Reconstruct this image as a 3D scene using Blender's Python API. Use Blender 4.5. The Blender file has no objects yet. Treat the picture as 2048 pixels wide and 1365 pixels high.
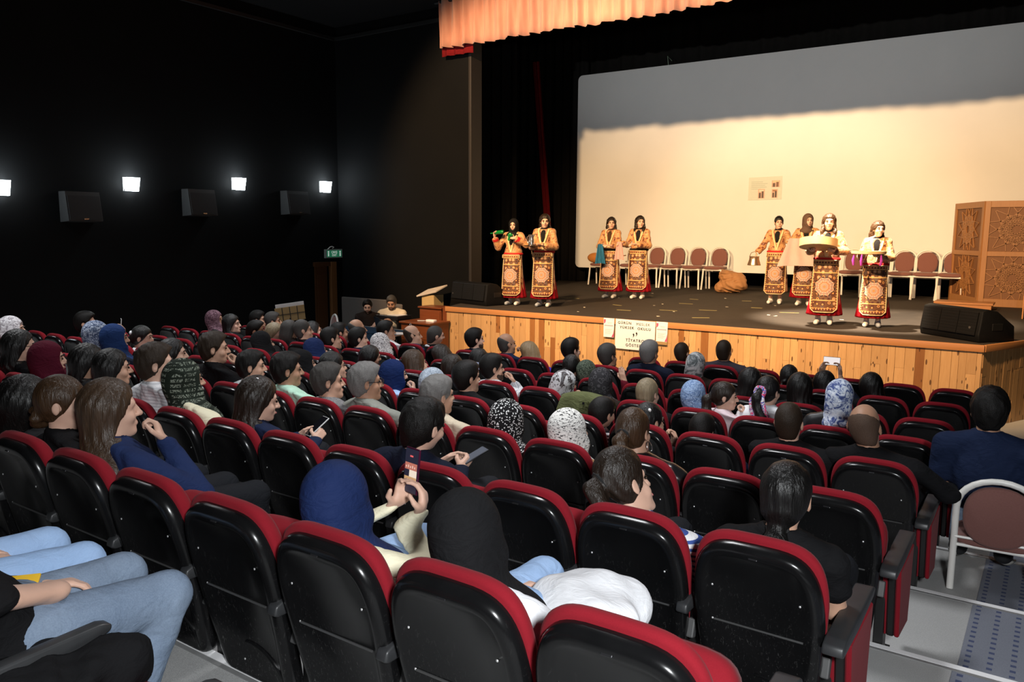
import bpy, bmesh, math, random
import numpy as np
from mathutils import Vector, Matrix

random.seed(7)
RNG = np.random.RandomState(7)
SC = bpy.context.scene
COL = SC.collection
PI = math.pi

# ------------------------------------------------------------------ camera
CAM_POS = np.array([0.557, -2.669, 2.530])
YAW, PITCH, ROLL, FPX = -0.602, 0.136, 0.006, 1591.25
cam_d = bpy.data.cameras.new('camera')
cam_d.sensor_width = 36.0
cam_d.lens = FPX / 2048 * 36.0
cam_d.clip_start = 0.02
cam_d.clip_end = 200
cam = bpy.data.objects.new('camera', cam_d)
COL.objects.link(cam)
cam.location = CAM_POS
_fw = Vector((math.sin(YAW) * math.cos(PITCH), math.cos(YAW) * math.cos(PITCH), -math.sin(PITCH)))
_rt = Vector((math.cos(YAW), -math.sin(YAW), 0))
_up = _rt.cross(_fw)
_r2 = _rt * math.cos(ROLL) + _up * math.sin(ROLL)
_u2 = _up * math.cos(ROLL) - _rt * math.sin(ROLL)
cam.rotation_euler = Matrix((_r2, _u2, -_fw)).transposed().to_euler()
SC.camera = cam

# ------------------------------------------------------------------ world, exposure
SC.view_settings.view_transform = 'Standard'
SC.view_settings.look = 'None'
SC.view_settings.exposure = 0.0
SC.view_settings.gamma = 1.0
SC.view_settings.use_curve_mapping = False
world = bpy.data.worlds.new('world')
SC.world = world
world.use_nodes = True
world.node_tree.nodes['Background'].inputs[0].default_value = (0.5, 0.55, 0.65, 1)
world.node_tree.nodes['Background'].inputs[1].default_value = 0.0


def lamp(name, kind, loc, target, energy, color, **kw):
    d = bpy.data.lights.new(name, kind)
    d.energy = energy
    d.color = color
    for k, v in kw.items():
        setattr(d, k, v)
    o = bpy.data.objects.new(name, d)
    COL.objects.link(o)
    o.location = loc
    if target is not None:
        o.rotation_euler = (Vector(target) - Vector(loc)).to_track_quat('-Z', 'Y').to_euler()
    return o


WARM = (1.0, 0.64, 0.33)
# front-of-house theatre spots hung below the hall ceiling, aimed at the stage
for lx, tx, e, wcol in ((-8.1, -8.2, 5700, WARM), (-5.0, -5.2, 4500, WARM), (-2.2, -2.2, 6300, WARM)):
    lamp('stage_spot', 'SPOT', (lx, 3.2, 7.12), (tx, 14.5, 1.9), e, wcol, spot_size=math.radians(60), spot_blend=0.45, shadow_soft_size=0.10)
# steep spot hung by the valance that burns out the right-hand performers and pools on the carpet
lamp('steep_spot', 'SPOT', (-3.3, 9.95, 6.40), (-2.15, 12.1, 1.05), 11000, (1.0, 0.80, 0.56), spot_size=math.radians(42), spot_blend=0.55, shadow_soft_size=0.06)
# added fill spot with no real source, lifts the upper screen to neutral grey
screen_fill = lamp('screen_fill_spot', 'SPOT', (-5.5, -4.9, 3.9), (-5.5, 18.2, 6.9), 4500, (0.96, 0.99, 1.0), spot_size=math.radians(36), spot_blend=0.95, shadow_soft_size=0.05)
screen_fill.scale = (1.25, 0.46, 1.0)
# the photographer's flash and the dim house lights over the hall
lamp('camera_flash', 'AREA', (1.25, -2.85, 3.05), (-3.0, 3.2, 0.9), 130, (0.95, 0.98, 1.0), shape='DISK', size=0.35, spread=math.radians(150))
for hx, hy, hz, e in ((-2.5, 2.0, 5.6, 95), (-8.0, 1.0, 5.6, 100), (-4.0, 5.5, 5.4, 70), (-9.0, 5.5, 5.4, 85)):
    lamp('house_light', 'AREA', (hx, hy, hz), (hx, hy, 0), e, (0.97, 0.98, 1.0), shape='DISK', size=1.2, spread=math.radians(120))


# ------------------------------------------------------------------ materials
def s2l(c):
    return tuple((v / 12.92 if v <= 0.04045 else ((v + 0.055) / 1.055) ** 2.4) for v in c)


def C255(r, g, b):
    return s2l((r / 255, g / 255, b / 255))


class NT:
    def __init__(self, name):
        self.m = bpy.data.materials.new(name)
        self.m.use_nodes = True
        self.t = self.m.node_tree
        self.b = self.t.nodes['Principled BSDF']

    def n(self, typ, **kw):
        nd = self.t.nodes.new(typ)
        for k, v in kw.items():
            setattr(nd, k, v)
        return nd

    def l(self, a, b):
        self.t.links.new(a, b)

    def val(self, sock, v):
        if isinstance(v, (int, float)):
            sock.default_value = v
        elif isinstance(v, (tuple, list)):
            sock.default_value = tuple(v) + ((1,) if len(v) == 3 and len(sock.default_value) == 4 else ())
        else:
            self.l(v, sock)

    def math(self, op, a, b=0.0, c=None):
        nd = self.n('ShaderNodeMath', operation=op)
        self.val(nd.inputs[0], a)
        self.val(nd.inputs[1], b)
        if c is not None:
            self.val(nd.inputs[2], c)
        return nd.outputs[0]

    def mix(self, f, a, b):
        nd = self.n('ShaderNodeMix', data_type='RGBA')
        self.val(nd.inputs[0], f)
        self.val(nd.inputs[6], a)
        self.val(nd.inputs[7], b)
        return nd.outputs[2]

    def coord(self, which='Object', scale=(1, 1, 1), loc=(0, 0, 0), rot=(0, 0, 0)):
        tc = self.n('ShaderNodeTexCoord')
        mp = self.n('ShaderNodeMapping')
        mp.inputs['Scale'].default_value = scale
        mp.inputs['Location'].default_value = loc
        mp.inputs['Rotation'].default_value = rot
        self.l(tc.outputs[which], mp.inputs[0])
        return mp.outputs[0]

    def noise(self, vec, scale=5, detail=3, rough=0.5, dist=0.0):
        nd = self.n('ShaderNodeTexNoise')
        self.l(vec, nd.inputs['Vector'])
        nd.inputs['Scale'].default_value = scale
        nd.inputs['Detail'].default_value = detail
        nd.inputs['Roughness'].default_value = rough
        nd.inputs['Distortion'].default_value = dist
        return nd.outputs[0]

    def voro(self, vec, scale=5, feature='F1', rand=1.0, out='Distance'):
        nd = self.n('ShaderNodeTexVoronoi', feature=feature)
        self.l(vec, nd.inputs['Vector'])
        nd.inputs['Scale'].default_value = scale
        nd.inputs['Randomness'].default_value = rand
        return nd.outputs[out]

    def ramp(self, f, stops, interp='LINEAR'):
        nd = self.n('ShaderNodeValToRGB')
        cr = nd.color_ramp
        cr.interpolation = interp
        while len(cr.elements) > 1:
            cr.elements.remove(cr.elements[0])
        cr.elements[0].position = stops[0][0]
        cr.elements[0].color = tuple(stops[0][1]) + (1,)
        for p, c in stops[1:]:
            e = cr.elements.new(p)
            e.color = tuple(c) + (1,)
        self.l(f, nd.inputs[0])
        return nd.outputs[0]

    def sep(self, vec):
        nd = self.n('ShaderNodeSeparateXYZ')
        self.l(vec, nd.inputs[0])
        return nd.outputs

    def bump(self, h, strength=0.3, dist=0.01):
        nd = self.n('ShaderNodeBump')
        nd.inputs['Strength'].default_value = strength
        nd.inputs['Distance'].default_value = dist
        self.l(h, nd.inputs['Height'])
        self.l(nd.outputs[0], self.b.inputs['Normal'])

    def base(self, c):
        self.val(self.b.inputs['Base Color'], c)

    def set(self, rough=0.5, metal=0.0, spec=0.5, sheen=0.0, coat=0.0):
        self.val(self.b.inputs['Roughness'], rough)
        self.b.inputs['Metallic'].default_value = metal
        self.b.inputs['Specular IOR Level'].default_value = spec
        self.b.inputs['Sheen Weight'].default_value = sheen
        self.b.inputs['Coat Weight'].default_value = coat
        return self.m


MATS = {}


def plain(name, col, rough=0.5, metal=0.0, spec=0.5, sheen=0.0, var=0.0, coat=0.0):
    key = ('plain', name)
    if key in MATS:
        return MATS[key]
    t = NT(name)
    if var:
        f = t.noise(t.coord(), 14, 4)
        t.base(t.mix(f, tuple(v * (1 - var) for v in col), tuple(min(1, v * (1 + var)) for v in col)))
    else:
        t.base(col)
    MATS[key] = t.set(rough, metal, spec, sheen, coat)
    return MATS[key]


def cloth(name, col, rough=0.85, bump=0.25, var=0.18):
    key = ('cloth', name)
    if key in MATS:
        return MATS[key]
    t = NT(name)
    v = t.coord()
    f = t.noise(v, 9, 4)
    t.base(t.mix(f, tuple(c * (1 - var) for c in col), tuple(min(1, c * (1 + var)) for c in col)))
    wv = t.noise(t.coord(scale=(5, 5, 9)), 2.2, 3, 0.55, 1.2)
    fine = t.noise(v, 260, 1)
    t.bump(t.math('ADD', wv, t.math('MULTIPLY', fine, 0.06)), bump, 0.05)
    MATS[key] = t.set(rough, 0, 0.10, 0.0)
    return MATS[key]


def emis(name, col, strength):
    key = ('emis', name)
    if key in MATS:
        return MATS[key]
    t = NT(name)
    t.base((0.02, 0.02, 0.02))
    t.val(t.b.inputs['Emission Color'], col)
    t.b.inputs['Emission Strength'].default_value = strength
    MATS[key] = t.set(0.4)
    return MATS[key]


# ------------------------------------------------------------------ mesh helpers
def tagobj(o, label=None, cat=None, group=None, kind=None):
    if label:
        o['label'] = label
    if cat:
        o['category'] = cat
    if group:
        o['group'] = group
    if kind:
        o['kind'] = kind
    return o


def raw_mesh(name, verts, faces, mats, smooth=True, fmat=None):
    me = bpy.data.meshes.new(name)
    verts = np.asarray(verts, np.float32).reshape(-1, 3)
    if isinstance(faces, np.ndarray):
        nf, k = faces.shape
        me.vertices.add(len(verts))
        me.vertices.foreach_set('co', verts.ravel())
        me.loops.add(nf * k)
        me.loops.foreach_set('vertex_index', faces.astype(np.int32).ravel())
        me.polygons.add(nf)
        me.polygons.foreach_set('loop_start', np.arange(0, nf * k, k, dtype=np.int32))
        me.polygons.foreach_set('loop_total', np.full(nf, k, dtype=np.int32))
        me.update(calc_edges=True)
        me.validate()
    else:
        me.from_pydata(verts.tolist(), [], faces)
        me.update()
    if smooth:
        me.polygons.foreach_set('use_smooth', np.ones(len(me.polygons), dtype=bool))
    for m in (mats if isinstance(mats, (list, tuple)) else [mats]):
        me.materials.append(m)
    if fmat is not None:
        me.polygons.foreach_set('material_index', np.asarray(fmat, dtype=np.int32))
    return me


def link(name, me, parent=None, loc=None, rotz=None):
    o = bpy.data.objects.new(name, me)
    COL.objects.link(o)
    if parent is not None:
        o.parent = parent
    if loc is not None:
        o.location = loc
    if rotz is not None:
        o.rotation_euler = (0, 0, rotz)
    return o


def thing(name, label, cat, loc=(0, 0, 0), rotz=0.0, group=None):
    o = link(name, None, None, loc, rotz)
    return tagobj(o, label, cat, group)


class MB:
    """collects simple solids and links them as one mesh"""

    def __init__(self):
        self.bm = bmesh.new()

    def _m(self, loc, rot, scale):
        M = Matrix.Translation(loc)
        if rot is not None:
            M = M @ (rot if isinstance(rot, Matrix) else Matrix.Rotation(rot[2], 4, 'Z') @ Matrix.Rotation(rot[1], 4, 'Y') @ Matrix.Rotation(rot[0], 4, 'X'))
        return M @ Matrix.Diagonal((*scale, 1))

    def box(self, loc, size, rot=None, bev=0.0, seg=2):
        r = bmesh.ops.create_cube(self.bm, size=1.0, matrix=self._m(loc, rot, size))
        if bev:
            es = list({e for v in r['verts'] for e in v.link_edges})
            bmesh.ops.bevel(self.bm, geom=es, offset=bev, segments=seg, profile=0.5, affect='EDGES')
        return self

    def bx(self, x0, x1, y0, y1, z0, z1, bev=0.0, seg=2):
        return self.box(((x0 + x1) / 2, (y0 + y1) / 2, (z0 + z1) / 2), (abs(x1 - x0), abs(y1 - y0), abs(z1 - z0)), None, bev, seg)

    def cyl(self, loc, r, h, rot=None, seg=16, r2=None):
        bmesh.ops.create_cone(self.bm, cap_ends=True, segments=seg, radius1=r, radius2=r if r2 is None else r2, depth=h, matrix=self._m(loc, rot, (1, 1, 1)))
        return self

    def sph(self, loc, r, scale=(1, 1, 1), u=16, v=10, rot=None):
        bmesh.ops.create_uvsphere(self.bm, u_segments=u, v_segments=v, radius=r, matrix=self._m(loc, rot, scale))
        return self

    def tube(self, pts, r, seg=8, closed=False):
        pts = [Vector(p) for p in pts]
        n = len(pts)
        rings = []
        prev = None
        for i in range(n):
            if closed:
                d = pts[(i + 1) % n] - pts[i - 1]
            else:
                d = pts[min(i + 1, n - 1)] - pts[max(i - 1, 0)]
            d.normalize()
            if prev is None:
                a = Vector((0, 0, 1)) if abs(d.z) < 0.9 else Vector((1, 0, 0))
                u = d.cross(a).normalized()
            else:
                u = (prev - d * prev.dot(d)).normalized()
            prev = u
            w = d.cross(u)
            rr = r[i] if isinstance(r, (list, tuple)) else r
            rings.append([self.bm.verts.new(pts[i] + (u * math.cos(t) + w * math.sin(t)) * rr) for t in [2 * PI * k / seg for k in range(seg)]])
        m = n if closed else n - 1
        for i in range(m):
            A, B = rings[i], rings[(i + 1) % n]
            for k in range(seg):
                self.bm.faces.new((A[k], A[(k + 1) % seg], B[(k + 1) % seg], B[k]))
        if not closed:
            self.bm.faces.new(list(reversed(rings[0])))
            self.bm.faces.new(rings[-1])
        return self

    def lathe(self, prof, seg=24, loc=(0, 0, 0), rot=None):
        M = self._m(loc, rot, (1, 1, 1))
        rings = [[self.bm.verts.new(M @ Vector((r * math.cos(2 * PI * k / seg), r * math.sin(2 * PI * k / seg), z))) for k in range(seg)] for r, z in prof]
        for A, B in zip(rings, rings[1:]):
            for k in range(seg):
                self.bm.faces.new((A[k], A[(k + 1) % seg], B[(k + 1) % seg], B[k]))
        if prof[0][0] > 1e-4:
            self.bm.faces.new(list(reversed(rings[0])))
        if prof[-1][0] > 1e-4:
            self.bm.faces.new(rings[-1])
        return self

    def prism(self, poly, h, M=None):
        """poly: 2-D points in local XY, extruded along local Z by h"""
        M = M or Matrix.Identity(4)
        a = [self.bm.verts.new(M @ Vector((x, y, 0))) for x, y in poly]
        b = [self.bm.verts.new(M @ Vector((x, y, h))) for x, y in poly]
        n = len(poly)
        self.bm.faces.new(list(reversed(a)))
        self.bm.faces.new(b)
        for i in range(n):
            self.bm.faces.new((a[i], a[(i + 1) % n], b[(i + 1) % n], b[i]))
        return self

    def rings(self, R, cap0=True, cap1=True):
        vs = [[self.bm.verts.new(p) for p in r] for r in R]
        n = len(vs[0])
        for A, B in zip(vs, vs[1:]):
            for k in range(n):
                self.bm.faces.new((A[k], A[(k + 1) % n], B[(k + 1) % n], B[k]))
        if cap0:
            self.bm.faces.new(list(reversed(vs[0])))
        if cap1:
            self.bm.faces.new(vs[-1])
        return self

    def mesh(self, name, mat, smooth=False, angle=40):
        bmesh.ops.recalc_face_normals(self.bm, faces=self.bm.faces)
        me = bpy.data.meshes.new(name)
        self.bm.to_mesh(me)
        self.bm.free()
        me.materials.append(mat)
        if smooth:
            me.polygons.foreach_set('use_smooth', np.ones(len(me.polygons), dtype=bool))
            me.set_sharp_from_angle(angle=math.radians(angle))
        return me

    def build(self, name, mat, parent=None, smooth=False, angle=40, loc=None, rotz=None):
        return link(name, self.mesh(name, mat, smooth, angle), parent, loc, rotz)


def copy_tree(o, parent=None):
    c = o.copy()
    COL.objects.link(c)
    c.parent = parent
    for ch in list(o.children):
        copy_tree(ch, c)
    return c


def text_mesh(name, s, size, mat, parent, M, align='CENTER', spacing=1.0, ext=0.001, bold=0.0):
    cu = bpy.data.curves.new(name, 'FONT')
    cu.body = s
    cu.size = size
    cu.align_x = align
    cu.align_y = 'CENTER'
    cu.space_character = spacing
    cu.extrude = ext
    cu.resolution_u = 3
    cu.offset = bold
    o = bpy.data.objects.new(name, cu)
    me = bpy.data.meshes.new_from_object(o)
    bpy.data.objects.remove(o)
    bpy.data.curves.remove(cu)
    me.name = name
    me.transform(M)
    me.materials.clear()
    me.materials.append(mat)
    return link(name, me, parent)


def frame_m(origin, x, y, z):
    M = Matrix((x, y, z)).transposed().to_4x4()
    M.translation = Vector(origin)
    return M


def front_m(x, y, z):
    """flat things facing the audience: local X -> +X, local Y -> +Z, local Z -> -Y"""
    return frame_m((x, y, z), (1, 0, 0), (0, 0, 1), (0, -1, 0))
# ------------------------------------------------------------------ room shell
SEAT_P, ROW_P = 0.504, 1.098
ROWZ = {-2: 1.746, -1: 1.588, 0: 1.44, 1: 1.316, 2: 1.204, 3: 1.106, 4: 1.022, 5: 0.962, 6: 0.914}   # top of the seat backs
BACK_H = 0.864
TIER = {r: z - BACK_H for r, z in ROWZ.items()}
XL, XR = -13.94, 2.1
YB, YP = -5.2, 11.0            # rear wall, proscenium wall
STAGE_Y, STAGE_Z = 9.54, 1.055
STX0, STX1 = -9.41, -0.22      # stage front corners
SCR_Y = 18.25
CEIL = 7.25


def struct(name, mb, mat, smooth=False):
    return tagobj(mb.build(name, mat, None, smooth), kind='structure')


t = NT('floor_vinyl')
v = t.coord()
sp = t.noise(v, 420, 2, 0.7)
bl = t.noise(v, 2.2, 5, 0.6)
cl = t.ramp(sp, [(0.32, (0.20, 0.20, 0.20)), (0.5, (0.42, 0.42, 0.415)), (0.72, (0.60, 0.60, 0.59))])
t.base(t.mix(t.math('MULTIPLY', bl, 0.55), cl, (0.34, 0.34, 0.34)))
t.bump(sp, 0.15, 0.002)
M_FLOOR = t.set(0.62, 0, 0.35)
M_BLACKWALL = NT('black_wall_paint')
_v = M_BLACKWALL.coord()
M_BLACKWALL.base(M_BLACKWALL.mix(M_BLACKWALL.noise(_v, 1.3, 5), (0.0028, 0.0029, 0.0032), (0.0052, 0.0052, 0.0054)))
M_BLACKWALL.bump(M_BLACKWALL.noise(_v, 60, 2), 0.1, 0.003)
M_BLACKWALL = M_BLACKWALL.set(0.85, 0, 0.12)
M_DARKCEIL = plain('dark_ceiling_paint', (0.006, 0.006, 0.007), 0.9, spec=0.2)
M_ALU = plain('pale_aluminium_strip', (0.90, 0.90, 0.91), 0.5, 0.0, var=0.04)
M_GRIP = plain('grey_grip_strip', (0.22, 0.22, 0.22), 0.5, var=0.3)

# stepped tiers of the hall floor; each tier a slab, front rows stand on the lowest one
edges = {r: r * ROW_P + 0.19 for r in range(-2, 8)}
fm = MB()
zf = [TIER[r] for r in range(-2, 7)]
prof = [(YB, zf[0])]
for i, r in enumerate(range(-2, 6)):
    prof += [(edges[r + 1], TIER[r]), (edges[r + 1], TIER[r + 1])]
FLOOR_Z = -0.10
prof += [(7.35, TIER[6]), (7.35, FLOOR_Z), (YP + 0.2, FLOOR_Z), (YP + 0.2, -0.3), (YB, -0.3)]
Mx = frame_m((XL, 0, 0), (0, 1, 0), (0, 0, 1), (1, 0, 0))
fm.prism(prof, XR - XL, Mx)
FLOOR = struct('floor', fm, M_FLOOR)

# aluminium stair nosings along every tier edge, with the dark strip behind them
for r in range(-1, 6):
    y, z = edges[r], TIER[r - 1]
    nb = MB()
    nb.bx(XL + 0.05, XR - 0.02, y - 0.034, y + 0.004, z, z + 0.0045)
    nb.bx(XL + 0.05, XR - 0.02, y, y + 0.004, z - 0.03, z + 0.0035)
    o = nb.build('stair_nosing', M_ALU, FLOOR)
    nb = MB()
    nb.bx(XL + 0.05, XR - 0.02, y - 0.055, y - 0.036, z, z + 0.004)
    nb.build('grip_strip', M_GRIP, FLOOR)

# blue-grey dotted runner on the aisle steps
t = NT('dotted_runner')
v = t.coord(scale=(1, 1, 1))
x, y, z = t.sep(v)
fx = t.math('FRACT', t.math('MULTIPLY', x, 10.5))
yo = t.math('MULTIPLY', t.math('FLOOR', t.math('MULTIPLY', x, 10.5)), 0.37)
fy = t.math('FRACT', t.math('ADD', t.math('MULTIPLY', y, 17.0), yo))
dx_ = t.math('ABSOLUTE', t.math('SUBTRACT', fx, 0.5))
dy_ = t.math('ABSOLUTE', t.math('SUBTRACT', fy, 0.5))
dot = t.math('MULTIPLY', t.math('LESS_THAN', dx_, 0.13), t.math('LESS_THAN', dy_, 0.2))
gr = t.noise(v, 300, 2)
bas = t.mix(gr, (0.135, 0.145, 0.18), (0.25, 0.265, 0.31))
t.base(t.mix(t.math('MULTIPLY', dot, 0.8), bas, (0.035, 0.05, 0.13)))
t.bump(gr, 0.2, 0.003)
M_RUN = t.set(0.9, 0, 0.2)
for r in range(-1, 6):
    rb = MB()
    rb.bx(0.30, 1.75, edges[r] + 0.006, edges[r + 1] - 0.064 if r < 5 else 7.3, TIER[r], TIER[r] + 0.006)
    rb.build('aisle_runner', M_RUN, FLOOR)

struct('wall_left', MB().bx(XL - 0.2, XL, YB, YP + 0.4, -0.3, CEIL), M_BLACKWALL)
struct('wall_right', MB().bx(XR, XR + 0.2, YB, YP + 0.4, -0.3, CEIL), M_BLACKWALL)
struct('wall_rear', MB().bx(XL - 0.2, XR + 0.2, YB - 0.2, YB, -0.3, CEIL), M_BLACKWALL)
struct('ceiling', MB().bx(XL - 0.2, XR + 0.2, YB - 0.2, YP + 0.5, CEIL, CEIL + 0.2), M_DARKCEIL)
# proscenium wall left and right of the stage opening, and the beam over it
PXL = -9.94
struct('wall_front', MB().bx(XL, PXL, YP, YP + 0.35, -0.3, CEIL).bx(0.85, XR, YP, YP + 0.35, -0.3, CEIL).bx(PXL, 0.85, YP, YP + 0.35, 6.9, CEIL), M_BLACKWALL)
struct('trim_1', MB().bx(XL, XL + 0.06, YB, YP, 6.95, 7.02).bx(XL, PXL, YP - 0.06, YP, 6.95, 7.02), plain('dark_cornice', (0.012, 0.012, 0.012), 0.55))
struct('trim_2', MB().bx(PXL - 0.02, PXL + 0.05, YP - 0.03, YP + 0.35, STAGE_Z, 6.9, 0.01), plain('dark_brown_jamb', (0.014, 0.010, 0.008), 0.6))
# stage house
struct('wall_back', MB().bx(-14.5, 3.2, 19.3, 19.5, -0.2, 10), M_BLACKWALL)
struct('wall_stage_left', MB().bx(-14.6, -14.4, YP + 0.35, 19.4, -0.2, 10), M_BLACKWALL)
struct('wall_stage_right', MB().bx(3.1, 3.3, YP + 0.35, 19.4, -0.2, 10), M_BLACKWALL)
struct('ceiling_stage', MB().bx(-14.6, 3.3, YP + 0.3, 19.5, 9.9, 10.0), M_DARKCEIL)

# ------------------------------------------------------------------ seats
t = NT('black_seat_plastic')
v = t.coord()
x, y, z = t.sep(v)
sc = t.noise(t.coord(scale=(10, 10, 3), rot=(0.0, 0.6, 0.0)), 9, 6, 0.75, 1.5)
sm = t.noise(t.coord(scale=(1, 1, 1)), 5, 5, 0.6, 0.5)
low = t.math('SUBTRACT', 1.0, t.math('MULTIPLY', z, 1.25))
wear = t.math('MULTIPLY', t.math('GREATER_THAN', sc, 0.61), t.math('MAXIMUM', low, 0.0))
t.base(t.mix(t.math('MULTIPLY', wear, 0.75), t.mix(sm, (0.0035, 0.0035, 0.0038), (0.008, 0.008, 0.0085)), (0.09, 0.088, 0.085)))
t.val(t.b.inputs['Roughness'], t.math('ADD', t.math('MULTIPLY', sm, 0.20), 0.13))
t.b.inputs['Specular IOR Level'].default_value = 0.30
M_SEATBLK = t.m
t = NT('red_velour')
v = t.coord()
f = t.noise(v, 340, 2, 0.6)
g = t.noise(v, 6, 3)
cm = t.mix(g, (0.20, 0.009, 0.016), (0.28, 0.016, 0.025))
t.base(t.mix(t.math('MULTIPLY', f, 0.5), cm, (0.14, 0.004, 0.010)))
t.bump(f, 0.15, 0.002)
M_RED = t.set(0.9, 0, 0.08, 0.03)
M_ARM = plain('black_armrest', (0.030, 0.031, 0.033), 0.42, var=0.3)
M_GREYPLATE = plain('grey_bracket', (0.10, 0.10, 0.10), 0.5, 0.3)
M_SCREW = plain('steel_screw', (0.8, 0.8, 0.8), 0.3, 0.6)
M_LEG = plain('black_steel_leg', (0.008, 0.008, 0.008), 0.45)
M_TAG = plain('seat_number_plate', (0.07, 0.07, 0.075), 0.25, 0.8)


def back_outline(w, h, rt, arch=0.025, wb=0.40):
    """outline of the seat back in (u, v): bottom centre at v = 0, broad rounded shoulders"""
    pts = []
    rb = 0.06
    for a in np.linspace(-PI / 2, 0, 5):
        pts.append((wb / 2 - rb + rb * math.cos(a), rb + rb * math.sin(a)))
    pts.append((w / 2 - 0.010, h * 0.40))
    v0 = h * 0.60
    for a in np.linspace(0.02, PI / 2, 15):
        ca, sa = max(0.0, math.cos(a)), math.sin(a)
        pts.append((w / 2 * ca ** 0.50, v0 + (h - v0) * sa ** 0.72))
    pts[-1] = (0.0, h)
    left = [(-u, v) for u, v in reversed(pts[:-1])]
    return pts + left


def inset(poly, d):
    """offset a closed polygon inwards by d"""
    P = np.array(poly)
    n = len(P)
    a = P - np.roll(P, 1, 0)
    b = np.roll(P, -1, 0) - P
    na = np.stack([-a[:, 1], a[:, 0]], 1)
    nb = np.stack([-b[:, 1], b[:, 0]], 1)
    na /= np.linalg.norm(na, axis=1, keepdims=True) + 1e-9
    nb /= np.linalg.norm(nb, axis=1, keepdims=True) + 1e-9
    m = na + nb
    m /= (np.sum(m * na, 1, keepdims=True) + 1e-6)
    return P + m * d


LEAN = math.atan2(0.165, 0.72)
BK_LEN = 0.735
def back_pt(u, v, d):
    """seat-local point: u across, v up the leaning back from its bottom, d forward from its rear face"""
    top = np.array([0.0, 0.0, BACK_H - 0.012])
    dirv = np.array([0, -math.sin(LEAN), math.cos(LEAN)])
    nrm = np.array([0, math.cos(LEAN), math.sin(LEAN)])
    p = top + dirv * (v - BK_LEN) + nrm * d
    return (u, p[1], p[2])


def ring(poly, d):
    return [back_pt(u, v, d) for u, v in poly]


OUT = back_outline(0.472, BK_LEN, 0.15)
shell_me = MB().rings([ring(inset(OUT, 0.004), 0.062), ring(OUT, 0.045), ring(inset(OUT, 0.001), 0.026), ring(inset(OUT, 0.006), 0.012), ring(inset(OUT, 0.016), 0.003), ring(inset(OUT, 0.03), 0.0),
                       ring(inset(OUT, 0.045), 0.0015), ring(inset(OUT, 0.052), 0.007)]).mesh('back_shell', M_SEATBLK, True, 60)
CUO = back_outline(0.486, BK_LEN * 0.80 + 0.022, 0.155, 0.027, 0.42)
CUO = [(u, v + BK_LEN * 0.20) for u, v in CUO]
cush_me = MB().rings([ring(inset(CUO, 0.012), 0.048), ring(inset(CUO, 0.002), 0.056), ring(CUO, 0.07), ring(inset(CUO, 0.006), 0.088), ring(inset(CUO, 0.026), 0.106), ring(inset(CUO, 0.06), 0.118), ring(inset(CUO, 0.12), 0.124)]).mesh('back_cushion', M_RED, True, 60)
arc = [(0.02 + 0.15 * math.cos(a), 0.03 + 0.17 * math.sin(a)) for a in np.linspace(0.15, 1.75, 10)]
line_me = MB().tube([back_pt(-0.155, 0.40, 0.004), back_pt(0.17, 0.40, 0.004)], 0.004, 6).mesh('groove_line', plain('worn_plastic_edge', (0.05, 0.05, 0.05), 0.3), True)
arc_me = MB().tube([back_pt(u, v, 0.004) for u, v in arc], 0.0055, 6).mesh('moulded_arc', M_SEATBLK, True)
tag_me = MB().box(back_pt(0.0, BK_LEN - 0.032, 0.002), (0.032, 0.004, 0.014), (-LEAN - 0.5, 0, 0), 0.002).mesh('number_plate', M_TAG)
def screws(us):
    mb = MB()
    return mb
screw_me = MB().sph((0, 0, 0), 0.0042, (1, 0.5, 1), 8, 6).mesh('screw', M_SCREW, True)
# the sitting cushion, down and tipped up
def pan(tip):
    o = []
    for a in np.linspace(0, 2 * PI, 32, endpoint=False):
        ca, sa = math.cos(a), math.sin(a)
        e = 0.45
        o.append((0.225 * np.sign(ca) * abs(ca) ** e, 0.22 + 0.22 * np.sign(sa) * abs(sa) ** e))
    R = []
    for ins, z in ((0.02, 0.0), (0.0, 0.02), (0.0, 0.075), (0.012, 0.10), (0.05, 0.115), (0.11, 0.12)):
        R.append([(u, v, z) for u, v in inset(o, ins)])
    mb = MB().rings(R)
    me = mb.mesh('seat_cushion', M_RED, True, 60)
    me.transform(Matrix.Translation((0, 0.235, 0.29)) @ Matrix.Rotation(math.radians(66 if tip else 4), 4, 'X'))
    return me


pan_down, pan_up = pan(False), pan(True)
arm_prof = [(0.05, 0.525), (0.07, 0.515), (0.30, 0.515), (0.34, 0.535), (0.57, 0.54), (0.605, 0.555), (0.61, 0.572), (0.58, 0.582), (0.10, 0.570), (0.06, 0.556)]
def arm(w, x):
    pr = [(y - 0.0, z) for y, z in arm_prof]
    mb = MB()
    M = frame_m((x - w / 2, 0, 0), (0, 1, 0), (0, 0, 1), (1, 0, 0))
    mb.prism(pr, w, M)
    bmesh.ops.bevel(mb.bm, geom=list(mb.bm.edges), offset=0.008, segments=2, profile=0.5, affect='EDGES')
    return mb.mesh('armrest', M_ARM, True, 50)


arm_in = arm(0.046, SEAT_P / 2 - 0.024)
arm_end = arm(0.074, SEAT_P / 2 + 0.02)
arm_lend = arm(0.046, -SEAT_P / 2 + 0.026)
def side_panel(x, w):
    pr = [(0.17, 0.52), (0.24, 0.16), (0.52, 0.13), (0.56, 0.53)]
    M = frame_m((x - w / 2, 0, 0), (0, 1, 0), (0, 0, 1), (1, 0, 0))
    mb = MB().prism(pr, w, M)
    bmesh.ops.bevel(mb.bm, geom=list(mb.bm.edges), offset=0.006, segments=1, affect='EDGES')
    return mb


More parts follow.
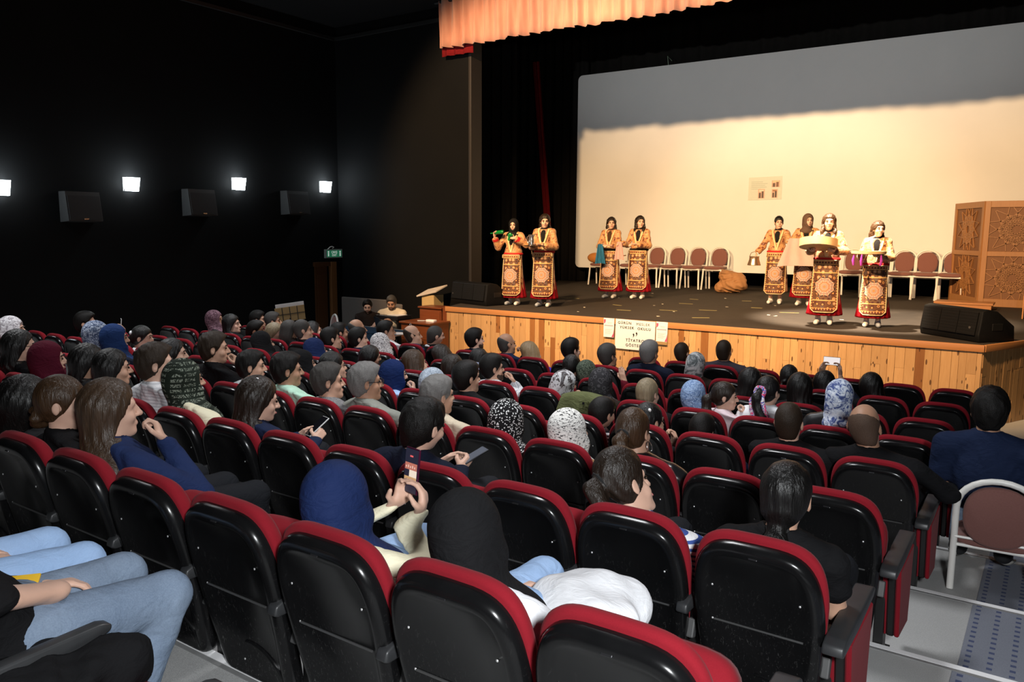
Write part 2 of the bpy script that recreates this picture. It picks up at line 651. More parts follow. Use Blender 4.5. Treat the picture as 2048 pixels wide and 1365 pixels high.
panel_in = side_panel(SEAT_P / 2 - 0.019, 0.034).mesh('side_panel', M_LEG)
panel_core = side_panel(SEAT_P / 2 + 0.02, 0.034).mesh('side_panel', M_LEG)
skin_r = side_panel(SEAT_P / 2 + 0.049, 0.022).mesh('upholstered_side', M_RED)
skin_l = side_panel(SEAT_P / 2 - 0.008, 0.020).mesh('upholstered_side', M_RED)
def leg(x):
    return MB().bx(x - 0.022, x + 0.022, 0.20, 0.30, 0.0, 0.52, 0.005).bx(x - 0.024, x + 0.024, 0.15, 0.45, 0.0, 0.014, 0.003).mesh('leg', M_LEG)


leg_r, leg_l = leg(SEAT_P / 2 - 0.026), leg(-SEAT_P / 2 + 0.026)
bracket_me = MB().box(back_pt(0.0, 0.30, 0.07)[0:1] + (0.16, 0.42), (0.03, 0.035, 0.075), (-0.3, 0, 0), 0.006).mesh('hinge_bracket', M_GREYPLATE)
bracket_me.transform(Matrix.Translation((SEAT_P / 2 - 0.018, 0, 0)))
sub_pts = [(-0.155, 0.55), (0.16, 0.55), (-0.16, 0.40), (-0.17, 0.05), (0.17, 0.05), (-0.05, 0.10)]
SEATS = {}
ORD = ['first', 'second', 'third', 'fourth', 'fifth', 'sixth', 'seventh', 'eighth', 'ninth', 'tenth', 'eleventh', 'twelfth', 'thirteenth', 'fourteenth', 'fifteenth', 'sixteenth', 'seventeenth', 'eighteenth', 'nineteenth', 'twentieth', 'twenty-first', 'twenty-second', 'twenty-third']
ROWNAME = {-2: 'rearmost row', -1: 'second row from the rear', 0: 'third row from the rear', 1: 'fourth row from the rear', 2: 'fifth row from the rear', 3: 'sixth row from the rear', 4: 'third row from the stage', 5: 'second row from the stage', 6: 'short front row'}


def seat(r, n, occupied, label, last):
    near = r <= 1
    o = thing('theatre_seat', label, 'seat', (-(n + 0.5) * SEAT_P, r * ROW_P, TIER[r]), 0, 'red and black theatre seats in rows')
    sh = link('back_shell', shell_me, o)
    if r <= 2:
        link('groove_line', line_me, sh)
        link('moulded_arc', arc_me, sh)
        link('number_plate', tag_me, sh)
        for u, v in sub_pts[:6 if near else 2]:
            link('screw', screw_me, sh, back_pt(u, v, 0.005))
    link('back_cushion', cush_me, o)
    link('seat_cushion', pan_down if occupied or r == -2 else pan_up, o)
    if n == 0:
        link('armrest', arm_end, o)
        pc = link('side_panel', panel_core, o)
        link('upholstered_side', skin_r, pc)
        link('upholstered_side', skin_l, pc)
    else:
        link('armrest', arm_in, o)
        link('side_panel', panel_in, o)
    if r <= 1:
        link('hinge_bracket', bracket_me, o)
    link('leg', leg_r, o)
    if last:
        link('armrest', arm_lend, o)
        link('leg', leg_l, o)
    SEATS[(r, n)] = o
    return o
# ------------------------------------------------------------------ bodies: smooth implicit surfaces meshed with surface nets
def axis(lo, hi, coarse, fine=None, f0=0, f1=0):
    if fine is None:
        return np.linspace(lo, hi, max(4, int(round((hi - lo) / coarse)) + 1))
    a = [np.linspace(lo, f0, max(2, int(round((f0 - lo) / coarse)) + 1))[:-1]] if f0 > lo + 1e-6 else []
    a.append(np.linspace(f0, f1, max(2, int(round((f1 - f0) / fine)) + 1)))
    if hi > f1 + 1e-6:
        a.append(np.linspace(f1, hi, max(2, int(round((hi - f1) / coarse)) + 1))[1:])
    return np.concatenate(a)


class Field:
    def __init__(self, ax, ay, az):
        self.a = (ax, ay, az)
        self.f = np.full((len(ax), len(ay), len(az)), 0.5, np.float32)

    def sub(self, lo, hi):
        s, g = [], []
        for k in range(3):
            i0 = max(0, np.searchsorted(self.a[k], lo[k]) - 1)
            i1 = min(len(self.a[k]), np.searchsorted(self.a[k], hi[k]) + 1)
            if i1 <= i0:
                return None, None
            s.append(slice(i0, i1))
            sh = [1, 1, 1]
            sh[k] = -1
            g.append(self.a[k][i0:i1].astype(np.float32).reshape(sh))
        return tuple(s), g

    def put(self, s, d, k, op):
        F = self.f[s]
        if op == '+':
            if k > 0:
                h = np.clip(0.5 + 0.5 * (F - d) / k, 0, 1)
                self.f[s] = F + (d - F) * h - k * h * (1 - h)
            else:
                self.f[s] = np.minimum(F, d)
        else:
            d = -d
            if k > 0:
                h = np.clip(0.5 - 0.5 * (F - d) / k, 0, 1)
                self.f[s] = F + (d - F) * h + k * h * (1 - h)
            else:
                self.f[s] = np.maximum(F, d)

    def cone(self, a, b, r1, r2, k=0.02, op='+', sq=(1, 1, 1)):
        a, b, sq = np.array(a, float), np.array(b, float), np.array(sq, float)
        m = max(r1, r2) / min(sq) + k + 0.05
        s, g = self.sub(np.minimum(a, b) - m, np.maximum(a, b) + m)
        if s is None:
            return self
        A, B = a * sq, b * sq
        ba = B - A
        L = float(ba @ ba) + 1e-9
        p = [g[i] * sq[i] - A[i] for i in range(3)]
        t = np.clip((p[0] * ba[0] + p[1] * ba[1] + p[2] * ba[2]) / L, 0, 1)
        d = np.sqrt((p[0] - t * ba[0]) ** 2 + (p[1] - t * ba[1]) ** 2 + (p[2] - t * ba[2]) ** 2) - (r1 + (r2 - r1) * t)
        self.put(s, d / max(sq), k, op)
        return self

    def ell(self, c, r, k=0.02, op='+', rot=None):
        m = max(r) + k + 0.05
        s, g = self.sub(np.array(c) - m, np.array(c) + m)
        if s is None:
            return self
        p = [g[i] - c[i] for i in range(3)]
        if rot is not None:
            R = np.array(rot)
            p = [p[0] * R[0, i] + p[1] * R[1, i] + p[2] * R[2, i] for i in range(3)]
        k0 = np.sqrt((p[0] / r[0]) ** 2 + (p[1] / r[1]) ** 2 + (p[2] / r[2]) ** 2)
        k1 = np.sqrt((p[0] / r[0] ** 2) ** 2 + (p[1] / r[1] ** 2) ** 2 + (p[2] / r[2] ** 2) ** 2) + 1e-6
        self.put(s, k0 * (k0 - 1) / k1, k, op)
        return self

    def box(self, c, h, rad, k=0.01, op='+'):
        m = max(h) + k + 0.05
        s, g = self.sub(np.array(c) - m, np.array(c) + m)
        if s is None:
            return self
        q = [np.abs(g[i] - c[i]) - (h[i] - rad) for i in range(3)]
        d = np.sqrt(np.maximum(q[0], 0) ** 2 + np.maximum(q[1], 0) ** 2 + np.maximum(q[2], 0) ** 2) + np.minimum(np.maximum(q[0], np.maximum(q[1], q[2])), 0) - rad
        self.put(s, d, k, op)
        return self

    def cut(self, fn):
        """keep only where fn(x, y, z) < 0"""
        X = self.a[0].reshape(-1, 1, 1)
        Y = self.a[1].reshape(1, -1, 1)
        Z = self.a[2].reshape(1, 1, -1)
        self.f = np.maximum(self.f, fn(X, Y, Z).astype(np.float32))
        return self

    def wob(self, fn):
        X = self.a[0].reshape(-1, 1, 1)
        Y = self.a[1].reshape(1, -1, 1)
        Z = self.a[2].reshape(1, 1, -1)
        self.f = self.f + fn(X, Y, Z).astype(np.float32)
        return self

    def mesh(self):
        f = self.f
        for ax_ in range(3):                      # close at the border
            sl = [slice(None)] * 3
            for e in (0, -1):
                sl[ax_] = e
                f[tuple(sl)] = np.maximum(f[tuple(sl)], 0.001)
        ins = f < 0
        c = np.zeros(tuple(n - 1 for n in f.shape), np.int8)
        for dx in (0, 1):
            for dy in (0, 1):
                for dz in (0, 1):
                    c += ins[dx:f.shape[0] - 1 + dx, dy:f.shape[1] - 1 + dy, dz:f.shape[2] - 1 + dz]
        act = (c > 0) & (c < 8)
        I, J, Kk = np.nonzero(act)
        idx = np.full(act.shape, -1, np.int32)
        idx[I, J, Kk] = np.arange(len(I))
        acc = np.zeros((len(I), 3))
        cnt = np.zeros(len(I))
        ijk = (I, J, Kk)
        for ax_ in range(3):
            o = [q for q in range(3) if q != ax_]
            for e1 in (0, 1):
                for e2 in (0, 1):
                    A = [I, J, Kk]
                    A[o[0]] = A[o[0]] + e1
                    A[o[1]] = A[o[1]] + e2
                    B = list(A)
                    B[ax_] = B[ax_] + 1
                    fa, fb = f[tuple(A)], f[tuple(B)]
                    m = (fa < 0) != (fb < 0)
                    tt = np.where(m, fa / np.where(fa - fb == 0, 1, fa - fb), 0)
                    for q in range(3):
                        ca, cb = self.a[q][A[q]], self.a[q][B[q]]
                        acc[:, q] += np.where(m, ca + (cb - ca) * tt, 0)
                    cnt += m
        V = acc / np.maximum(cnt, 1)[:, None]
        quads = []
        for ax_ in range(3):
            o = [q for q in range(3) if q != ax_]
            n = list(f.shape)
            A = [slice(0, n[q]) for q in range(3)]
            lo, hi = [slice(None)] * 3, [slice(None)] * 3
            lo[ax_] = slice(0, n[ax_] - 1)
            hi[ax_] = slice(1, n[ax_])
            ch = ins[tuple(lo)] != ins[tuple(hi)]
            sl = [slice(None)] * 3
            for q in o:
                sl[q] = slice(1, n[q] - 1)
            E = list(np.nonzero(ch[tuple(sl)]))
            for q in o:
                E[q] = E[q] + 1
            cells = []
            for d0, d1 in ((-1, -1), (0, -1), (0, 0), (-1, 0)):
                Cc = [e.copy() for e in E]
                Cc[o[0]] = Cc[o[0]] + d0
                Cc[o[1]] = Cc[o[1]] + d1
                cells.append(idx[tuple(Cc)])
            Q = np.stack(cells, 1)
            s0 = ins[tuple(E)]
            flip = s0 if ax_ != 1 else ~s0
            Q = np.where(flip[:, None], Q, Q[:, ::-1])
            quads.append(Q)
        Q = np.concatenate(quads)
        Q = Q[(Q >= 0).all(1)]
        return V.astype(np.float32), Q


def merge(parts):
    V, Q, M, o = [], [], [], 0
    for v, q, m in parts:
        V.append(v)
        Q.append(q + o)
        M.append(np.full(len(q), m, np.int32) if np.isscalar(m) else m)
        o += len(v)
    return np.concatenate(V), np.concatenate(Q), np.concatenate(M)


# ------------------------------------------------------------------ hand with five fingers (right hand; wrist at origin, fingers along +Y, thumb on -X, back of the hand +Z)
_HAND = {}


def hand_mesh(curl=0.5, res=0.0062, spread=0.0, thumb=0.5):
    key = (curl, res, spread, thumb)
    if key in _HAND:
        return _HAND[key]
    F = Field(axis(-0.085, 0.065, res), axis(-0.035, 0.20, res), axis(-0.105, 0.04, res))
    F.cone((0, -0.03, 0), (0, 0.01, 0), 0.026, 0.027, 0.01, sq=(1, 1, 1.25))
    F.box((0.0, 0.05, 0), (0.038, 0.044, 0.014), 0.013, 0.012)
    F.ell((-0.022, 0.028, -0.008), (0.02, 0.03, 0.015), 0.012)
    for i, (x, L) in enumerate(((-0.029, 0.070), (-0.0095, 0.080), (0.010, 0.074), (0.028, 0.058))):
        p = np.array([x, 0.086 + (0.004 if i in (1, 2) else 0), 0.0])
        a = 0.0
        sx = (i - 1.5) * spread
        for sgm, (fr, r1, r2) in enumerate(((0.45, 0.0098, 0.0092), (0.31, 0.0092, 0.0085), (0.24, 0.0085, 0.0074))):
            a += curl * (0.9, 1.1, 0.8)[sgm] + (0.06 * i if sgm == 0 else 0)
            d = np.array([sx * math.cos(a), math.cos(a), -math.sin(a)])
            q = p + d * L * fr
            F.cone(p, q, r1, r2, 0.003)
            p = q
    p = np.array([-0.032, 0.02, -0.006])
    q = p + np.array([-0.026 - 0.010 * (1 - thumb), 0.028, -0.012 - 0.012 * thumb])
    e = q + np.array([-0.006 + 0.010 * thumb, 0.030, -0.010 - 0.010 * thumb])
    F.cone(p, q, 0.015, 0.0115, 0.008)
    F.cone(q, e, 0.0112, 0.0088, 0.003)
    _HAND[key] = F.mesh()
    return _HAND[key]


def place_hand(hm, wrist, fdir, back, left=False, s=1.0):
    V, Q = hm
    V = V.copy() * s
    if left:
        V[:, 0] *= -1
        Q = Q[:, ::-1]
    y = np.array(fdir, float)
    y /= np.linalg.norm(y)
    z = np.array(back, float)
    z = z - y * (z @ y)
    z /= np.linalg.norm(z)
    x = np.cross(y, z)
    return (V @ np.stack([x, y, z])) + np.array(wrist), Q


# ------------------------------------------------------------------ head, shared by seated and standing figures
def head_prims(F, H, s=1.0, soft=1.0):
    h = np.array(H, float)
    def P(x, y, z):
        return h + np.array([x, y, z]) * s
    F.ell(P(0, -0.012, 0.025), (0.074 * s, 0.094 * s, 0.094 * s), 0.02)
    F.ell(P(0, 0.024, -0.045), (0.057 * s, 0.066 * s, 0.074 * s), 0.03)
    F.ell(P(0, 0.064, -0.096), (0.024 * s, 0.02 * s, 0.018 * s), 0.025)
    F.cone(P(-0.036, 0.074, 0.026), P(0.036, 0.074, 0.026), 0.013 * s, 0.013 * s, 0.02)
    for e in (-1, 1):
        F.ell(P(e * 0.030, 0.099, 0.006), (0.016 * s, 0.013 * s, 0.011 * s), 0.012, '-')
        F.ell(P(e * 0.042, 0.060, -0.032), (0.02 * s, 0.02 * s, 0.02 * s), 0.02)
    F.cone(P(0, 0.090, 0.010), P(0, 0.108, -0.026), 0.008 * s, 0.0125 * s, 0.010)
    F.ell(P(0.012, 0.096, -0.030), (0.008 * s,) * 3, 0.006).ell(P(-0.012, 0.096, -0.030), (0.008 * s,) * 3, 0.006)
    F.ell(P(0, 0.085, -0.062), (0.023 * s, 0.012 * s, 0.011 * s), 0.008)
    for e in (-1, 1):
        F.ell(P(e * 0.078, -0.008, -0.006), (0.0095 * s, 0.0175 * s, 0.030 * s), 0.007)
        F.ell(P(e * 0.090, -0.003, -0.002), (0.008 * s, 0.010 * s, 0.017 * s), 0.004, '-')
    return P


def eyes_parts(H, s=1.0):
    """small face parts (eye, eyebrow, lips) as raw meshes around the head centre"""
    out = []
    def mb_np(mb):
        bmesh.ops.triangulate(mb.bm, faces=mb.bm.faces)
        bmesh.ops.recalc_face_normals(mb.bm, faces=mb.bm.faces)
        V = np.array([v.co for v in mb.bm.verts], np.float32)
        mb.bm.verts.index_update()
        Q = np.array([[v.index for v in f.verts] for f in mb.bm.faces], np.int32)
        mb.bm.free()
        return V, Q
    h = Vector(H)
    for e in (-1, 1):
        out.append(('eye', mb_np(MB().sph(h + Vector((e * 0.030, 0.0905, 0.006)) * s, 0.0095 * s, (1.25, 0.7, 0.75), 10, 6))))
        out.append(('eyebrow', mb_np(MB().tube([h + Vector((e * x, y, z)) * s for x, y, z in ((0.014, 0.0975, 0.026), (0.030, 0.0955, 0.032), (0.047, 0.083, 0.027))], 0.0042 * s, 6))))
    out.append(('lips', mb_np(MB().sph(h + Vector((0, 0.0945, -0.062)) * s, 0.0115 * s, (1.9, 0.62, 0.62), 12, 6))))
    return out


# ------------------------------------------------------------------ seated figure
HEAD0 = np.array([0.0, 0.270, 1.0])
NECKZ = 0.855


def arms_for(pose, m):
    sw = 0.202 if m else 0.182
    SH = {e: np.array([e * sw, 0.265, 0.792]) for e in (-1, 1)}
    lap = {e: (np.array([e * (sw + 0.018), 0.335, 0.515]), np.array([e * 0.09, 0.53, 0.56])) for e in (-1, 1)}
    A = dict(lap)
    hd = {e: ((-e * 0.5, 1, -0.15), (e * 0.25, 0.1, 1), 0.45) for e in (-1, 1)}
    if pose in ('chin', 'chinl'):
        e = 1 if pose == 'chin' else -1
        A[e] = (np.array([e * (sw + 0.02), 0.46, 0.60]), np.array([e * 0.085, 0.435, 0.845]))
        hd[e] = ((-e * 0.45, -0.05, 1), (e * 0.3, 1, 0.0), 1.0)
    elif pose in ('phone', 'phonep', 'phonehi'):
        q = {'phone': (0.085, 0.60, 0.845), 'phonep': (0.062, 0.585, 0.855), 'phonehi': (0.095, 0.50, 1.055)}[pose]
        for e in (-1, 1):
            A[e] = (np.array([e * (sw + 0.03), 0.46, 0.63 if pose != 'phonehi' else 0.80]), np.array([e * q[0], q[1], q[2]]))
            hd[e] = ((-e * 0.20, 0.25, 1), (e * 0.85, 0.5, -0.1), 0.55)
    elif pose == 'armout':
        A[1] = (np.array([sw + 0.12, 0.33, 0.60]), np.array([sw + 0.10, 0.56, 0.56]))
        hd[1] = ((-0.1, 1, -0.4), (0.1, 0.2, 1), 0.5)
    elif pose == 'lean':
        A[1] = (np.array([0.085, 0.50, 0.625]), np.array([-0.10, 0.455, 0.50]))
        hd[1] = ((-1, 0.1, -0.5), (0, 1, 0.3), 0.7)
    elif pose == 'up':          # one hand raised beside the head
        A[1] = (np.array([sw + 0.07, 0.42, 0.66]), np.array([0.25, 0.50, 0.90]))
        hd[1] = ((0.05, 0.1, 1), (0.2, -1, 0), 0.12)
    elif pose == 'text':        # phone held low in front of the chest
        for e in (-1, 1):
            A[e] = (np.array([e * (sw + 0.02), 0.37, 0.56]), np.array([e * 0.075, 0.60, 0.66]))
            hd[e] = ((-e * 0.2, 0.8, 0.5), (e * 0.9, 0.1, 0.3), 0.6)
    return SH, A, hd


TORSO = {}


def torso_prims(F, m, g=0.0, k=0.04):
    b = 1.0 if m else 0.9
    F.ell((0, 0.415, 0.50), (0.165 + g, 0.135 + g, 0.105 + g), k)
    F.ell((0, 0.345, 0.59), (0.140 * b + g, 0.110 + g, 0.15 + g), 0.06)
    F.ell((0, 0.292, 0.695), (0.168 * b + g, 0.108 + g, 0.165 + g), 0.06)
    sw = 0.202 if m else 0.182
    for e in (-1, 1):
        F.cone((e * 0.035, 0.248, 0.852), (e * (sw - 0.02), 0.262, 0.795), 0.040 + g, 0.053 + g, 0.04)


def arm_prims(F, SH, A, m, g=0.0, frac=1.0, k=0.025):
    ra, rb, rc = (0.052, 0.043, 0.027) if m else (0.045, 0.037, 0.024)
    for e in (-1, 1):
        el, wr = A[e]
        if frac >= 1:
            F.cone(SH[e], el, ra + g, rb + g * 1.1, k)
            t = frac - 1
            w2 = el + (wr - el) * min(1.0, t)
            F.cone(el, w2, rb + g * 1.1, rb + (rc - rb) * min(1.0, t) + g * 1.2, 0.02)
        else:
            e2 = SH[e] + (el - SH[e]) * frac
            F.cone(SH[e], e2, ra + g, ra + (rb - ra) * frac + g * 1.3, k)


def leg_prims(F, g=0.0, upto=1.0, ay=0.80):
    for e in (-1, 1):
        hip, kn, an = np.array([e * 0.088, 0.42, 0.485]), np.array([e * 0.115, 0.80, 0.475]), np.array([e * 0.115, ay, 0.085 + 0.25 * (0.80 - ay)])
        F.cone(hip, kn, 0.083 + g, 0.056 + g, 0.03)
        F.cone(kn, kn + (an - kn) * upto, 0.054 + g, 0.035 + g * 1.6, 0.02)


_BODY = {}


def body_np(m, pose, fine, ay=0.80):
    key = (m, pose, fine, ay)
    if key in _BODY:
        return _BODY[key]
    c, f = (0.016, 0.0066) if fine else (0.024, 0.0098)
    F = Field(axis(-0.38, 0.38, c, f, -0.10, 0.10), axis(0.02, 1.05, c, f, 0.155, 0.395), axis(-0.02, 1.15, c, f, 0.84, 1.14))
    SH, A, hd = arms_for(pose, m)
    torso_prims(F, m)
    arm_prims(F, SH, A, m, 0, 2.0)
    leg_prims(F, ay=ay)
    for e in (-1, 1):
        za = 0.05 + 0.25 * (0.80 - ay)
        F.cone((e * 0.115, ay - 0.01, za), (e * 0.125, ay + 0.13, 0.035), 0.04, 0.032, 0.02)
    F.cone((0, 0.245, 0.80), (0, 0.250, 0.945), 0.058 if m else 0.050, 0.052 if m else 0.045, 0.03)
    head_prims(F, HEAD0, 1.04 if m else 1.0)
    V, Q = F.mesh()
    parts = [(V, Q, 0)]
    for e in (-1, 1):
        fd, bk, cu = hd[e]
        hm = hand_mesh(cu, 0.0062 if fine else 0.0085)
        v, q = place_hand(hm, A[e][1] + np.array(fd) / np.linalg.norm(fd) * 0.012, fd, bk, e < 0, 1.0 if m else 0.92)
        parts.append((v, q, 0))
    _BODY[key] = merge(parts)[:2]
    return _BODY[key]


_SHIRT = {}


def shirt_np(m, pose, sleeve, fine):
    key = (m, pose, sleeve, fine)
    if key in _SHIRT:
        return _SHIRT[key]
    c = 0.0135 if fine else 0.020
    F = Field(axis(-0.40, 0.40, c), axis(0.02, 0.80, c), axis(0.38, 1.02, c))
    SH, A, hd = arms_for(pose, m)
    g = 0.016
    torso_prims(F, m, g)
    F.cone((0, 0.245, 0.77), (0, 0.250, 0.872), 0.078, 0.067, 0.03)
    arm_prims(F, SH, A, m, g, {'short': 0.62, 'long': 1.97, 'mid': 1.5, 'cap': 0.22}[sleeve])
    if fine:
        F.wob(lambda x, y, z: 0.0032 * np.sin(52 * z + 20 * x + 9 * np.sin(14 * x + 5 * y)) * np.cos(17 * y - 23 * x))
    nr = 0.068
    F.cone((0, 0.258, 0.940), (0, 0.262, 1.05), nr, nr + 0.03, 0.004, '-')
    _SHIRT[key] = F.mesh()
    return _SHIRT[key]


_TROU = {}


def trousers_np(fine=False, ay=0.80):
    fk = fine
    fine = (fine, ay)
    if fine not in _TROU:
        c = 0.016 if fk else 0.024
        F = Field(axis(-0.30, 0.30, c), axis(0.22, 0.95, c), axis(0.05, 0.68, c))
        F.ell((0, 0.415, 0.50), (0.172, 0.142, 0.112), 0.03)
        leg_prims(F, 0.013, ay=ay)
        if fk:
            F.wob(lambda x, y, z: 0.0045 * np.sin(40 * y + 25 * z + 8 * np.sin(12 * x)) * np.exp(-((y - 0.74) ** 2) * 60) * np.exp(-((z - 0.42) ** 2) * 90))
        F.cut(lambda x, y, z: 0.10 - z)
        _TROU[fine] = F.mesh()
    return _TROU[fine]


def shoes_me(ay=0.80):
    me = []
    for e in (-1, 1):
        d, h = ay - 0.80, 0.25 * (0.80 - ay)
        F = Field(axis(e * 0.12 - 0.07, e * 0.12 + 0.07, 0.011), axis(0.70 + d, 1.02 + d, 0.011), axis(-0.005, 0.20 + h, 0.011))
        F.cone((e * 0.115, 0.775 + d, 0.052 + h), (e * 0.128, 0.955 + d, 0.036), 0.05, 0.036, 0.02)
        F.cone((e * 0.115, 0.785 + d, 0.07 + h), (e * 0.115, 0.79 + d, 0.115 + h), 0.043, 0.043, 0.02)
        F.cut(lambda x, y, z: 0.004 - z)
        me.append(F.mesh())
    return me


# ------------------------------------------------------------------ hair and headscarves around the head centre HEAD0
_HAIR = {}


def hair_np(style, fine, m, L=0.34):
    key = (style, fine, m, L)
    if key in _HAIR:
        return _HAIR[key]
    s = 1.04 if m else 1.0
    H = HEAD0
    c = 0.0075 if fine else 0.011
    lowz = 0.86 if style in ('short', 'buzz', 'ring', 'fade') else 0.52
    F = Field(axis(-0.22, 0.22, c), axis(0.03, 0.42, c), axis(lowz, 1.18, c))
    def P(x, y, z):
        return H + np.array([x, y, z]) * s
    th = {'short': 0.017, 'fade': 0.019, 'buzz': 0.006, 'ring': 0.005}.get(style, 0.013)
    F.ell(P(0, -0.014, 0.030), np.array((0.074, 0.094, 0.094)) * s + th, 0.0)
    if style in ('short', 'fade'):
        F.ell(P(0, 0.022, 0.085), np.array((0.062, 0.075, 0.045)) * s, 0.03)
        F.ell(P(0, -0.055, -0.03), np.array((0.062, 0.05, 0.07)) * s, 0.03)
    elif style in ('buzz', 'ring'):
        F.ell(P(0, -0.045, -0.035), np.array((0.063, 0.052, 0.07)) * s, 0.03)
    n = np.array([0, 0.82, -0.57])
    off = (0.020 if style in ('short', 'fade') else 0.030) * s
    def face_cut(x, y, z):
        return 0.82 * (y - H[1]) - 0.57 * (z - H[2]) - off - 0.25 * np.maximum(0, np.abs(x) - 0.05)
    if style in ('short', 'fade', 'buzz', 'ring'):
        F.cut(face_cut)
        F.cut(lambda x, y, z: (H[2] - 0.088 * s) - z)
        if style in ('short', 'fade'):
            F.ell(P(0.088, 0.004, -0.012), (0.02, 0.03, 0.042), 0.004, '-').ell(P(-0.088, 0.004, -0.012), (0.02, 0.03, 0.042), 0.004, '-')
        if style == 'ring':
            F.cut(lambda x, y, z: (z - H[2] - 0.030) + 0.55 * (y - H[1]))
        if style in ('short', 'fade') and fine:
            F.wob(lambda x, y, z: 0.0035 * np.sin(95 * x + 30 * np.sin(30 * y)) * np.sin(80 * y + 40 * z))
    elif style in ('longback', 'longside'):
        F.cone(P(0, -0.045, 0.02), P(0, -0.085, -L * 0.5), 0.098, 0.105, 0.05)
        F.cone(P(0, -0.085, -L * 0.5), P(0, -0.085, -L), 0.105, 0.075, 0.05)
        F.cut(lambda x, y, z: np.where(z > H[2] - 0.015, face_cut(x, y, z), y - H[1] + 0.012 + 0.25 * np.minimum(0, H[2] - 0.015 - z)))
        if style == 'longside':
            for e in (-1, 1):
                F.cone(P(e * 0.074, -0.015, 0.0), P(e * 0.086, 0.035, -0.14), 0.024, 0.030, 0.02)
                F.cone(P(e * 0.086, 0.035, -0.14), P(e * 0.075, 0.075, -0.30), 0.030, 0.020, 0.02)
        F.wob(lambda x, y, z: 0.0055 * np.sin(48 * x + 7 * np.sin(30 * z)) * np.sin(40 * z + 6 * np.sin(30 * x)))
    elif style == 'long':
        F.cone(P(0, -0.030, 0.02), P(0, -0.050, -L * 0.5), 0.092, 0.088, 0.06)
        F.cone(P(0, -0.050, -L * 0.5), P(0, -0.060, -L), 0.088, 0.066, 0.06)
        for e in (-1, 1):
            F.cone(P(e * 0.05, -0.025, 0.0), P(e * 0.088, -0.035, -L * 0.9), 0.045, 0.032, 0.04)
        F.cut(lambda x, y, z: np.where(z > H[2] - 0.10, face_cut(x, y, z) + 0.004, y - H[1] - 0.006))
        F.ell(P(0, 0.118, -0.012), (0.066, 0.090, 0.094), 0.008, '-')
        F.wob(lambda x, y, z: 0.0022 * np.sin(120 * np.arctan2(x, -(y - H[1] - 0.06)) * 0.22 + 5 * np.sin(9 * z)))
    else:
        F.ell(P(0, -0.05, -0.02), (0.062, 0.05, 0.06), 0.03)
        F.cut(lambda x, y, z: face_cut(x, y, z) - 0.004)
        F.cut(lambda x, y, z: np.where(y > H[1] - 0.02, (H[2] - 0.075) - z, (H[2] - 0.105) - z))
        F.ell(P(0.09, 0.006, -0.012), (0.022, 0.03, 0.04), 0.004, '-').ell(P(-0.09, 0.006, -0.012), (0.022, 0.03, 0.04), 0.004, '-')
        if style == 'pony':
            a, b, c2 = P(0, -0.105, 0.005), P(0, -0.155, -0.03), P(0.01, -0.150, -0.17)
            d = P(0.02, -0.135, -L)
            F.cone(a, b, 0.03, 0.036, 0.02)
            F.cone(b, c2, 0.038, 0.046, 0.02)
            F.cone(c2, d, 0.046, 0.018, 0.02)
        elif style == 'lowpony':
            a, b, d = P(0, -0.075, -0.085), P(0.004, -0.105, -0.15), P(0.03, -0.115, -L)
            F.cone(P(0, -0.06, -0.05), a, 0.06, 0.032, 0.03)
            F.cone(a, b, 0.03, 0.045, 0.015)
            F.cone(b, d, 0.048, 0.022, 0.02)
        elif style == 'bun':
            for q in range(7):
                an = q * 2 * PI / 7
                F.ell(P(0.03 * math.cos(an), -0.105 + 0.012 * math.sin(3 * an), -0.055 + 0.03 * math.sin(an)), (0.024, 0.03, 0.022), 0.008)
        F.wob(lambda x, y, z: 0.0022 * np.sin(170 * x + 20 * z) * np.sin(9 * z + 2))
    _HAIR[key] = F.mesh()
    return _HAIR[key]


_SCARF = {}


def scarf_np(kind, fine, tail=0):
    key = (kind, fine, tail)
    if key in _SCARF:
        return _SCARF[key]
    H = HEAD0
    c = 0.0085 if fine else 0.0125
    F = Field(axis(-0.25, 0.25, c), axis(0.03, 0.50, c), axis(0.52 if tail else 0.70, 1.17, c))
    def P(x, y, z):
        return H + np.array([x, y, z])
    F.ell(P(0, -0.018, 0.028), (0.096, 0.116, 0.112), 0.0)
    F.ell(P(0, -0.05, -0.045), (0.080, 0.078, 0.095), 0.04)
    F.ell(P(0, 0.03, -0.06), (0.078, 0.085, 0.09), 0.03)
    F.cone(P(0, -0.03, -0.08), P(0, -0.02, -0.175), 0.083, 0.098, 0.04)
    if kind == 'cape':
        F.ell((0, 0.275, 0.80), (0.205, 0.125, 0.085), 0.05)
        F.ell((0, 0.33, 0.74), (0.15, 0.10, 0.12), 0.04)
    else:
        F.ell((0, 0.27, 0.815), (0.135, 0.11, 0.06), 0.04)
    if tail:
        e = tail
        F.cone(P(e * 0.03, -0.075, -0.12), P(e * 0.095, -0.10, -0.25), 0.05, 0.055, 0.03, sq=(0.8, 1.3, 1))
        F.cone(P(e * 0.095, -0.10, -0.25), P(e * 0.125, -0.095, -0.42), 0.055, 0.06, 0.03, sq=(0.8, 1.3, 1))
    F.ell(P(0, 0.125, -0.008), (0.060, 0.075, 0.092), 0.012, '-')
    F.wob(lambda x, y, z: 0.0050 * np.sin(46 * (0.75 * (z - H[2]) + 0.75 * (y - H[1])) + 4 * np.sin(7 * x + 5 * z)) * np.clip((H[2] + 0.02 - z) * 7, 0.0, 1) * (1 + 0.5 * np.sin(21 * x + 13 * y)))
    if not fine:
        pass
    _SCARF[key] = F.mesh()
    return _SCARF[key]


def sstep(x, a, b):
    t = np.clip((x - a) / (b - a), 0, 1)
    return t * t * (3 - 2 * t)


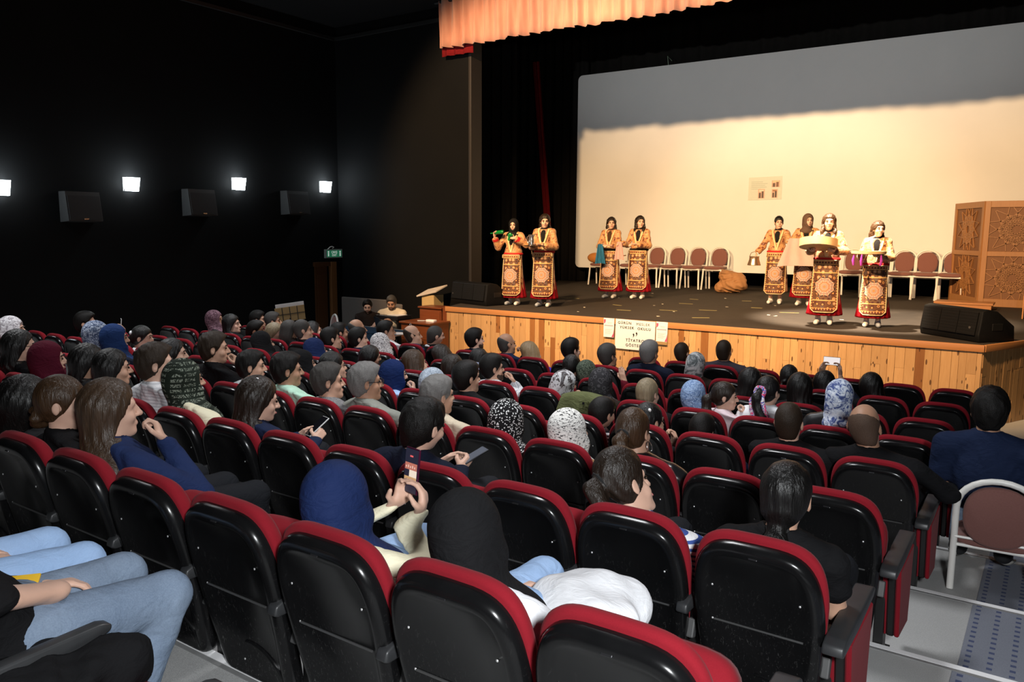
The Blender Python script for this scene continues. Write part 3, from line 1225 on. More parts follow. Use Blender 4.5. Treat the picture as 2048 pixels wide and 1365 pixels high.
def deform(V, yaw, pitch, dz, dx, sc, roll=0.0, twist=0.0):
    """bend a template: turn and tilt the head about the neck, stretch or sink the trunk, lean it sideways"""
    V = V.astype(np.float64).copy()
    w = sstep(V[:, 2], 0.80, 0.915)
    c = np.array([0, 0.25, 0.90])
    for ang, (i, j) in ((roll, (2, 0)), (pitch, (1, 2)), (yaw, (0, 1))):
        if ang:
            a = ang * w
            p, q = V[:, i] - c[i], V[:, j] - c[j]
            V[:, i] = c[i] + p * np.cos(a) - q * np.sin(a)
            V[:, j] = c[j] + p * np.sin(a) + q * np.cos(a)
    if twist:
        a = twist * sstep(V[:, 2], 0.52, 0.70)
        p, q = V[:, 0].copy(), V[:, 1] - 0.27
        V[:, 0] = p * np.cos(a) - q * np.sin(a)
        V[:, 1] = 0.27 + p * np.sin(a) + q * np.cos(a)
    u = sstep(V[:, 2], 0.50, 0.86)
    V[:, 2] += dz * u
    V[:, 0] += dx * sstep(V[:, 2], 0.60, 0.92)
    return V * sc
# ------------------------------------------------------------------ people: materials
def skin(name, col):
    key = ('skin', name)
    if key in MATS:
        return MATS[key]
    t = NT(name)
    v = t.coord()
    f = t.noise(v, 16, 4)
    t.base(t.mix(f, tuple(c * 0.88 for c in col), tuple(min(1, c * 1.1) for c in col)))
    MATS[key] = t.set(0.52, 0, 0.35, 0.05)
    return MATS[key]


SKINS = {'fair': skin('fair_skin', (0.62, 0.38, 0.28)), 'mid': skin('medium_skin', (0.52, 0.30, 0.205)), 'tan': skin('tanned_skin', (0.40, 0.215, 0.135))}


def hairm(name, c1, c2, rough=0.42, short=False):
    key = ('hair', name)
    if key in MATS:
        return MATS[key]
    t = NT(name)
    v = t.coord(scale=(1, 1, 0.09) if not short else (1, 1, 0.5))
    f = t.noise(v, 95 if not short else 210, 3, 0.6, 0.6)
    g = t.noise(t.coord(), 7, 3)
    t.base(t.mix(t.math('ADD', t.math('MULTIPLY', f, 0.75), t.math('MULTIPLY', g, 0.25)), c1, c2))
    t.bump(f, 0.75 if not short else 0.55, 0.008 if not short else 0.006)
    MATS[key] = t.set(rough, 0, 0.22 if short else 0.38)
    return MATS[key]


HAIR = {
    'black': hairm('black_hair', (0.0015, 0.0015, 0.0015), (0.008, 0.007, 0.0065)),
    'blacks': hairm('short_black_hair', (0.002, 0.0018, 0.0016), (0.009, 0.0075, 0.0065), 0.5, True),
    'dkbrown': hairm('dark_brown_hair', (0.005, 0.003, 0.002), (0.026, 0.016, 0.010)),
    'brown': hairm('brown_hair', (0.012, 0.006, 0.003), (0.075, 0.038, 0.017)),
    'ombre': hairm('brown_streaked_hair', (0.009, 0.006, 0.0045), (0.085, 0.048, 0.026)),
    'blond': hairm('blond_hair', (0.11, 0.07, 0.035), (0.36, 0.25, 0.13)),
    'streak': hairm('blond_streaked_hair', (0.02, 0.014, 0.009), (0.42, 0.33, 0.20)),
    'grey': hairm('grey_hair', (0.045, 0.043, 0.041), (0.27, 0.26, 0.25), 0.5, True),
    'dkgrey': hairm('dark_grey_hair', (0.012, 0.011, 0.010), (0.085, 0.078, 0.072), 0.5, True),
    'brownsh': hairm('short_brown_hair', (0.009, 0.006, 0.004), (0.042, 0.027, 0.017), 0.5, True),
    'beard': hairm('dark_short_beard', (0.02, 0.012, 0.008), (0.075, 0.045, 0.032), 0.6, True),
    'stubble': hairm('shaved_stubble', (0.05, 0.030, 0.021), (0.12, 0.075, 0.052), 0.6, True),
}


def pat(name, kind, *cols, sc=30.0, rough=0.8):
    """patterned fabric"""
    key = ('pat', name)
    if key in MATS:
        return MATS[key]
    t = NT(name)
    v = t.coord()
    wv = t.noise(t.coord(scale=(4, 4, 7)), 2.4, 3, 0.5, 1.0)
    if kind == 'dots':
        d = t.voro(v, sc)
        c = t.mix(t.math('LESS_THAN', d, 0.36), cols[0], cols[1])
    elif kind == 'dash':
        d = t.noise(t.coord(scale=(1, 1, 2.6), rot=(0.5, 0.3, 0)), sc, 2, 0.6, 0.8)
        c = t.ramp(d, [(0.0, cols[1]), (0.40, cols[1]), (0.44, cols[0]), (1, cols[0])])
    elif kind == 'mottle':
        d = t.noise(v, sc, 4, 0.65, 1.6)
        st = [(0.30, cols[0]), (0.44, cols[0]), (0.50, cols[1]), (0.62, cols[-1])]
        c = t.ramp(d, st)
    elif kind == 'marble':
        d = t.noise(t.coord(scale=(1, 1, 0.6), rot=(0.7, 0.4, 0)), sc, 5, 0.6, 2.4)
        c = t.ramp(d, [(0.30, cols[1]), (0.42, cols[2]), (0.47, cols[0]), (0.60, cols[0]), (0.66, cols[1])])
    elif kind == 'floral':
        d = t.voro(v, sc)
        e = t.noise(v, sc * 2.2, 3, 0.6, 1.5)
        c = t.mix(t.math('MULTIPLY', t.math('LESS_THAN', d, 0.42), t.math('GREATER_THAN', e, 0.49)), cols[0], cols[1])
    elif kind == 'glyph':
        x, y, z = t.sep(v)
        ang = t.math('ARCTAN2', x, t.math('SUBTRACT', y, 0.25))
        a = t.math('FRACT', t.math('MULTIPLY', ang, 3.4))
        b = t.math('FRACT', t.math('MULTIPLY', z, 30.0))
        da = t.math('ABSOLUTE', t.math('SUBTRACT', a, 0.5))
        db = t.math('ABSOLUTE', t.math('SUBTRACT', b, 0.5))
        inb = t.math('MULTIPLY', t.math('LESS_THAN', da, 0.3), t.math('LESS_THAN', db, 0.3))
        e = t.noise(v, 130, 1)
        c = t.mix(t.math('MULTIPLY', inb, t.math('GREATER_THAN', e, 0.5)), cols[0], cols[1])
    elif kind == 'hstripe':
        x, y, z = t.sep(v)
        b = t.math('FRACT', t.math('MULTIPLY', t.math('ADD', z, t.math('MULTIPLY', wv, 0.006)), sc))
        c = t.mix(t.math('LESS_THAN', b, 0.42), cols[0], cols[1])
    elif kind == 'vstripe':
        x, y, z = t.sep(v)
        b = t.math('FRACT', t.math('MULTIPLY', x, sc))
        c = t.mix(t.math('LESS_THAN', b, 0.22), cols[0], cols[1])
    elif kind == 'denim':
        d = t.noise(v, 230, 2)
        e = t.noise(v, 5, 4)
        c = t.mix(t.math('ADD', t.math('MULTIPLY', d, 0.4), t.math('MULTIPLY', e, 0.6)), cols[0], cols[1])
    elif kind == 'rings':
        x, y, z = t.sep(v)
        d = t.voro(v, sc)
        c = t.mix(t.math('LESS_THAN', t.math('ABSOLUTE', t.math('SUBTRACT', d, 0.38)), 0.07), cols[0], cols[1])
    elif kind == 'rainbow':
        d = t.noise(v, sc, 2, 0.5, 1.0)
        c = t.ramp(d, [(0.36, cols[0]), (0.44, cols[1]), (0.52, cols[2]), (0.60, cols[3])], 'CONSTANT')
    t.base(c)
    t.bump(wv, 0.28, 0.05)
    MATS[key] = t.set(rough, 0, 0.12, 0.0)
    return MATS[key]


W_ = (0.74, 0.74, 0.76)
FAB = {
    'black': cloth('black_fabric', (0.008, 0.008, 0.009)),
    'charcoal': cloth('charcoal_fabric', (0.022, 0.022, 0.024)),
    'white': cloth('white_fabric', (0.78, 0.79, 0.82), 0.8, 0.2, 0.05),
    'cream': cloth('cream_fabric', (0.80, 0.75, 0.55), 0.8, 0.25, 0.05),
    'navy': cloth('navy_fabric', (0.012, 0.020, 0.052)),
    'dknavy': cloth('dark_navy_fabric', (0.008, 0.011, 0.024)),
    'bluesuit': cloth('blue_suit_fabric', (0.018, 0.036, 0.13)),
    'blue': cloth('dull_blue_fabric', (0.015, 0.027, 0.085)),
    'ltblue': cloth('light_blue_fabric', (0.40, 0.55, 0.85)),
    'mint': cloth('mint_fabric', (0.50, 0.78, 0.62)),
    'greyp': cloth('grey_polo_fabric', (0.25, 0.26, 0.23)),
    'greys': pat('grey_knit', 'mottle', (0.12, 0.12, 0.125), (0.22, 0.22, 0.225), (0.30, 0.30, 0.31), sc=90),
    'beige': cloth('beige_fabric', (0.56, 0.48, 0.36)),
    'brown': cloth('brown_fabric', (0.055, 0.028, 0.014)),
    'camel': cloth('camel_fabric', (0.24, 0.125, 0.055)),
    'dkbrown': cloth('dark_brown_fabric', (0.022, 0.014, 0.011)),
    'dkgreen': cloth('dark_green_fabric', (0.008, 0.022, 0.018)),
    'maroon': cloth('maroon_fabric', (0.10, 0.006, 0.014)),
    'violet': cloth('violet_fabric', (0.05, 0.03, 0.45)),
    'pink': cloth('pale_pink_fabric', (0.80, 0.66, 0.70), 0.8, 0.2, 0.05),
    'greyv': cloth('grey_violet_fabric', (0.045, 0.038, 0.048)),
    'jeans': pat('faded_blue_denim', 'denim', (0.06, 0.09, 0.15), (0.28, 0.355, 0.46), rough=0.9),
    'ltjeans': pat('light_blue_denim', 'denim', (0.22, 0.35, 0.58), (0.40, 0.55, 0.80), rough=0.9),
    'dktrous': cloth('dark_trousers', (0.013, 0.014, 0.017)),
    'stripeb': pat('blue_white_stripes', 'hstripe', W_, (0.045, 0.085, 0.30), sc=34),
    'stripek': pat('thin_black_stripes', 'hstripe', W_, (0.02, 0.02, 0.025), sc=36),
    'stripeg': pat('pale_ribbed_knit', 'hstripe', (0.78, 0.78, 0.80), (0.56, 0.57, 0.60), sc=48),
    'stripev': pat('pinstripe_shirt', 'vstripe', W_, (0.33, 0.36, 0.42), sc=48),
    'leather': plain('black_leather', (0.010, 0.010, 0.011), 0.24, spec=0.6, var=0.4),
    'puffer': plain('black_padded_nylon', (0.010, 0.010, 0.012), 0.4, spec=0.5, var=0.4),
    # headscarves
    's_navy': cloth('navy_scarf', (0.011, 0.022, 0.080), 0.75, 0.3),
    's_blue': cloth('blue_scarf', (0.014, 0.036, 0.12), 0.8, 0.3),
    's_royal': cloth('deep_blue_scarf', (0.008, 0.020, 0.085), 0.75, 0.3),
    's_black': cloth('black_scarf', (0.009, 0.009, 0.010), 0.85, 0.3),
    's_maroon': cloth('maroon_scarf', (0.075, 0.007, 0.018), 0.85, 0.3),
    's_brown': cloth('brown_scarf', (0.10, 0.062, 0.045), 0.75, 0.3),
    's_greyw': pat('grey_white_scarf', 'mottle', (0.30, 0.28, 0.30), (0.52, 0.50, 0.52), (0.66, 0.65, 0.67), sc=26),
    's_bluegrey': pat('blue_grey_patterned_scarf', 'mottle', (0.05, 0.07, 0.13), (0.14, 0.18, 0.27), (0.50, 0.55, 0.65), sc=42),
    's_bluew': pat('pale_blue_patterned_scarf', 'mottle', (0.10, 0.17, 0.34), (0.22, 0.32, 0.52), (0.34, 0.45, 0.64), sc=60),
    's_ltgrey': pat('pale_grey_blue_scarf', 'mottle', (0.18, 0.22, 0.28), (0.38, 0.44, 0.52), (0.52, 0.58, 0.66), sc=80),
    's_mauve': pat('mauve_patterned_scarf', 'mottle', (0.05, 0.025, 0.035), (0.16, 0.085, 0.11), (0.30, 0.18, 0.22), sc=45),
    's_green': pat('dark_green_patterned_scarf', 'mottle', (0.018, 0.025, 0.018), (0.05, 0.065, 0.045), (0.17, 0.20, 0.15), sc=90),
    's_rings': pat('charcoal_ring_patterned_scarf', 'rings', (0.030, 0.029, 0.032), (0.075, 0.072, 0.078), sc=24),
    's_marble': pat('grey_marbled_scarf', 'marble', (0.60, 0.60, 0.62), (0.16, 0.16, 0.17), (0.045, 0.03, 0.028), sc=9),
    's_dots': pat('black_scarf_with_white_dots', 'dots', (0.012, 0.012, 0.013), (0.80, 0.80, 0.80), sc=78),
    's_dash': pat('white_scarf_with_black_dashes', 'dash', (0.78, 0.77, 0.74), (0.02, 0.02, 0.022), sc=62),
    's_leop': pat('white_spotted_scarf', 'mottle', (0.05, 0.045, 0.05), (0.66, 0.64, 0.64), (0.78, 0.76, 0.76), sc=62),
    's_floral': pat('white_scarf_with_blue_flowers', 'mottle', (0.07, 0.10, 0.27), (0.46, 0.53, 0.68), (0.72, 0.76, 0.84), sc=20),
    's_glyph': pat('dark_scarf_with_pale_motifs', 'glyph', (0.016, 0.022, 0.016), (0.22, 0.25, 0.20)),
    's_satin': pat('silver_satin_scarf', 'mottle', (0.10, 0.115, 0.12), (0.30, 0.32, 0.33), (0.52, 0.53, 0.53), sc=8, rough=0.38),
    's_rain': pat('multicoloured_hair_scarf', 'rainbow', (0.70, 0.08, 0.22), (0.75, 0.72, 0.75), (0.08, 0.09, 0.45), (0.75, 0.25, 0.40), sc=30),
}
M_SHOE = plain('dark_shoe_leather', (0.012, 0.011, 0.010), 0.5)
M_EYE = plain('dark_eye', (0.01, 0.007, 0.005), 0.2)
M_LIPS = plain('lip_skin', (0.32, 0.10, 0.09), 0.45)
M_BROW = plain('dark_brow', (0.012, 0.009, 0.007), 0.8)
M_TIE = plain('black_hair_tie', (0.01, 0.01, 0.01), 0.8)
M_WHITEPL = plain('white_plastic', (0.75, 0.75, 0.74), 0.4)
M_GOLD = plain('gold_metal', (0.7, 0.5, 0.2), 0.25, 0.9)
M_SILVER = plain('silver_metal', (0.75, 0.76, 0.78), 0.2, 0.95)
M_PHONEBODY = plain('black_phone_case', (0.01, 0.01, 0.012), 0.3)
M_PHONEWHITE = plain('white_phone_case', (0.72, 0.72, 0.72), 0.35)
M_SCREENOFF = plain('dark_glass_screen', (0.006, 0.006, 0.008), 0.08)
# ------------------------------------------------------------------ the audience
PEOPLE = {}
_MC = {}
TROUSERS_ME = {}


def part_me(key, V, Q, mat):
    if key is not None and key in _MC:
        return _MC[key]
    me = raw_mesh(key[0] if key else 'part', V, Q, mat)
    if key is not None:
        _MC[key] = me
    return me


def person(pid, r, n, zr, label, m, head, top, skin_='mid', pose='lap', yaw=None, pitch=0.0, dx=0.0, sc=1.04, trous='dktrous', face=None, dy=0.0, tail=0, extra=None, L=0.34, roll=0.0, seatn=None, loc=None, fine=None, lower=True, twist=0.0, ay=0.80, shoe=None, lean=0.12):
    """one seated person; head = (style, colour); top = (sleeve, colour)"""
    fine = (r <= 1) if fine is None else fine
    if loc is None:
        loc = (-n * SEAT_P, r * ROW_P + dy, TIER[r])
        sn_ = int(math.floor(n)) if seatn is None else seatn
        off = loc[0] + (sn_ + 0.5) * SEAT_P
        dx = max(-lean, min(lean, off))
        loc = (loc[0] - dx, loc[1], loc[2])
        dx /= sc
    x, y, z = loc
    if yaw is None:
        yaw = -math.atan2(-4.6 - x, 12.0 - y) * 0.8 + random.uniform(-0.12, 0.12)
    dz = (BACK_H + 0.9 * zr) / sc - 1.0
    dz = max(-0.20, min(0.12, dz))
    o = thing('person', label, 'person', loc, 0, 'audience in the theatre seats')
    df = lambda V: deform(V, yaw, pitch, dz, dx, sc, roll, twist)
    V, Q = body_np(m, pose, fine, ay)
    link('body', raw_mesh('body', df(V), Q, SKINS[skin_]), o)
    if top is not None:
        V, Q = shirt_np(m, pose, top[0], fine)
        nm = {'leather': 'jacket', 'puffer': 'jacket', 'bluesuit': 'jacket', 'dknavy': 'jacket', 'beige': 'jacket'}.get(top[1], 'shirt')
        link(nm, raw_mesh(nm, df(V), Q, FAB[top[1]]), o)
    if lower:
        tk = (trous, round(sc, 2), r <= -1 or ay < 0.8, ay)
        if tk not in TROUSERS_ME:
            V, Q = trousers_np(tk[2], ay)
            TROUSERS_ME[tk] = raw_mesh('trousers', V * sc, Q, FAB[trous])
        link('trousers', TROUSERS_ME[tk], o)
        sk_ = ('shoe', ay, shoe.name if shoe else '')
        if sk_ not in _MC:
            _MC[sk_] = [raw_mesh('shoe', v, q, shoe or M_SHOE) for v, q in (SHOES if ay == 0.80 else shoes_me(ay))]
        for s_ in _MC[sk_]:
            ob = link('shoe', s_, o)
            ob.scale = (sc, sc, sc)
    style, hc = head
    if style == 'scarf':
        V, Q = scarf_np('tuck' if isinstance(tail, str) else 'cape', fine, tail if not isinstance(tail, str) else 0)
        link('headscarf', raw_mesh('headscarf', df(V), Q, FAB[hc]), o)
    elif style != 'bald':
        V, Q = hair_np(style, fine, m, L)
        h = link('hair', raw_mesh('hair', df(V), Q, HAIR[hc]), o)
        H = HEAD0
        if style in ('pony', 'lowpony'):
            mb = MB()
            c_ = H + (np.array([0, -0.112, 0.0]) if style == 'pony' else np.array([0, -0.078, -0.092]))
            mb.tube([Vector(c_) + Vector((0.032 * math.cos(a), -0.3 * 0.032 * math.sin(a) if style == 'pony' else 0.02 * math.sin(a), 0.032 * math.sin(a) * (1 if style == 'pony' else 0.3))) for a in np.linspace(0, 2 * PI, 10, endpoint=False)], 0.009, 6, True)
            for v in mb.bm.verts:
                v.co = Vector(df(np.array([v.co]))[0])
            mb.build('hair_tie', M_TIE, h, True)
    if face is None:
        face = r >= 0
    if face:
        for nm, (V, Q) in EYEP:
            link(nm, raw_mesh(nm, df(V), Q, {'eye': M_EYE, 'eyebrow': M_BROW, 'lips': M_LIPS}[nm]), o)
    PEOPLE[pid] = dict(o=o, df=df, r=r, n=n, label=label)
    if extra:
        for ex in extra:
            ex(o, df)
    sn = int(math.floor(n)) if seatn is None else seatn
    if r in ROWZ:
        OCC[(r, sn)] = (pid, label)
    return o


OCC = {}
SHOES = shoes_me()
EYEP = eyes_parts(HEAD0)


def moved(mb, df):
    for v in mb.bm.verts:
        v.co = Vector(df(np.array([v.co]))[0])
    return mb


def bow(at, mat, nm='hair_bow', s=1.0):
    def f(o, df):
        mb = MB()
        p = Vector(HEAD0) + Vector(at)
        for e in (-1, 1):
            mb.sph(p + Vector((e * 0.022 * s, -0.004, 0.004)), 0.022 * s, (1.0, 0.7, 0.85), 10, 8)
        mb.sph(p, 0.013 * s, (1, 1, 1), 8, 6)
        moved(mb, df).build(nm, mat, o, True)
    return f


def glasses(o, df):
    H = Vector(HEAD0)
    mb = MB()
    for e in (-1, 1):
        mb.tube([H + Vector((e * 0.033 + 0.024 * math.cos(a), 0.112, 0.004 + 0.019 * math.sin(a))) for a in np.linspace(0, 2 * PI, 12, endpoint=False)], 0.0022, 5, True)
        mb.tube([H + Vector((e * 0.057, 0.110, 0.008)), H + Vector((e * 0.080, 0.05, 0.012)), H + Vector((e * 0.083, -0.005, 0.010)), H + Vector((e * 0.083, -0.02, -0.008))], 0.0024, 5)
    mb.tube([H + Vector((-0.010, 0.113, 0.008)), H + Vector((0.010, 0.113, 0.008))], 0.0024, 5)
    moved(mb, df).build('glasses', M_PHONEBODY, o, True)


def beard(o, df):
    F = Field(axis(-0.08, 0.08, 0.009), axis(0.20, 0.40, 0.009), axis(0.86, 1.0, 0.009))
    H = HEAD0
    F.ell(H + np.array([0, 0.026, -0.052]), (0.0615, 0.0705, 0.078), 0.01)
    F.ell(H + np.array([0, 0.063, -0.096]), (0.026, 0.023, 0.021), 0.02)
    F.cut(lambda x, y, z: z - (H[2] - 0.040) - 0.35 * np.maximum(0, H[1] + 0.03 - y))
    F.ell(H + np.array([0, 0.105, -0.062]), (0.022, 0.02, 0.010), 0.004, '-')
    F.cut(lambda x, y, z: (H[1] - 0.02) - y)
    V, Q = F.mesh()
    link('beard', raw_mesh('beard', df(V * 1.0), Q, HAIR['beard']), o)


def collar(col):
    def f(o, df):
        mb = MB()
        P_ = []
        for a in np.linspace(0, 2 * PI, 20, endpoint=False):
            P_.append((0.070 * math.cos(a), 0.252 + 0.068 * math.sin(a), 0.862 - 0.02 * math.sin(a)))
        mb.tube(P_, 0.014, 8, True)
        moved(mb, df).build('collar', FAB[col], o, True)
    return f


def earring(o, df):
    for e in (-1, 1):
        mb = MB()
        c_ = Vector(HEAD0) + Vector((e * 0.084, -0.005, -0.066))
        mb.tube([c_ + Vector((0, 0.026 * math.cos(a), 0.026 * math.sin(a))) for a in np.linspace(0, 2 * PI, 14, endpoint=False)], 0.0022, 5, True)
        moved(mb, df).build('hoop_earring', M_SILVER, o, True)


def scarfband(o, df):
    """bright scarf tied round the pony tail, its ends hanging down the back"""
    H = Vector(HEAD0)
    mb = MB()
    mb.tube([H + Vector((0.042 * math.cos(a), -0.118 + 0.01 * math.sin(a), 0.01 + 0.042 * math.sin(a))) for a in np.linspace(0, 2 * PI, 12, endpoint=False)], 0.016, 7, True)
    for e in (-1, 1):
        mb.tube([H + Vector((e * 0.03, -0.125, 0.0)), H + Vector((e * 0.055, -0.155, -0.06)), H + Vector((e * 0.06, -0.150, -0.14)), H + Vector((e * 0.05, -0.14, -0.22))], [0.012, 0.017, 0.019, 0.014], 7)
    moved(mb, df).build('hair_scarf', FAB['s_rain'], o, True)


def phone(name_label, pid, loc_t, w, h, case, mats, tilt, zrot=0.0, scr=None, world_rot=None):
    """phone held by a person: loc_t in the person's template space; screen faces the holder"""
    p = PEOPLE[pid]
    pos = Vector(p['df'](np.array([loc_t]))[0]) + Vector(p['o'].location)
    t = thing('phone', name_label, 'phone', pos, 0)
    t.rotation_euler = world_rot if world_rot else (tilt, 0, zrot)
    MB().box((0, 0, 0), (w, 0.009, h), None, 0.004).build('phone_body', case, t, True)
    MB().box((0, -0.0048, 0), (w - 0.007, 0.0006, h - 0.007)).build('screen', mats, t)
    MB().cyl((-w / 2 + 0.012, 0.0052, h / 2 - 0.014), 0.006, 0.002, (PI / 2, 0, 0), 12).build('camera_lens', M_SCREENOFF, t, True)
    if scr:
        scr(t)
    return t


P = person
# nearest rows, from the camera forwards -------------------------------------------------
P(93, -1, 2.90, 0.01, 'woman in navy blue headscarf and cream jacket filming with raised phone', 0, ('scarf', 's_navy'), ('long', 'cream'), 'fair', 'phonep', -0.35, 0.02, lean=0.03, twist=0.32, tail=-1, trous='ltjeans', sc=1.08)
P(94, -1, 1.76, 0.02, 'woman in plain black headscarf and white top, back to the camera', 0, ('scarf', 's_black'), ('long', 'white'), 'fair', 'lap', -0.05, 0.0, lean=0.05, tail=1, trous='ltjeans', sc=1.08)
P(16, -1, 5.74, 0.16, 'woman with long straight brown streaked hair and dark blue jacket', 0, ('long', 'ombre'), ('long', 'blue'), 'fair', 'chin', -0.35, 0, L=0.40, sc=1.06)
P(15, -1, 6.59, 0.13, 'woman with brown hair in low bun and black top, in profile', 0, ('bun', 'brown'), ('short', 'black'), 'fair', 'chin', -0.75, 0, sc=1.06)
P(17, -1, 7.26, 0.09, 'woman with long dark hair half hidden at the left edge', 0, ('long', 'black'), ('long', 'charcoal'), 'mid', 'lap', L=0.42)
P(92, 0, 0.44, 0.12, 'woman with long black tied hair and black tee, seat by the aisle', 0, ('lowpony', 'black'), ('short', 'black'), 'mid', 'lap', 0.05, -0.05, L=0.50, sc=1.07)
P(81, 0, 1.84, 0.06, 'woman in blue and white striped top with messy dark ponytail', 0, ('pony', 'dkbrown'), ('long', 'stripeb'), 'fair', 'lap', -0.42, -0.03, lean=0.20, L=0.25, sc=1.07)
P(57, 0, 4.00, 0.13, 'man with thick black hair and dark navy jacket, phone in lap', 1, ('fade', 'blacks'), ('long', 'dknavy'), 'fair', 'text', -0.15, -0.08, sc=1.07)
P(19, 0, 6.58, 0.11, 'woman with long dark hair, silver hair clip and navy top, reading phone', 0, ('long', 'dkbrown'), ('long', 'navy'), 'fair', 'text', -0.5, -0.18, L=0.38, sc=1.05, extra=[bow((0.02, -0.03, 0.115), M_SILVER, 'hair_clip', 0.8)])
P(12, 0, 7.98, 0.15, 'woman in dark green headscarf with pale motifs and cream top', 0, ('scarf', 's_glyph'), ('long', 'cream'), 'mid', 'lap', -0.45, 0, tail=0, sc=1.05)
P(10, 0, 8.60, 0.23, 'young man with dark swept hair and white ribbed collared shirt', 1, ('fade', 'brownsh'), ('short', 'stripeg'), 'fair', 'lap', -0.55, 0, extra=[collar('white')])
P(9, 0, 9.64, 0.14, 'girl with long straight black hair beside the white-shirted young man', 0, ('long', 'black'), ('long', 'black'), 'mid', 'lap', -0.5, L=0.42)
P(8, 0, 10.28, 0.15, 'dark-haired woman right of the maroon headscarf, face turned right', 0, ('long', 'black'), ('long', 'charcoal'), 'mid', 'lap', -0.75, L=0.30)
P(3, 0, 11.51, 0.11, 'woman in plain maroon headscarf holding a phone near her face', 0, ('scarf', 's_maroon'), ('long', 'dknavy'), 'fair', 'phone', -0.6, tail=0, sc=1.08)
P(2, 0, 12.33, 0.18, 'woman with wavy black hair and glasses at far left', 0, ('long', 'black'), ('long', 'black'), 'fair', 'lap', -0.55, L=0.30, extra=[glasses])
P(75, 1, 4.50, 0.03, 'woman in black headscarf with dense white dots', 0, ('scarf', 's_dots'), ('long', 's_dots'), 'mid', 'lap', -0.2, -0.1, tail=0, sc=1.05)
P(76, 1, 3.60, 0.03, 'woman in white headscarf with black dashes and camel coat', 0, ('scarf', 's_dash'), ('long', 'camel'), 'mid', 'lap', -0.45, 0, tail='t', sc=1.05)
P(79, 1, 2.74, 0.10, 'woman with brown ponytail, hoop earrings and black leather jacket', 0, ('pony', 'brown'), ('long', 'leather'), 'mid', 'lap', -0.05, 0, L=0.24, extra=[earring], sc=1.05)
P(50, 1, 5.62, 0.13, 'older man with thin grey hair and beige jacket', 1, ('short', 'grey'), ('long', 'beige'), 'mid', 'lap', -0.35, 0)
P(52, 1, 6.97, 0.15, 'grey-haired man in glasses and grey-green polo shirt', 1, ('short', 'grey'), ('short', 'greyp'), 'tan', 'lap', -0.6, 0, extra=[glasses, collar('greyp')], sc=1.06)
P(53, 1, 7.74, 0.11, 'man with greying brown hair and grey knitted sweater', 1, ('short', 'dkgrey'), ('long', 'greys'), 'mid', 'lap', -0.65, 0)
P(54, 1, 8.64, 0.15, 'young man with black hair and mint green tee', 1, ('fade', 'blacks'), ('short', 'mint'), 'tan', 'lap', -0.6, 0)
P(14, 1, 9.46, 0.14, 'boy with short black hair and white tee beside mint tee', 1, ('short', 'blacks'), ('short', 'white'), 'mid', 'lap', -0.75, sc=0.98)
P(13, 1, 10.46, 0.25, 'man in black tee with slicked dark hair, hand at mouth', 1, ('fade', 'brownsh'), ('short', 'black'), 'mid', 'chin', -0.7, 0)
P(11, 1, 11.64, 0.14, 'woman with dark hair behind the young man in white shirt', 0, ('long', 'black'), ('long', 'black'), 'fair', 'lap', -0.7, L=0.26)
P(6, 1, 13.51, 0.21, 'woman in plain blue headscarf, left of the girl with white scrunchie', 0, ('scarf', 's_blue'), ('long', 'dknavy'), 'mid', 'lap', -0.6)
P(5, 1, 14.15, 0.22, 'woman in blue-grey patterned headscarf at the left', 0, ('scarf', 's_bluegrey'), ('long', 'black'), 'mid', 'lap', -0.4)
P(1, 1, 17.80, 0.12, 'woman in pale grey patterned headscarf at the left edge', 0, ('scarf', 's_greyw'), ('long', 'white'), 'mid', 'lap', -0.7, sc=1.15)
# fifth row from the rear --------------------------------------------------------------------
P(90, 2, 0.72, 0.17, 'bald man in black sweater on the aisle seat', 1, ('ring', 'stubble'), ('long', 'black'), 'tan', 'armout', 0.06, -0.06, sc=1.13, face=True)
P(89, 2, 1.60, 0.13, 'man with buzzed brown hair and black jacket left of the bald man', 1, ('buzz', 'brownsh'), ('long', 'black'), 'fair', 'lap', 0.05, 0)
P(80, 2, 2.74, -0.02, 'small boy whose dark crown just shows over the seat', 1, ('short', 'blacks'), ('short', 'navy'), 'mid', 'lap', 0.0, -0.2, sc=0.92)
P(78, 2, 3.58, -0.01, 'dark-haired woman with white hair clips leaning on her hand', 0, ('bun', 'black'), ('short', 'black'), 'mid', 'chin', -0.45, -0.1, extra=[bow((0.045, -0.05, 0.085), M_WHITEPL, 'hair_clip', 0.7)])
P(77, 2, 4.26, -0.00, 'small boy in thin striped tee beside the olive coat', 1, ('short', 'blacks'), ('short', 'stripek'), 'mid', 'lap', -0.35, sc=0.92)
P(48, 2, 6.82, 0.14, 'man with short black hair and plain black shirt, sixth row centre', 1, ('fade', 'blacks'), ('long', 'black'), 'mid', 'lap', -0.4)
P(47, 2, 7.53, 0.04, 'woman in pale grey-blue speckled headscarf behind older man', 0, ('scarf', 's_ltgrey'), ('long', 'ltblue'), 'mid', 'lap', -0.3)
P(46, 2, 8.44, 0.07, 'woman in deep blue headscarf and light blue shirt, chin on hand', 0, ('scarf', 's_royal'), ('long', 'ltblue'), 'fair', 'chin', -0.7, tail='t')
P(56, 2, 9.97, 0.07, 'woman with black hair just behind the deep blue headscarf', 0, ('long', 'black'), ('long', 'black'), 'mid', 'lap', -0.5, L=0.26)
P(55, 2, 10.81, 0.05, 'woman in black headscarf and pale blue top behind mint tee', 0, ('scarf', 's_black'), ('long', 'ltblue'), 'mid', 'lap', -0.6)
P(4, 2, 18.88, 0.17, 'dark-haired man in dark green top holding up a phone', 1, ('short', 'blacks'), ('short', 'dkgreen'), 'mid', 'phone', -0.75, sc=1.12)
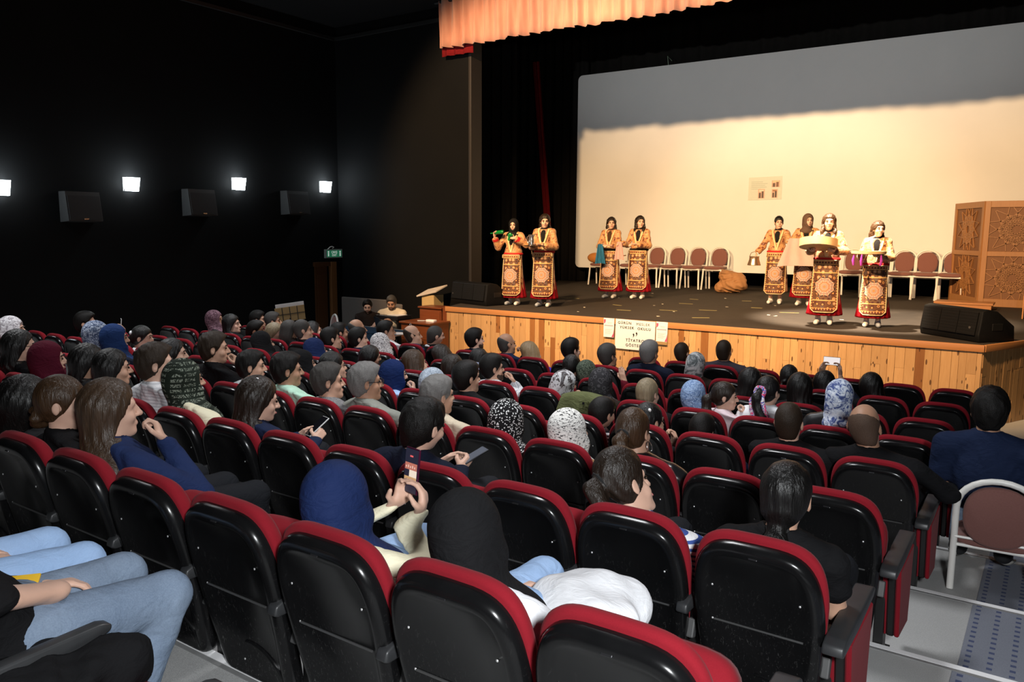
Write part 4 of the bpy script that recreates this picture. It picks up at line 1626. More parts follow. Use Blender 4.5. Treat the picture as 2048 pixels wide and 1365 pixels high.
P(7, 2, 16.36, 0.08, 'girl in white top with black ponytail and white scrunchie', 0, ('pony', 'black'), ('short', 'white'), 'fair', 'lap', -0.9, extra=[bow((0, -0.10, 0.055), FAB['white'], 'scrunchie', 1.3)], L=0.26, sc=1.12)
# sixth row from the rear ------------------------------------------------------------------
P(87, 3, 1.46, 0.23, 'woman in white headscarf with blue flowers and black padded jacket', 0, ('scarf', 's_floral'), ('long', 'puffer'), 'mid', 'lap', 0.05, tail='t')
P(83, 3, 2.52, 0.21, 'girl with dark ponytail tied in a bright multicoloured scarf', 0, ('pony', 'black'), ('long', 'white'), 'fair', 'lap', -0.3, extra=[scarfband], sc=0.98, L=0.25)
P(74, 3, 3.22, 0.12, 'little girl in pink-white top with white flower clip, in profile', 0, ('pony', 'dkbrown'), ('long', 'pink'), 'fair', 'chin', -1.25, 0, sc=0.94, L=0.18, extra=[bow((-0.06, -0.06, 0.03), FAB['white'], 'flower_clip', 0.8)])
P(73, 3, 3.74, 0.08, 'woman in pale blue patterned headscarf and white top', 0, ('scarf', 's_bluew'), ('long', 'white'), 'mid', 'lap', 0.0, tail='t')
P(72, 3, 4.58, 0.05, 'woman with blond streaked ponytail and black top', 0, ('lowpony', 'streak'), ('long', 'black'), 'fair', 'lap', -0.2, L=0.24)
P(69, 3, 5.47, 0.10, 'woman in charcoal ring-patterned headscarf and dark coat', 0, ('scarf', 's_rings'), ('long', 'dkbrown'), 'mid', 'lap', -0.1)
P(70, 3, 6.23, 0.03, 'woman in grey marbled headscarf resting her cheek on her hand', 0, ('scarf', 's_marble'), ('long', 'white'), 'mid', 'chin', -0.75)
P(49, 3, 7.89, 0.11, 'bearded man with black hair and pinstriped white shirt', 1, ('fade', 'blacks'), ('long', 'stripev'), 'mid', 'chin', -0.6, extra=[beard, collar('charcoal')])
P(42, 3, 8.84, 0.06, 'woman with long dark brown hair filming the stage by phone', 0, ('long', 'dkbrown'), ('long', 'dknavy'), 'fair', 'phone', -0.1, L=0.34)
P(43, 3, 9.92, 0.05, 'woman with thick wavy brown hair, back of head', 0, ('long', 'brown'), ('long', 'beige'), 'mid', 'lap', -0.3, L=0.26, sc=1.1)
P(44, 3, 11.14, 0.05, 'woman with long black hair left of the wavy brown hair', 0, ('long', 'black'), ('long', 'black'), 'mid', 'lap', -0.5, L=0.36)
P(34, 3, 12.96, 0.05, 'woman in navy headscarf with light blue collar', 0, ('scarf', 's_navy'), ('long', 'ltblue'), 'mid', 'lap', -0.45, sc=1.1, tail='t')
P(26, 3, 14.85, 0.06, 'woman in black headscarf, head lowered behind others', 0, ('scarf', 's_black'), ('long', 'black'), 'mid', 'lap', -0.4, sc=1.1)
# rows nearest the stage ---------------------------------------------------------------------
P(88, 5, 1.79, 0.08, 'woman with long straight black hair, rightmost in front rows', 0, ('long', 'black'), ('long', 'black'), 'mid', 'lap', 0.1, L=0.42)
P(86, 5, 2.67, 0.05, 'dark-haired girl holding a phone sideways above her head', 0, ('long', 'black'), ('long', 'dknavy'), 'mid', 'phonehi', 0.0, L=0.26)
P(84, 5, 3.38, 0.08, 'dark-haired girl left of the raised sideways phone', 0, ('bun', 'black'), ('long', 'black'), 'mid', 'lap', 0.0)
P(85, 4, 2.59, 0.14, 'girl with very long black hair spread over her back', 0, ('long', 'black'), ('long', 'black'), 'mid', 'lap', 0.05, L=0.46)
P(82, 4, 3.49, 0.14, 'girl with black shoulder-length hair and black top, glossy crown', 0, ('long', 'black'), ('long', 'black'), 'mid', 'lap', 0.0, L=0.28)
P(68, 4, 6.98, 0.03, 'woman in dark green speckled headscarf raising her hand', 0, ('scarf', 's_green'), ('long', 'maroon'), 'mid', 'up', -0.1)
P(67, 4, 7.34, 0.08, 'dark-haired woman half hidden by the marbled headscarf', 0, ('bun', 'black'), ('long', 'black'), 'mid', 'lap', -0.2)
P(51, 4, 9.81, 0.03, 'dark-haired woman in front of the pinstriped shirt', 0, ('long', 'black'), ('long', 'black'), 'mid', 'lap', -0.2, L=0.2)
P(41, 4, 10.97, 0.01, 'woman with long brown hair in front of the filming woman', 0, ('long', 'dkbrown'), ('long', 'dkbrown'), 'mid', 'lap', -0.2, L=0.34, sc=1.1)
P(36, 4, 13.03, 0.08, 'woman in white spotted headscarf, head tilted down', 0, ('scarf', 's_leop'), ('long', 'maroon'), 'mid', 'lap', -0.4, -0.15, sc=1.12, seatn=12)
P(33, 4, 13.77, 0.13, 'boy with black hair and navy jacket near the sound table', 1, ('short', 'blacks'), ('long', 'navy'), 'fair', 'lap', -0.6, sc=1.08)
P(31, 4, 14.84, 0.08, 'dark-haired man in black jacket left of the navy jacket boy', 1, ('short', 'blacks'), ('long', 'black'), 'mid', 'lap', -0.5, sc=1.12)
P(27, 4, 15.94, 0.16, 'man with cropped grey hair and dark jacket, left front', 1, ('buzz', 'dkgrey'), ('long', 'black'), 'mid', 'lap', -0.6, sc=1.15)
P(28, 4, 16.37, 0.15, 'woman in greyish curly hair beside the cropped grey head', 0, ('long', 'dkgrey'), ('long', 'charcoal'), 'mid', 'lap', -0.4, L=0.16)
P(25, 4, 17.06, 0.07, 'woman with blond-streaked dark hair, face turned right, left front', 0, ('long', 'streak'), ('long', 'black'), 'fair', 'lap', -0.9, L=0.26, sc=1.12)
P(23, 4, 17.90, 0.07, 'dark-haired man in black behind the music stand', 1, ('short', 'blacks'), ('long', 'black'), 'tan', 'lap', -0.8, sc=1.12, seatn=18)
P(21, 4, 19.00, 0.14, 'dark-haired girl with white bow and white collar, far left front', 0, ('long', 'black'), ('long', 'black'), 'fair', 'lap', -0.9, extra=[bow((0, -0.02, 0.115), FAB['white'], 'hair_bow', 0.8), collar('pink')], L=0.26, sc=1.1, seatn=18)
P(20, 4, 19.82, 0.18, 'woman in mauve patterned headscarf, far left front', 0, ('scarf', 's_mauve'), ('long', 'charcoal'), 'mid', 'lap', -0.9, sc=1.1)
P(30, 5, 16.83, 0.03, 'dark-haired man in white shirt, left of the balding man', 1, ('short', 'blacks'), ('long', 'white'), 'tan', 'lap', -0.7, sc=1.12)
P(32, 5, 16.07, 0.13, 'balding grey-haired man in front of the sound table', 1, ('ring', 'dkgrey'), ('long', 'charcoal'), 'tan', 'lap', -0.7, sc=1.14, seatn=15)
P(29, 5, 17.95, 0.02, 'dark-haired woman with white collar beside the white chair', 0, ('long', 'black'), ('long', 'black'), 'mid', 'lap', -0.8, extra=[collar('white')], L=0.24, sc=1.1)
P(24, 5, 19.88, 0.11, 'man with dark hair left of the grey curly woman', 1, ('short', 'dkgrey'), ('long', 'charcoal'), 'tan', 'lap', -0.8, sc=1.12)
P(22, 5, 20.64, 0.11, 'man with short black hair, leftmost in the second row', 1, ('short', 'blacks'), ('long', 'black'), 'mid', 'lap', -0.9, sc=1.12)
P(35, 5, 14.88, 0.14, 'dark-haired man in plain white tee before the sound table', 1, ('short', 'blacks'), ('short', 'white'), 'tan', 'lap', -0.8, sc=1.12)
P(37, 5, 13.88, 0.12, 'man with receding hair in bright blue suit jacket', 1, ('ring', 'brownsh'), ('long', 'bluesuit'), 'mid', 'lap', -0.8, sc=1.12)
P(38, 5, 13.00, 0.14, 'man with grey fade haircut and dark suit, by the stage corner', 1, ('buzz', 'dkgrey'), ('long', 'black'), 'fair', 'lap', -0.6, extra=[collar('white')], sc=1.12)
P(39, 5, 11.66, 0.15, 'bearded man with black hair and dark navy suit by stage', 1, ('fade', 'blacks'), ('long', 'dknavy'), 'fair', 'lap', -0.55, extra=[beard], sc=1.12)
P(40, 5, 10.62, 0.13, 'balding man in navy suit resting chin on hand', 1, ('ring', 'dkgrey'), ('long', 'navy'), 'tan', 'chin', -0.5, sc=1.12)
P(60, 5, 9.89, 0.01, 'woman with straight blond hair and violet top', 0, ('long', 'blond'), ('long', 'violet'), 'fair', 'lap', -0.1, L=0.20, sc=1.12)
P(61, 5, 8.68, 0.14, 'man with short black hair and charcoal suit by the front', 1, ('short', 'blacks'), ('long', 'charcoal'), 'fair', 'lap', -0.35, sc=1.1)
P(62, 5, 7.67, 0.11, 'man with dark greying hair and black suit under the sign', 1, ('short', 'dkgrey'), ('long', 'black'), 'tan', 'lap', -0.3, sc=1.1)
P(63, 5, 6.58, 0.20, 'grey-haired man in dark navy suit before the paper sign', 1, ('short', 'grey'), ('long', 'dknavy'), 'mid', 'lap', -0.1, sc=1.12)
P(65, 5, 5.43, 0.11, 'woman in silver grey satin headscarf and dark brown coat', 0, ('scarf', 's_satin'), ('long', 'dkbrown'), 'mid', 'lap', 0.0, tail='t', sc=1.1)
P(64, 6, 6.67, 0.10, 'man with short brown hair and navy jacket, front row', 1, ('buzz', 'brownsh'), ('long', 'dknavy'), 'mid', 'lap', -0.2, sc=1.08)
P(66, 6, 5.58, 0.18, 'man with cropped dark hair and grey-violet sweater, front row', 1, ('buzz', 'brownsh'), ('long', 'greyv'), 'tan', 'lap', 0.0, sc=1.12)

# two men in the rearmost row, cut by the picture's left edge: knees, an arm and a phone show
P(95, -2, 3.80, 0.10, 'man in faded jeans at the lower left corner, legs and arm showing', 1, ('short', 'blacks'), ('cap', 'black'), 'fair', 'lean', 0.0, 0, sc=1.08, trous='jeans', ay=0.64, seatn=3)
P(96, -2, 4.5, 0.10, 'second person in light blue jeans at the left edge, knees showing', 0, ('long', 'dkbrown'), ('long', 'black'), 'fair', 'lap', 0.0, 0, sc=1.06, trous='ltjeans', ay=0.64)

NSEAT = {-2: (2, 5), -1: (0, 9), 0: (0, 14), 1: (0, 20), 2: (0, 22), 3: (0, 22), 4: (0, 22), 5: (0, 22), 6: (0, 8)}
def short_label(s):
    w = s.split(',')[0].split(' ')
    return ' '.join(w[:9])


for r, (a, b) in NSEAT.items():
    for n in range(a, b):
        oc = OCC.get((r, n))
        if oc:
            lb = 'theatre seat taken by the ' + short_label(oc[1])
        else:
            lb = 'empty red and black theatre seat, %s from the aisle, %s' % (ORD[n], ROWNAME[r])
        seat(r, n, oc is not None, lb, n == b - 1)
# ------------------------------------------------------------------ stage platform
t = NT('stage_carpet')
v = t.coord()
f = t.noise(v, 3.0, 5, 0.6)
g = t.noise(v, 260, 1)
t.base(t.mix(t.math('ADD', t.math('MULTIPLY', f, 0.7), t.math('MULTIPLY', g, 0.3)), (0.020, 0.016, 0.014), (0.052, 0.042, 0.035)))
t.bump(g, 0.2, 0.003)
M_STAGE = t.set(0.85, 0, 0.25)


def wood(name, c1, c2, rough=0.42, knots=True, rnd=0.35, axis_='z', coat=0.0):
    t = NT(name)
    sc = {'z': (9, 9, 0.9), 'x': (0.9, 9, 9), 'y': (9, 0.9, 9)}[axis_]
    oi = t.n('ShaderNodeObjectInfo')
    tc = t.n('ShaderNodeTexCoord')
    mp = t.n('ShaderNodeMapping')
    mp.inputs['Scale'].default_value = sc
    t.l(tc.outputs['Object'], mp.inputs[0])
    cx = t.n('ShaderNodeCombineXYZ')
    sh = t.math('MULTIPLY', oi.outputs['Random'], 37.0)
    for k in range(3):
        t.l(sh, cx.inputs[k])
    ad = t.n('ShaderNodeVectorMath', operation='ADD')
    t.l(mp.outputs[0], ad.inputs[0])
    t.l(cx.outputs[0], ad.inputs[1])
    vv = ad.outputs[0]
    f = t.noise(vv, 3.2, 5, 0.62, 1.2)
    c = t.mix(f, c1, c2)
    c = t.mix(t.math('MULTIPLY', oi.outputs['Random'], rnd), c, tuple(q * 0.45 for q in c1))
    if knots:
        mp2 = t.n('ShaderNodeMapping')
        mp2.inputs['Scale'].default_value = tuple(min(q, 3.2) for q in sc)
        t.l(tc.outputs['Object'], mp2.inputs[0])
        ad2 = t.n('ShaderNodeVectorMath', operation='ADD')
        t.l(mp2.outputs[0], ad2.inputs[0])
        t.l(cx.outputs[0], ad2.inputs[1])
        d = t.voro(ad2.outputs[0], 4.2)
        k = t.math('LESS_THAN', d, 0.15)
        c = t.mix(t.math('MULTIPLY', k, 0.85), c, (0.045, 0.016, 0.005))
    t.base(c)
    t.bump(f, 0.12, 0.004)
    return t.set(rough, 0, 0.4, 0, coat)


M_PINE = wood('knotty_pine', (0.40, 0.21, 0.080), (0.60, 0.37, 0.17))
M_PINED = wood('dark_pine', (0.20, 0.075, 0.02), (0.32, 0.135, 0.04))
M_PINEX = wood('pine_trim', (0.40, 0.165, 0.055), (0.50, 0.225, 0.08), axis_='x', knots=False, rnd=0.1)
M_MAHO = wood('reddish_brown_wood', (0.115, 0.030, 0.010), (0.20, 0.058, 0.02), 0.3, False, 0.1, 'x')
M_OAK = wood('carved_screen_wood', (0.30, 0.135, 0.045), (0.42, 0.20, 0.075), 0.45, False, 0.1, 'z')
M_OAKD = wood('carved_screen_recess', (0.15, 0.06, 0.02), (0.22, 0.095, 0.035), 0.6, False, 0.1, 'z')
WINGL, WINGR = (-9.92, 10.99), (0.40, 11.0)
sm_ = MB()
plan = [(STX0, STAGE_Y), (STX1, STAGE_Y + 0.08), WINGR, (3.0, 11.4), (3.0, 19.25), (-14.3, 19.25), (-14.3, 11.4), WINGL]
sm_.prism(plan, 0.06, Matrix.Translation((0, 0, STAGE_Z - 0.06)))
STAGE = struct('floor_stage', sm_, M_STAGE)
# front cladding: vertical pine boards, every board a part of the front wall
front = struct('wall_stage_front', MB().prism([(STX0 + 0.02, STAGE_Y + 0.03), (STX1 - 0.02, STAGE_Y + 0.11), (WINGR[0] - 0.02, WINGR[1]), (WINGR[0] - 0.2, WINGR[1]), (STX1 - 0.1, STAGE_Y + 0.25), (STX0 + 0.1, STAGE_Y + 0.17), (WINGL[0] + 0.1, WINGL[1]), (WINGL[0] + 0.02, WINGL[1])], STAGE_Z - 0.06 - FLOOR_Z, Matrix.Translation((0, 0, FLOOR_Z))), M_LEG)
rnd = random.Random(3)


def boards(x0, y0, x1, y1, zlo, zhi):
    L = math.hypot(x1 - x0, y1 - y0)
    ux, uy = (x1 - x0) / L, (y1 - y0) / L
    ang = math.atan2(uy, ux)
    s = 0.0
    while s < L - 0.02:
        w = min(rnd.uniform(0.085, 0.135), L - s)
        cuts = [zlo, zhi]
        if rnd.random() < 0.5:
            cuts.insert(1, zlo + (zhi - zlo) * rnd.uniform(0.25, 0.8))
        cx_, cy_ = x0 + ux * (s + w / 2), y0 + uy * (s + w / 2)
        for a, b in zip(cuts, cuts[1:]):
            me = MB().bx(-w / 2 + 0.001, w / 2 - 0.001, -0.011, 0.011, -(b - a) / 2 + 0.0008, (b - a) / 2 - 0.0008, 0.002, 1).mesh('board', M_PINED if rnd.random() < 0.07 else M_PINE)
            o = link('board', me, front, (cx_ + rnd.uniform(-1, 1) * 0.0015, cy_ + rnd.uniform(-1, 1) * 0.0015, (a + b) / 2), ang)
        s += w


boards(STX0, STAGE_Y + 0.012, STX1, STAGE_Y + 0.092, FLOOR_Z, STAGE_Z - 0.065)
boards(STX1 + 0.004, STAGE_Y + 0.10, WINGR[0], WINGR[1], FLOOR_Z, STAGE_Z - 0.065)


def edge_board(p, q, nm):
    L = math.hypot(q[0] - p[0], q[1] - p[1])
    o = MB().bx(0, L, -0.028, 0.01, -0.085, 0.012, 0.006).build(nm, M_PINEX, front, True, 30, (p[0], p[1], STAGE_Z), math.atan2(q[1] - p[1], q[0] - p[0]))
    return o


edge_board((STX0 - 0.02, STAGE_Y), (STX1 + 0.02, STAGE_Y + 0.08), 'edge_board')
edge_board((STX1 + 0.012, STAGE_Y + 0.09), WINGR, 'edge_board')
MB().bx(STX0 - 0.10, STX0 + 0.002, STAGE_Y - 0.005, STAGE_Y + 0.08, FLOOR_Z, STAGE_Z - 0.01, 0.006).build('corner_post', M_MAHO, front)

# paper scraps and tape marks strewn on the stage carpet
M_TAPE = plain('yellowish_tape', (0.30, 0.26, 0.10), 0.7)
M_SCRAP = plain('white_paper_scrap', (0.70, 0.66, 0.55), 0.7)
tapes = [(-8.55, 12.9, .42, .04, .3), (-6.9, 12.0, .25, .04, -.4), (-5.9, 13.2, .3, .03, 0), (-6.3, 11.1, .28, .05, .1), (-5.0, 12.1, .34, .035, .2), (-4.6, 10.7, .3, .05, .6), (-3.6, 12.6, .35, .035, .3), (-4.4, 13.2, .22, .07, 0), (-5.6, 11.6, .35, .03, .1), (-7.4, 14.6, .2, .03, .5), (-6.2, 14.4, .22, .03, -.2), (-5.1, 14.7, .2, .05, .4)]
for x_, y_, w_, d_, a_ in tapes:
    MB().box((0, 0, 0.002), (w_, d_, 0.003)).build('tape_mark', M_TAPE, STAGE, False, 40, (x_, y_, STAGE_Z), a_)
for k in range(22):
    x_, y_ = rnd.uniform(-8.4, -2.0), rnd.uniform(10.0, 16.5)
    MB().box((0, 0, 0.003), (rnd.uniform(.03, .07), rnd.uniform(.02, .045), 0.004), (0.06, 0.05, 0)).build('paper_scrap', M_SCRAP, STAGE, False, 40, (x_, y_, STAGE_Z), rnd.uniform(0, 3))

# ------------------------------------------------------------------ projection screen with its taped poster
t = NT('projection_screen')
v = t.coord()
f = t.noise(v, 1.2, 4, 0.6)
t.base(t.mix(f, (0.70, 0.71, 0.70), (0.78, 0.78, 0.765)))
M_SCR = t.set(0.9, 0, 0.15)
SX0, SX1, SZ0, SZ1 = -11.5, 0.55, 1.50, 7.06
def rrect(w, h, r, n=6):
    P_ = []
    for cx_, cy_, a0 in ((w / 2 - r, h / 2 - r, 0), (-w / 2 + r, h / 2 - r, PI / 2), (-w / 2 + r, -h / 2 + r, PI), (w / 2 - r, -h / 2 + r, 1.5 * PI)):
        for k in range(n + 1):
            a = a0 + k * PI / 2 / n
            P_.append((cx_ + r * math.cos(a), cy_ + r * math.sin(a)))
    return P_


scr = thing('projection_screen', 'huge white projection screen across the back of the stage', 'screen', ((SX0 + SX1) / 2, SCR_Y, SZ0))
M_ = front_m(0, 0.0, (SZ1 - SZ0) / 2)
MB().prism(rrect(SX1 - SX0, SZ1 - SZ0, 0.14), 0.03, M_).build('screen_cloth', M_SCR, scr)
fr = MB()
fr.tube([M_ @ Vector((x_, y_, -0.02)) for x_, y_ in rrect(SX1 - SX0 - 0.05, SZ1 - SZ0 - 0.05, 0.13)], 0.025, 8, True)
fr.build('frame_tube', M_LEG, scr, True)
MB().tube([(-3.22, -0.02, 5.55), (-3.25, -0.02, 5.80), (-3.12, -0.02, 5.66)], 0.008, 6).build('lashing_cord', plain('pale_green_cord', (0.35, 0.5, 0.35), 0.6), scr, True)

po = thing('poster', 'pale green-grey paper poster with three small photos taped on screen', 'poster', (-5.90, SCR_Y - 0.035, 3.69))
M_ = front_m(0, 0, 0)
MB().prism([(-.43, -.30), (.43, -.285), (.425, .30), (-.43, .285)], 0.004, M_).build('sheet', plain('poster_paper', (0.56, 0.62, 0.56), 0.7, var=0.06), po)
def photo(x, z, w, h, cols):
    b = MB().prism([(-w / 2, -h / 2), (w / 2, -h / 2), (w / 2, h / 2), (-w / 2, h / 2)], 0.003, front_m(x, -0.004, z)).build('photo', plain('photo_print', cols[0], 0.5), po)
    for (dx_, dz_, ww, hh), c in zip(((-.22, -.18, .3, .55), (.2, -.1, .3, .7), (0.0, .32, .7, .2)), cols[1:]):
        MB().bx(x + dx_ * w - ww * w / 2, x + dx_ * w + ww * w / 2, -0.0090, -0.0072, z + dz_ * h - hh * h / 2, z + dz_ * h + hh * h / 2).build('photo_detail', plain('photo_tone_%d' % int(c[0] * 100), c, 0.5), b)


photo(-.09, -.135, .17, .24, ((.55, .36, .28), (.07, .04, .03), (.09, .05, .04), (.75, .6, .5)))
photo(.27, .11, .21, .17, ((.50, .26, .14), (.08, .04, .025), (.16, .07, .04), (.70, .5, .3)))
photo(.25, -.135, .15, .22, ((.42, .22, .13), (.07, .035, .02), (.05, .03, .02), (.30, .14, .07)))
lt = MB()
for k, wd in enumerate((.3, .42, .36, .4, .25)):
    lt.bx(-.36, -.36 + wd, -.006, -.0045, .16 - k * .045, .175 - k * .045)
lt.build('printed_lines', plain('faint_print', (0.42, 0.47, 0.43), 0.7), po)

# ------------------------------------------------------------------ curtains
def drape(name, x0, x1, y, z0, z1, mat, parent=None, n=None, amp=0.06, wav=0.22, lean=0.0, seed=1, zr=8, flare=0.35, ragged=0.0, thick=0.012):
    """pleated cloth hanging between x0 and x1"""
    rn = random.Random(seed)
    cols = n or int(abs(x1 - x0) / (wav / 7)) + 2
    us = np.linspace(0, 1, cols)
    ph = np.cumsum([rn.uniform(0.65, 1.35) for _ in us])
    ph = ph / ph[-1] * abs(x1 - x0) / wav * 2 * PI
    am = np.interp(us, np.linspace(0, 1, 24), [rn.uniform(0.5, 1.2) for _ in range(24)])
    rg = np.interp(us, np.linspace(0, 1, 60), [rn.uniform(-1, 1) for _ in range(60)])
    V, Q = [], []
    zs = np.linspace(0, 1, zr)
    for side in (0, 1):
        for j, s in enumerate(zs):
            for i, u in enumerate(us):
                a = amp * am[i] * (1 - flare * (1 - s) * 0 - flare * s)
                zz = z0 + (z1 - z0) * s + (rg[i] * ragged * (1 - s))
                V.append((x0 + (x1 - x0) * u + lean * (1 - s), y + a * math.sin(ph[i]) + 0.25 * a * math.sin(2.3 * ph[i] + 4 * s) + side * thick, zz))
    m = cols
    off = m * zr
    for j in range(zr - 1):
        for i in range(m - 1):
            a = j * m + i
            Q.append((a, a + 1, a + m + 1, a + m))
            Q.append((off + a, off + a + m, off + a + m + 1, off + a + 1))
    for i in range(m - 1):
        Q.append((i, off + i, off + i + 1, i + 1))
    return link(name, raw_mesh(name, V, np.array(Q), mat), parent)


t = NT('orange_valance_velvet')
f = t.noise(t.coord(scale=(1, 1, 0.2)), 12, 4)
t.base(t.mix(f, (0.41, 0.185, 0.125), (0.54, 0.265, 0.19)))
M_VAL = t.set(0.8, 0, 0.2, 0.35)
M_REDC = cloth('dark_red_curtain', (0.16, 0.008, 0.010), 0.9, 0.2)
M_BLKC = cloth('black_curtain', (0.011, 0.010, 0.009), 0.9, 0.2)
val = thing('valance_curtain', 'orange pleated valance curtain hanging above the stage front', 'curtain', (-5.0, 10.62, 6.3))
vo = drape('pleated_cloth', -10.47 + 5.0, 0.9 + 5.0, 0, 0.0, 0.95, M_VAL, val, 620, 0.075, 0.27, 0, 5, 6, 0.2, 0.025)
drape('hem_lining', -10.52 + 5.0, -9.72 + 5.0, 0.16, -0.13, 0.7, M_REDC, val, 60, 0.03, 0.25, 0, 6, 4)
MB().tube([(-5.6, 0.05, 0.93), (5.9, 0.05, 0.93)], 0.03, 8).build('batten', M_LEG, val)
tagobj(drape('stage_curtain', -12.50, -12.28, 17.3, STAGE_Z, 7.4, M_REDC, None, 20, 0.035, 0.09, 0.62, 8, 10), 'narrow dark red curtain gathered at the left of the stage', 'curtain')
tagobj(drape('stage_curtain', -14.2, -11.35, 18.55, STAGE_Z, 8.6, M_BLKC, None, 90, 0.08, 0.3, 0, 9, 6), 'black pleated curtain hanging left of the projection screen', 'curtain')
tagobj(drape('stage_curtain', -14.3, -11.0, 14.3, STAGE_Z, 8.6, M_BLKC, None, 110, 0.08, 0.3, 0, 10, 6), 'black leg curtain hanging behind the red strip', 'curtain')
tagobj(drape('stage_curtain', -12.2, 1.2, 18.75, 7.1, 9.6, M_BLKC, None, 200, 0.05, 0.4, 0, 11, 4), 'black border curtain hanging above the projection screen', 'curtain')

# ------------------------------------------------------------------ banquet chairs
M_CHW = plain('white_chair_tube', (0.78, 0.76, 0.72), 0.35, spec=0.5)
t = NT('brown_chair_fabric')
f = t.noise(t.coord(scale=(1, 1, 3)), 120, 3, 0.7)
t.base(t.mix(f, (0.15, 0.062, 0.052), (0.245, 0.115, 0.10)))
M_CHF = t.set(0.9, 0, 0.2, 0.2)


def make_banquet():
    M = {}
    t = 0.019
    # back arch and rear legs in one bent tube
    pts = []
    for s in np.linspace(0, 1, 6):
        pts.append((-0.205 + 0.0 * s, -0.21 + 0.04 * s, 0.0 + 0.45 * s))
    for a in np.linspace(PI, 0, 15):
        pts.append((0.205 * math.cos(a), -0.17 - 0.05 - 0.02 * math.sin(a), 0.70 + 0.20 * math.sin(a) ** 0.9))
    for s in np.linspace(1, 0, 6):
        pts.append((0.205, -0.21 + 0.04 * s, 0.45 * s))
    M['back_frame'] = MB().tube(pts, t, 10).mesh('back_frame', M_CHW, True)
    for e, nm in ((-1, 'leg_l'), (1, 'leg_r')):
        M[nm] = MB().tube([(e * 0.215, 0.235, 0.0), (e * 0.20, 0.215, 0.25), (e * 0.195, 0.20, 0.42)], t, 10).mesh('leg', M_CHW, True)
    M['seat_frame'] = MB().tube([(-0.20, 0.21, 0.425), (0.20, 0.21, 0.425), (0.20, -0.17, 0.43), (-0.20, -0.17, 0.43)], t * 0.9, 8, True).mesh('seat_frame', M_CHW, True)
    prof_ = []
    for a in np.linspace(0, 2 * PI, 28, endpoint=False):
        e = 0.5
        prof_.append((0.215 * np.sign(math.cos(a)) * abs(math.cos(a)) ** e, 0.03 + 0.215 * np.sign(math.sin(a)) * abs(math.sin(a)) ** e))
    M['seat'] = MB().rings([[(u, v_, z_) for u, v_ in inset(prof_, i_)] for i_, z_ in ((0.012, 0.432), (0.0, 0.442), (0.0, 0.475), (0.015, 0.492), (0.06, 0.50), (0.12, 0.502))]).mesh('seat', M_CHF, True, 60)
    ov = [(0.172 * np.sign(math.cos(a)) * abs(math.cos(a)) ** 0.85, 0.20 * np.sign(math.sin(a)) * abs(math.sin(a)) ** 0.85) for a in np.linspace(0, 2 * PI, 32, endpoint=False)]
    R = []
    for i_, d in ((0.02, -0.022), (0.004, -0.016), (0.0, 0.0), (0.004, 0.016), (0.025, 0.026), (0.08, 0.030)):
        R.append([(u, -0.215 + d - (v_ * 0.09), 0.665 + v_) for u, v_ in inset(ov, i_)])
    M['backrest'] = MB().rings(R).mesh('backrest', M_CHF, True, 60)
    M['back_rail'] = MB().tube([(-0.205, -0.19, 0.50), (0.205, -0.19, 0.50)], 0.009, 8).mesh('back_rail', M_CHW, True)
    return M


BQ = make_banquet()


def banquet(label, loc, rz, sc=1.0, group='white banquet chairs with brown padding', scv=None):
    o = thing('banquet_chair', label, 'chair', loc, rz, group)
    for nm in ('back_frame', 'leg_l', 'leg_r', 'seat_frame', 'seat', 'backrest', 'back_rail'):
        p = link(nm.split('_l')[0].split('_r')[0] if nm.startswith('leg') else nm, BQ[nm], o)
        p.scale = scv or (sc, sc, sc)
    return o


def lowered(o, k=0.66, z0=0.47):
    """a lower-seated variant of the same chair: shorter legs, back unchanged"""
    for c in o.children:
        c.data = c.data.copy()
        for v in c.data.vertices:
            v.co.z = v.co.z * k if v.co.z < z0 else v.co.z - z0 * (1 - k)


CHS = 1.24
stage_chairs = [
    (-10.35, 'white banquet chair at left holding the long-necked lute'),
    (-9.40, 'white banquet chair behind the shoulder-haired performer with blue cloth'),
    (-8.75, 'white banquet chair just right of the pink cloth performer'),
    (-8.15, 'third white banquet chair left of the brown sack'),
    (-7.55, 'second white banquet chair left of the brown sack'),
    (-6.95, 'white banquet chair right beside the brown paper sack'),
    (-3.58, 'white banquet chair with darker red-brown back behind drum performer'),
    (-3.02, 'white banquet chair hidden behind the rightmost performer'),
    (-2.48, 'white banquet chair at the right shoulder of the rightmost performer'),
    (-1.98, 'second white banquet chair from the carved folding screen'),
    (-1.46, 'white banquet chair partly covered by the carved folding screen')]
for x_, lb in stage_chairs:
    banquet(lb, (x_, 17.72, STAGE_Z), PI + rnd.uniform(-0.08, 0.08), CHS)

# lute on the leftmost chair
lu = thing('lute', 'long-necked wooden lute lying on the leftmost stage chair', 'lute', (-10.30, 17.45, STAGE_Z + 0.502 * CHS + 0.115), 0)
M_LUTE = plain('orange_lute_wood', (0.52, 0.21, 0.055), 0.35, var=0.15)
MB().sph((-0.10, 0, 0.03), 0.2, (1.25, 0.55, 0.72), 20, 12).build('bowl', M_LUTE, lu, True)
MB().tube([(0.12, 0, 0.03), (0.75, 0, 0.10)], 0.016, 8).build('neck', plain('lute_neck', (0.20, 0.08, 0.03), 0.4), lu, True)
MB().box((0.80, 0, 0.108), (0.12, 0.03, 0.025), (0, -0.15, 0)).build('peg_head', plain('lute_neck', (0.2, 0.08, 0.03), 0.4), lu)

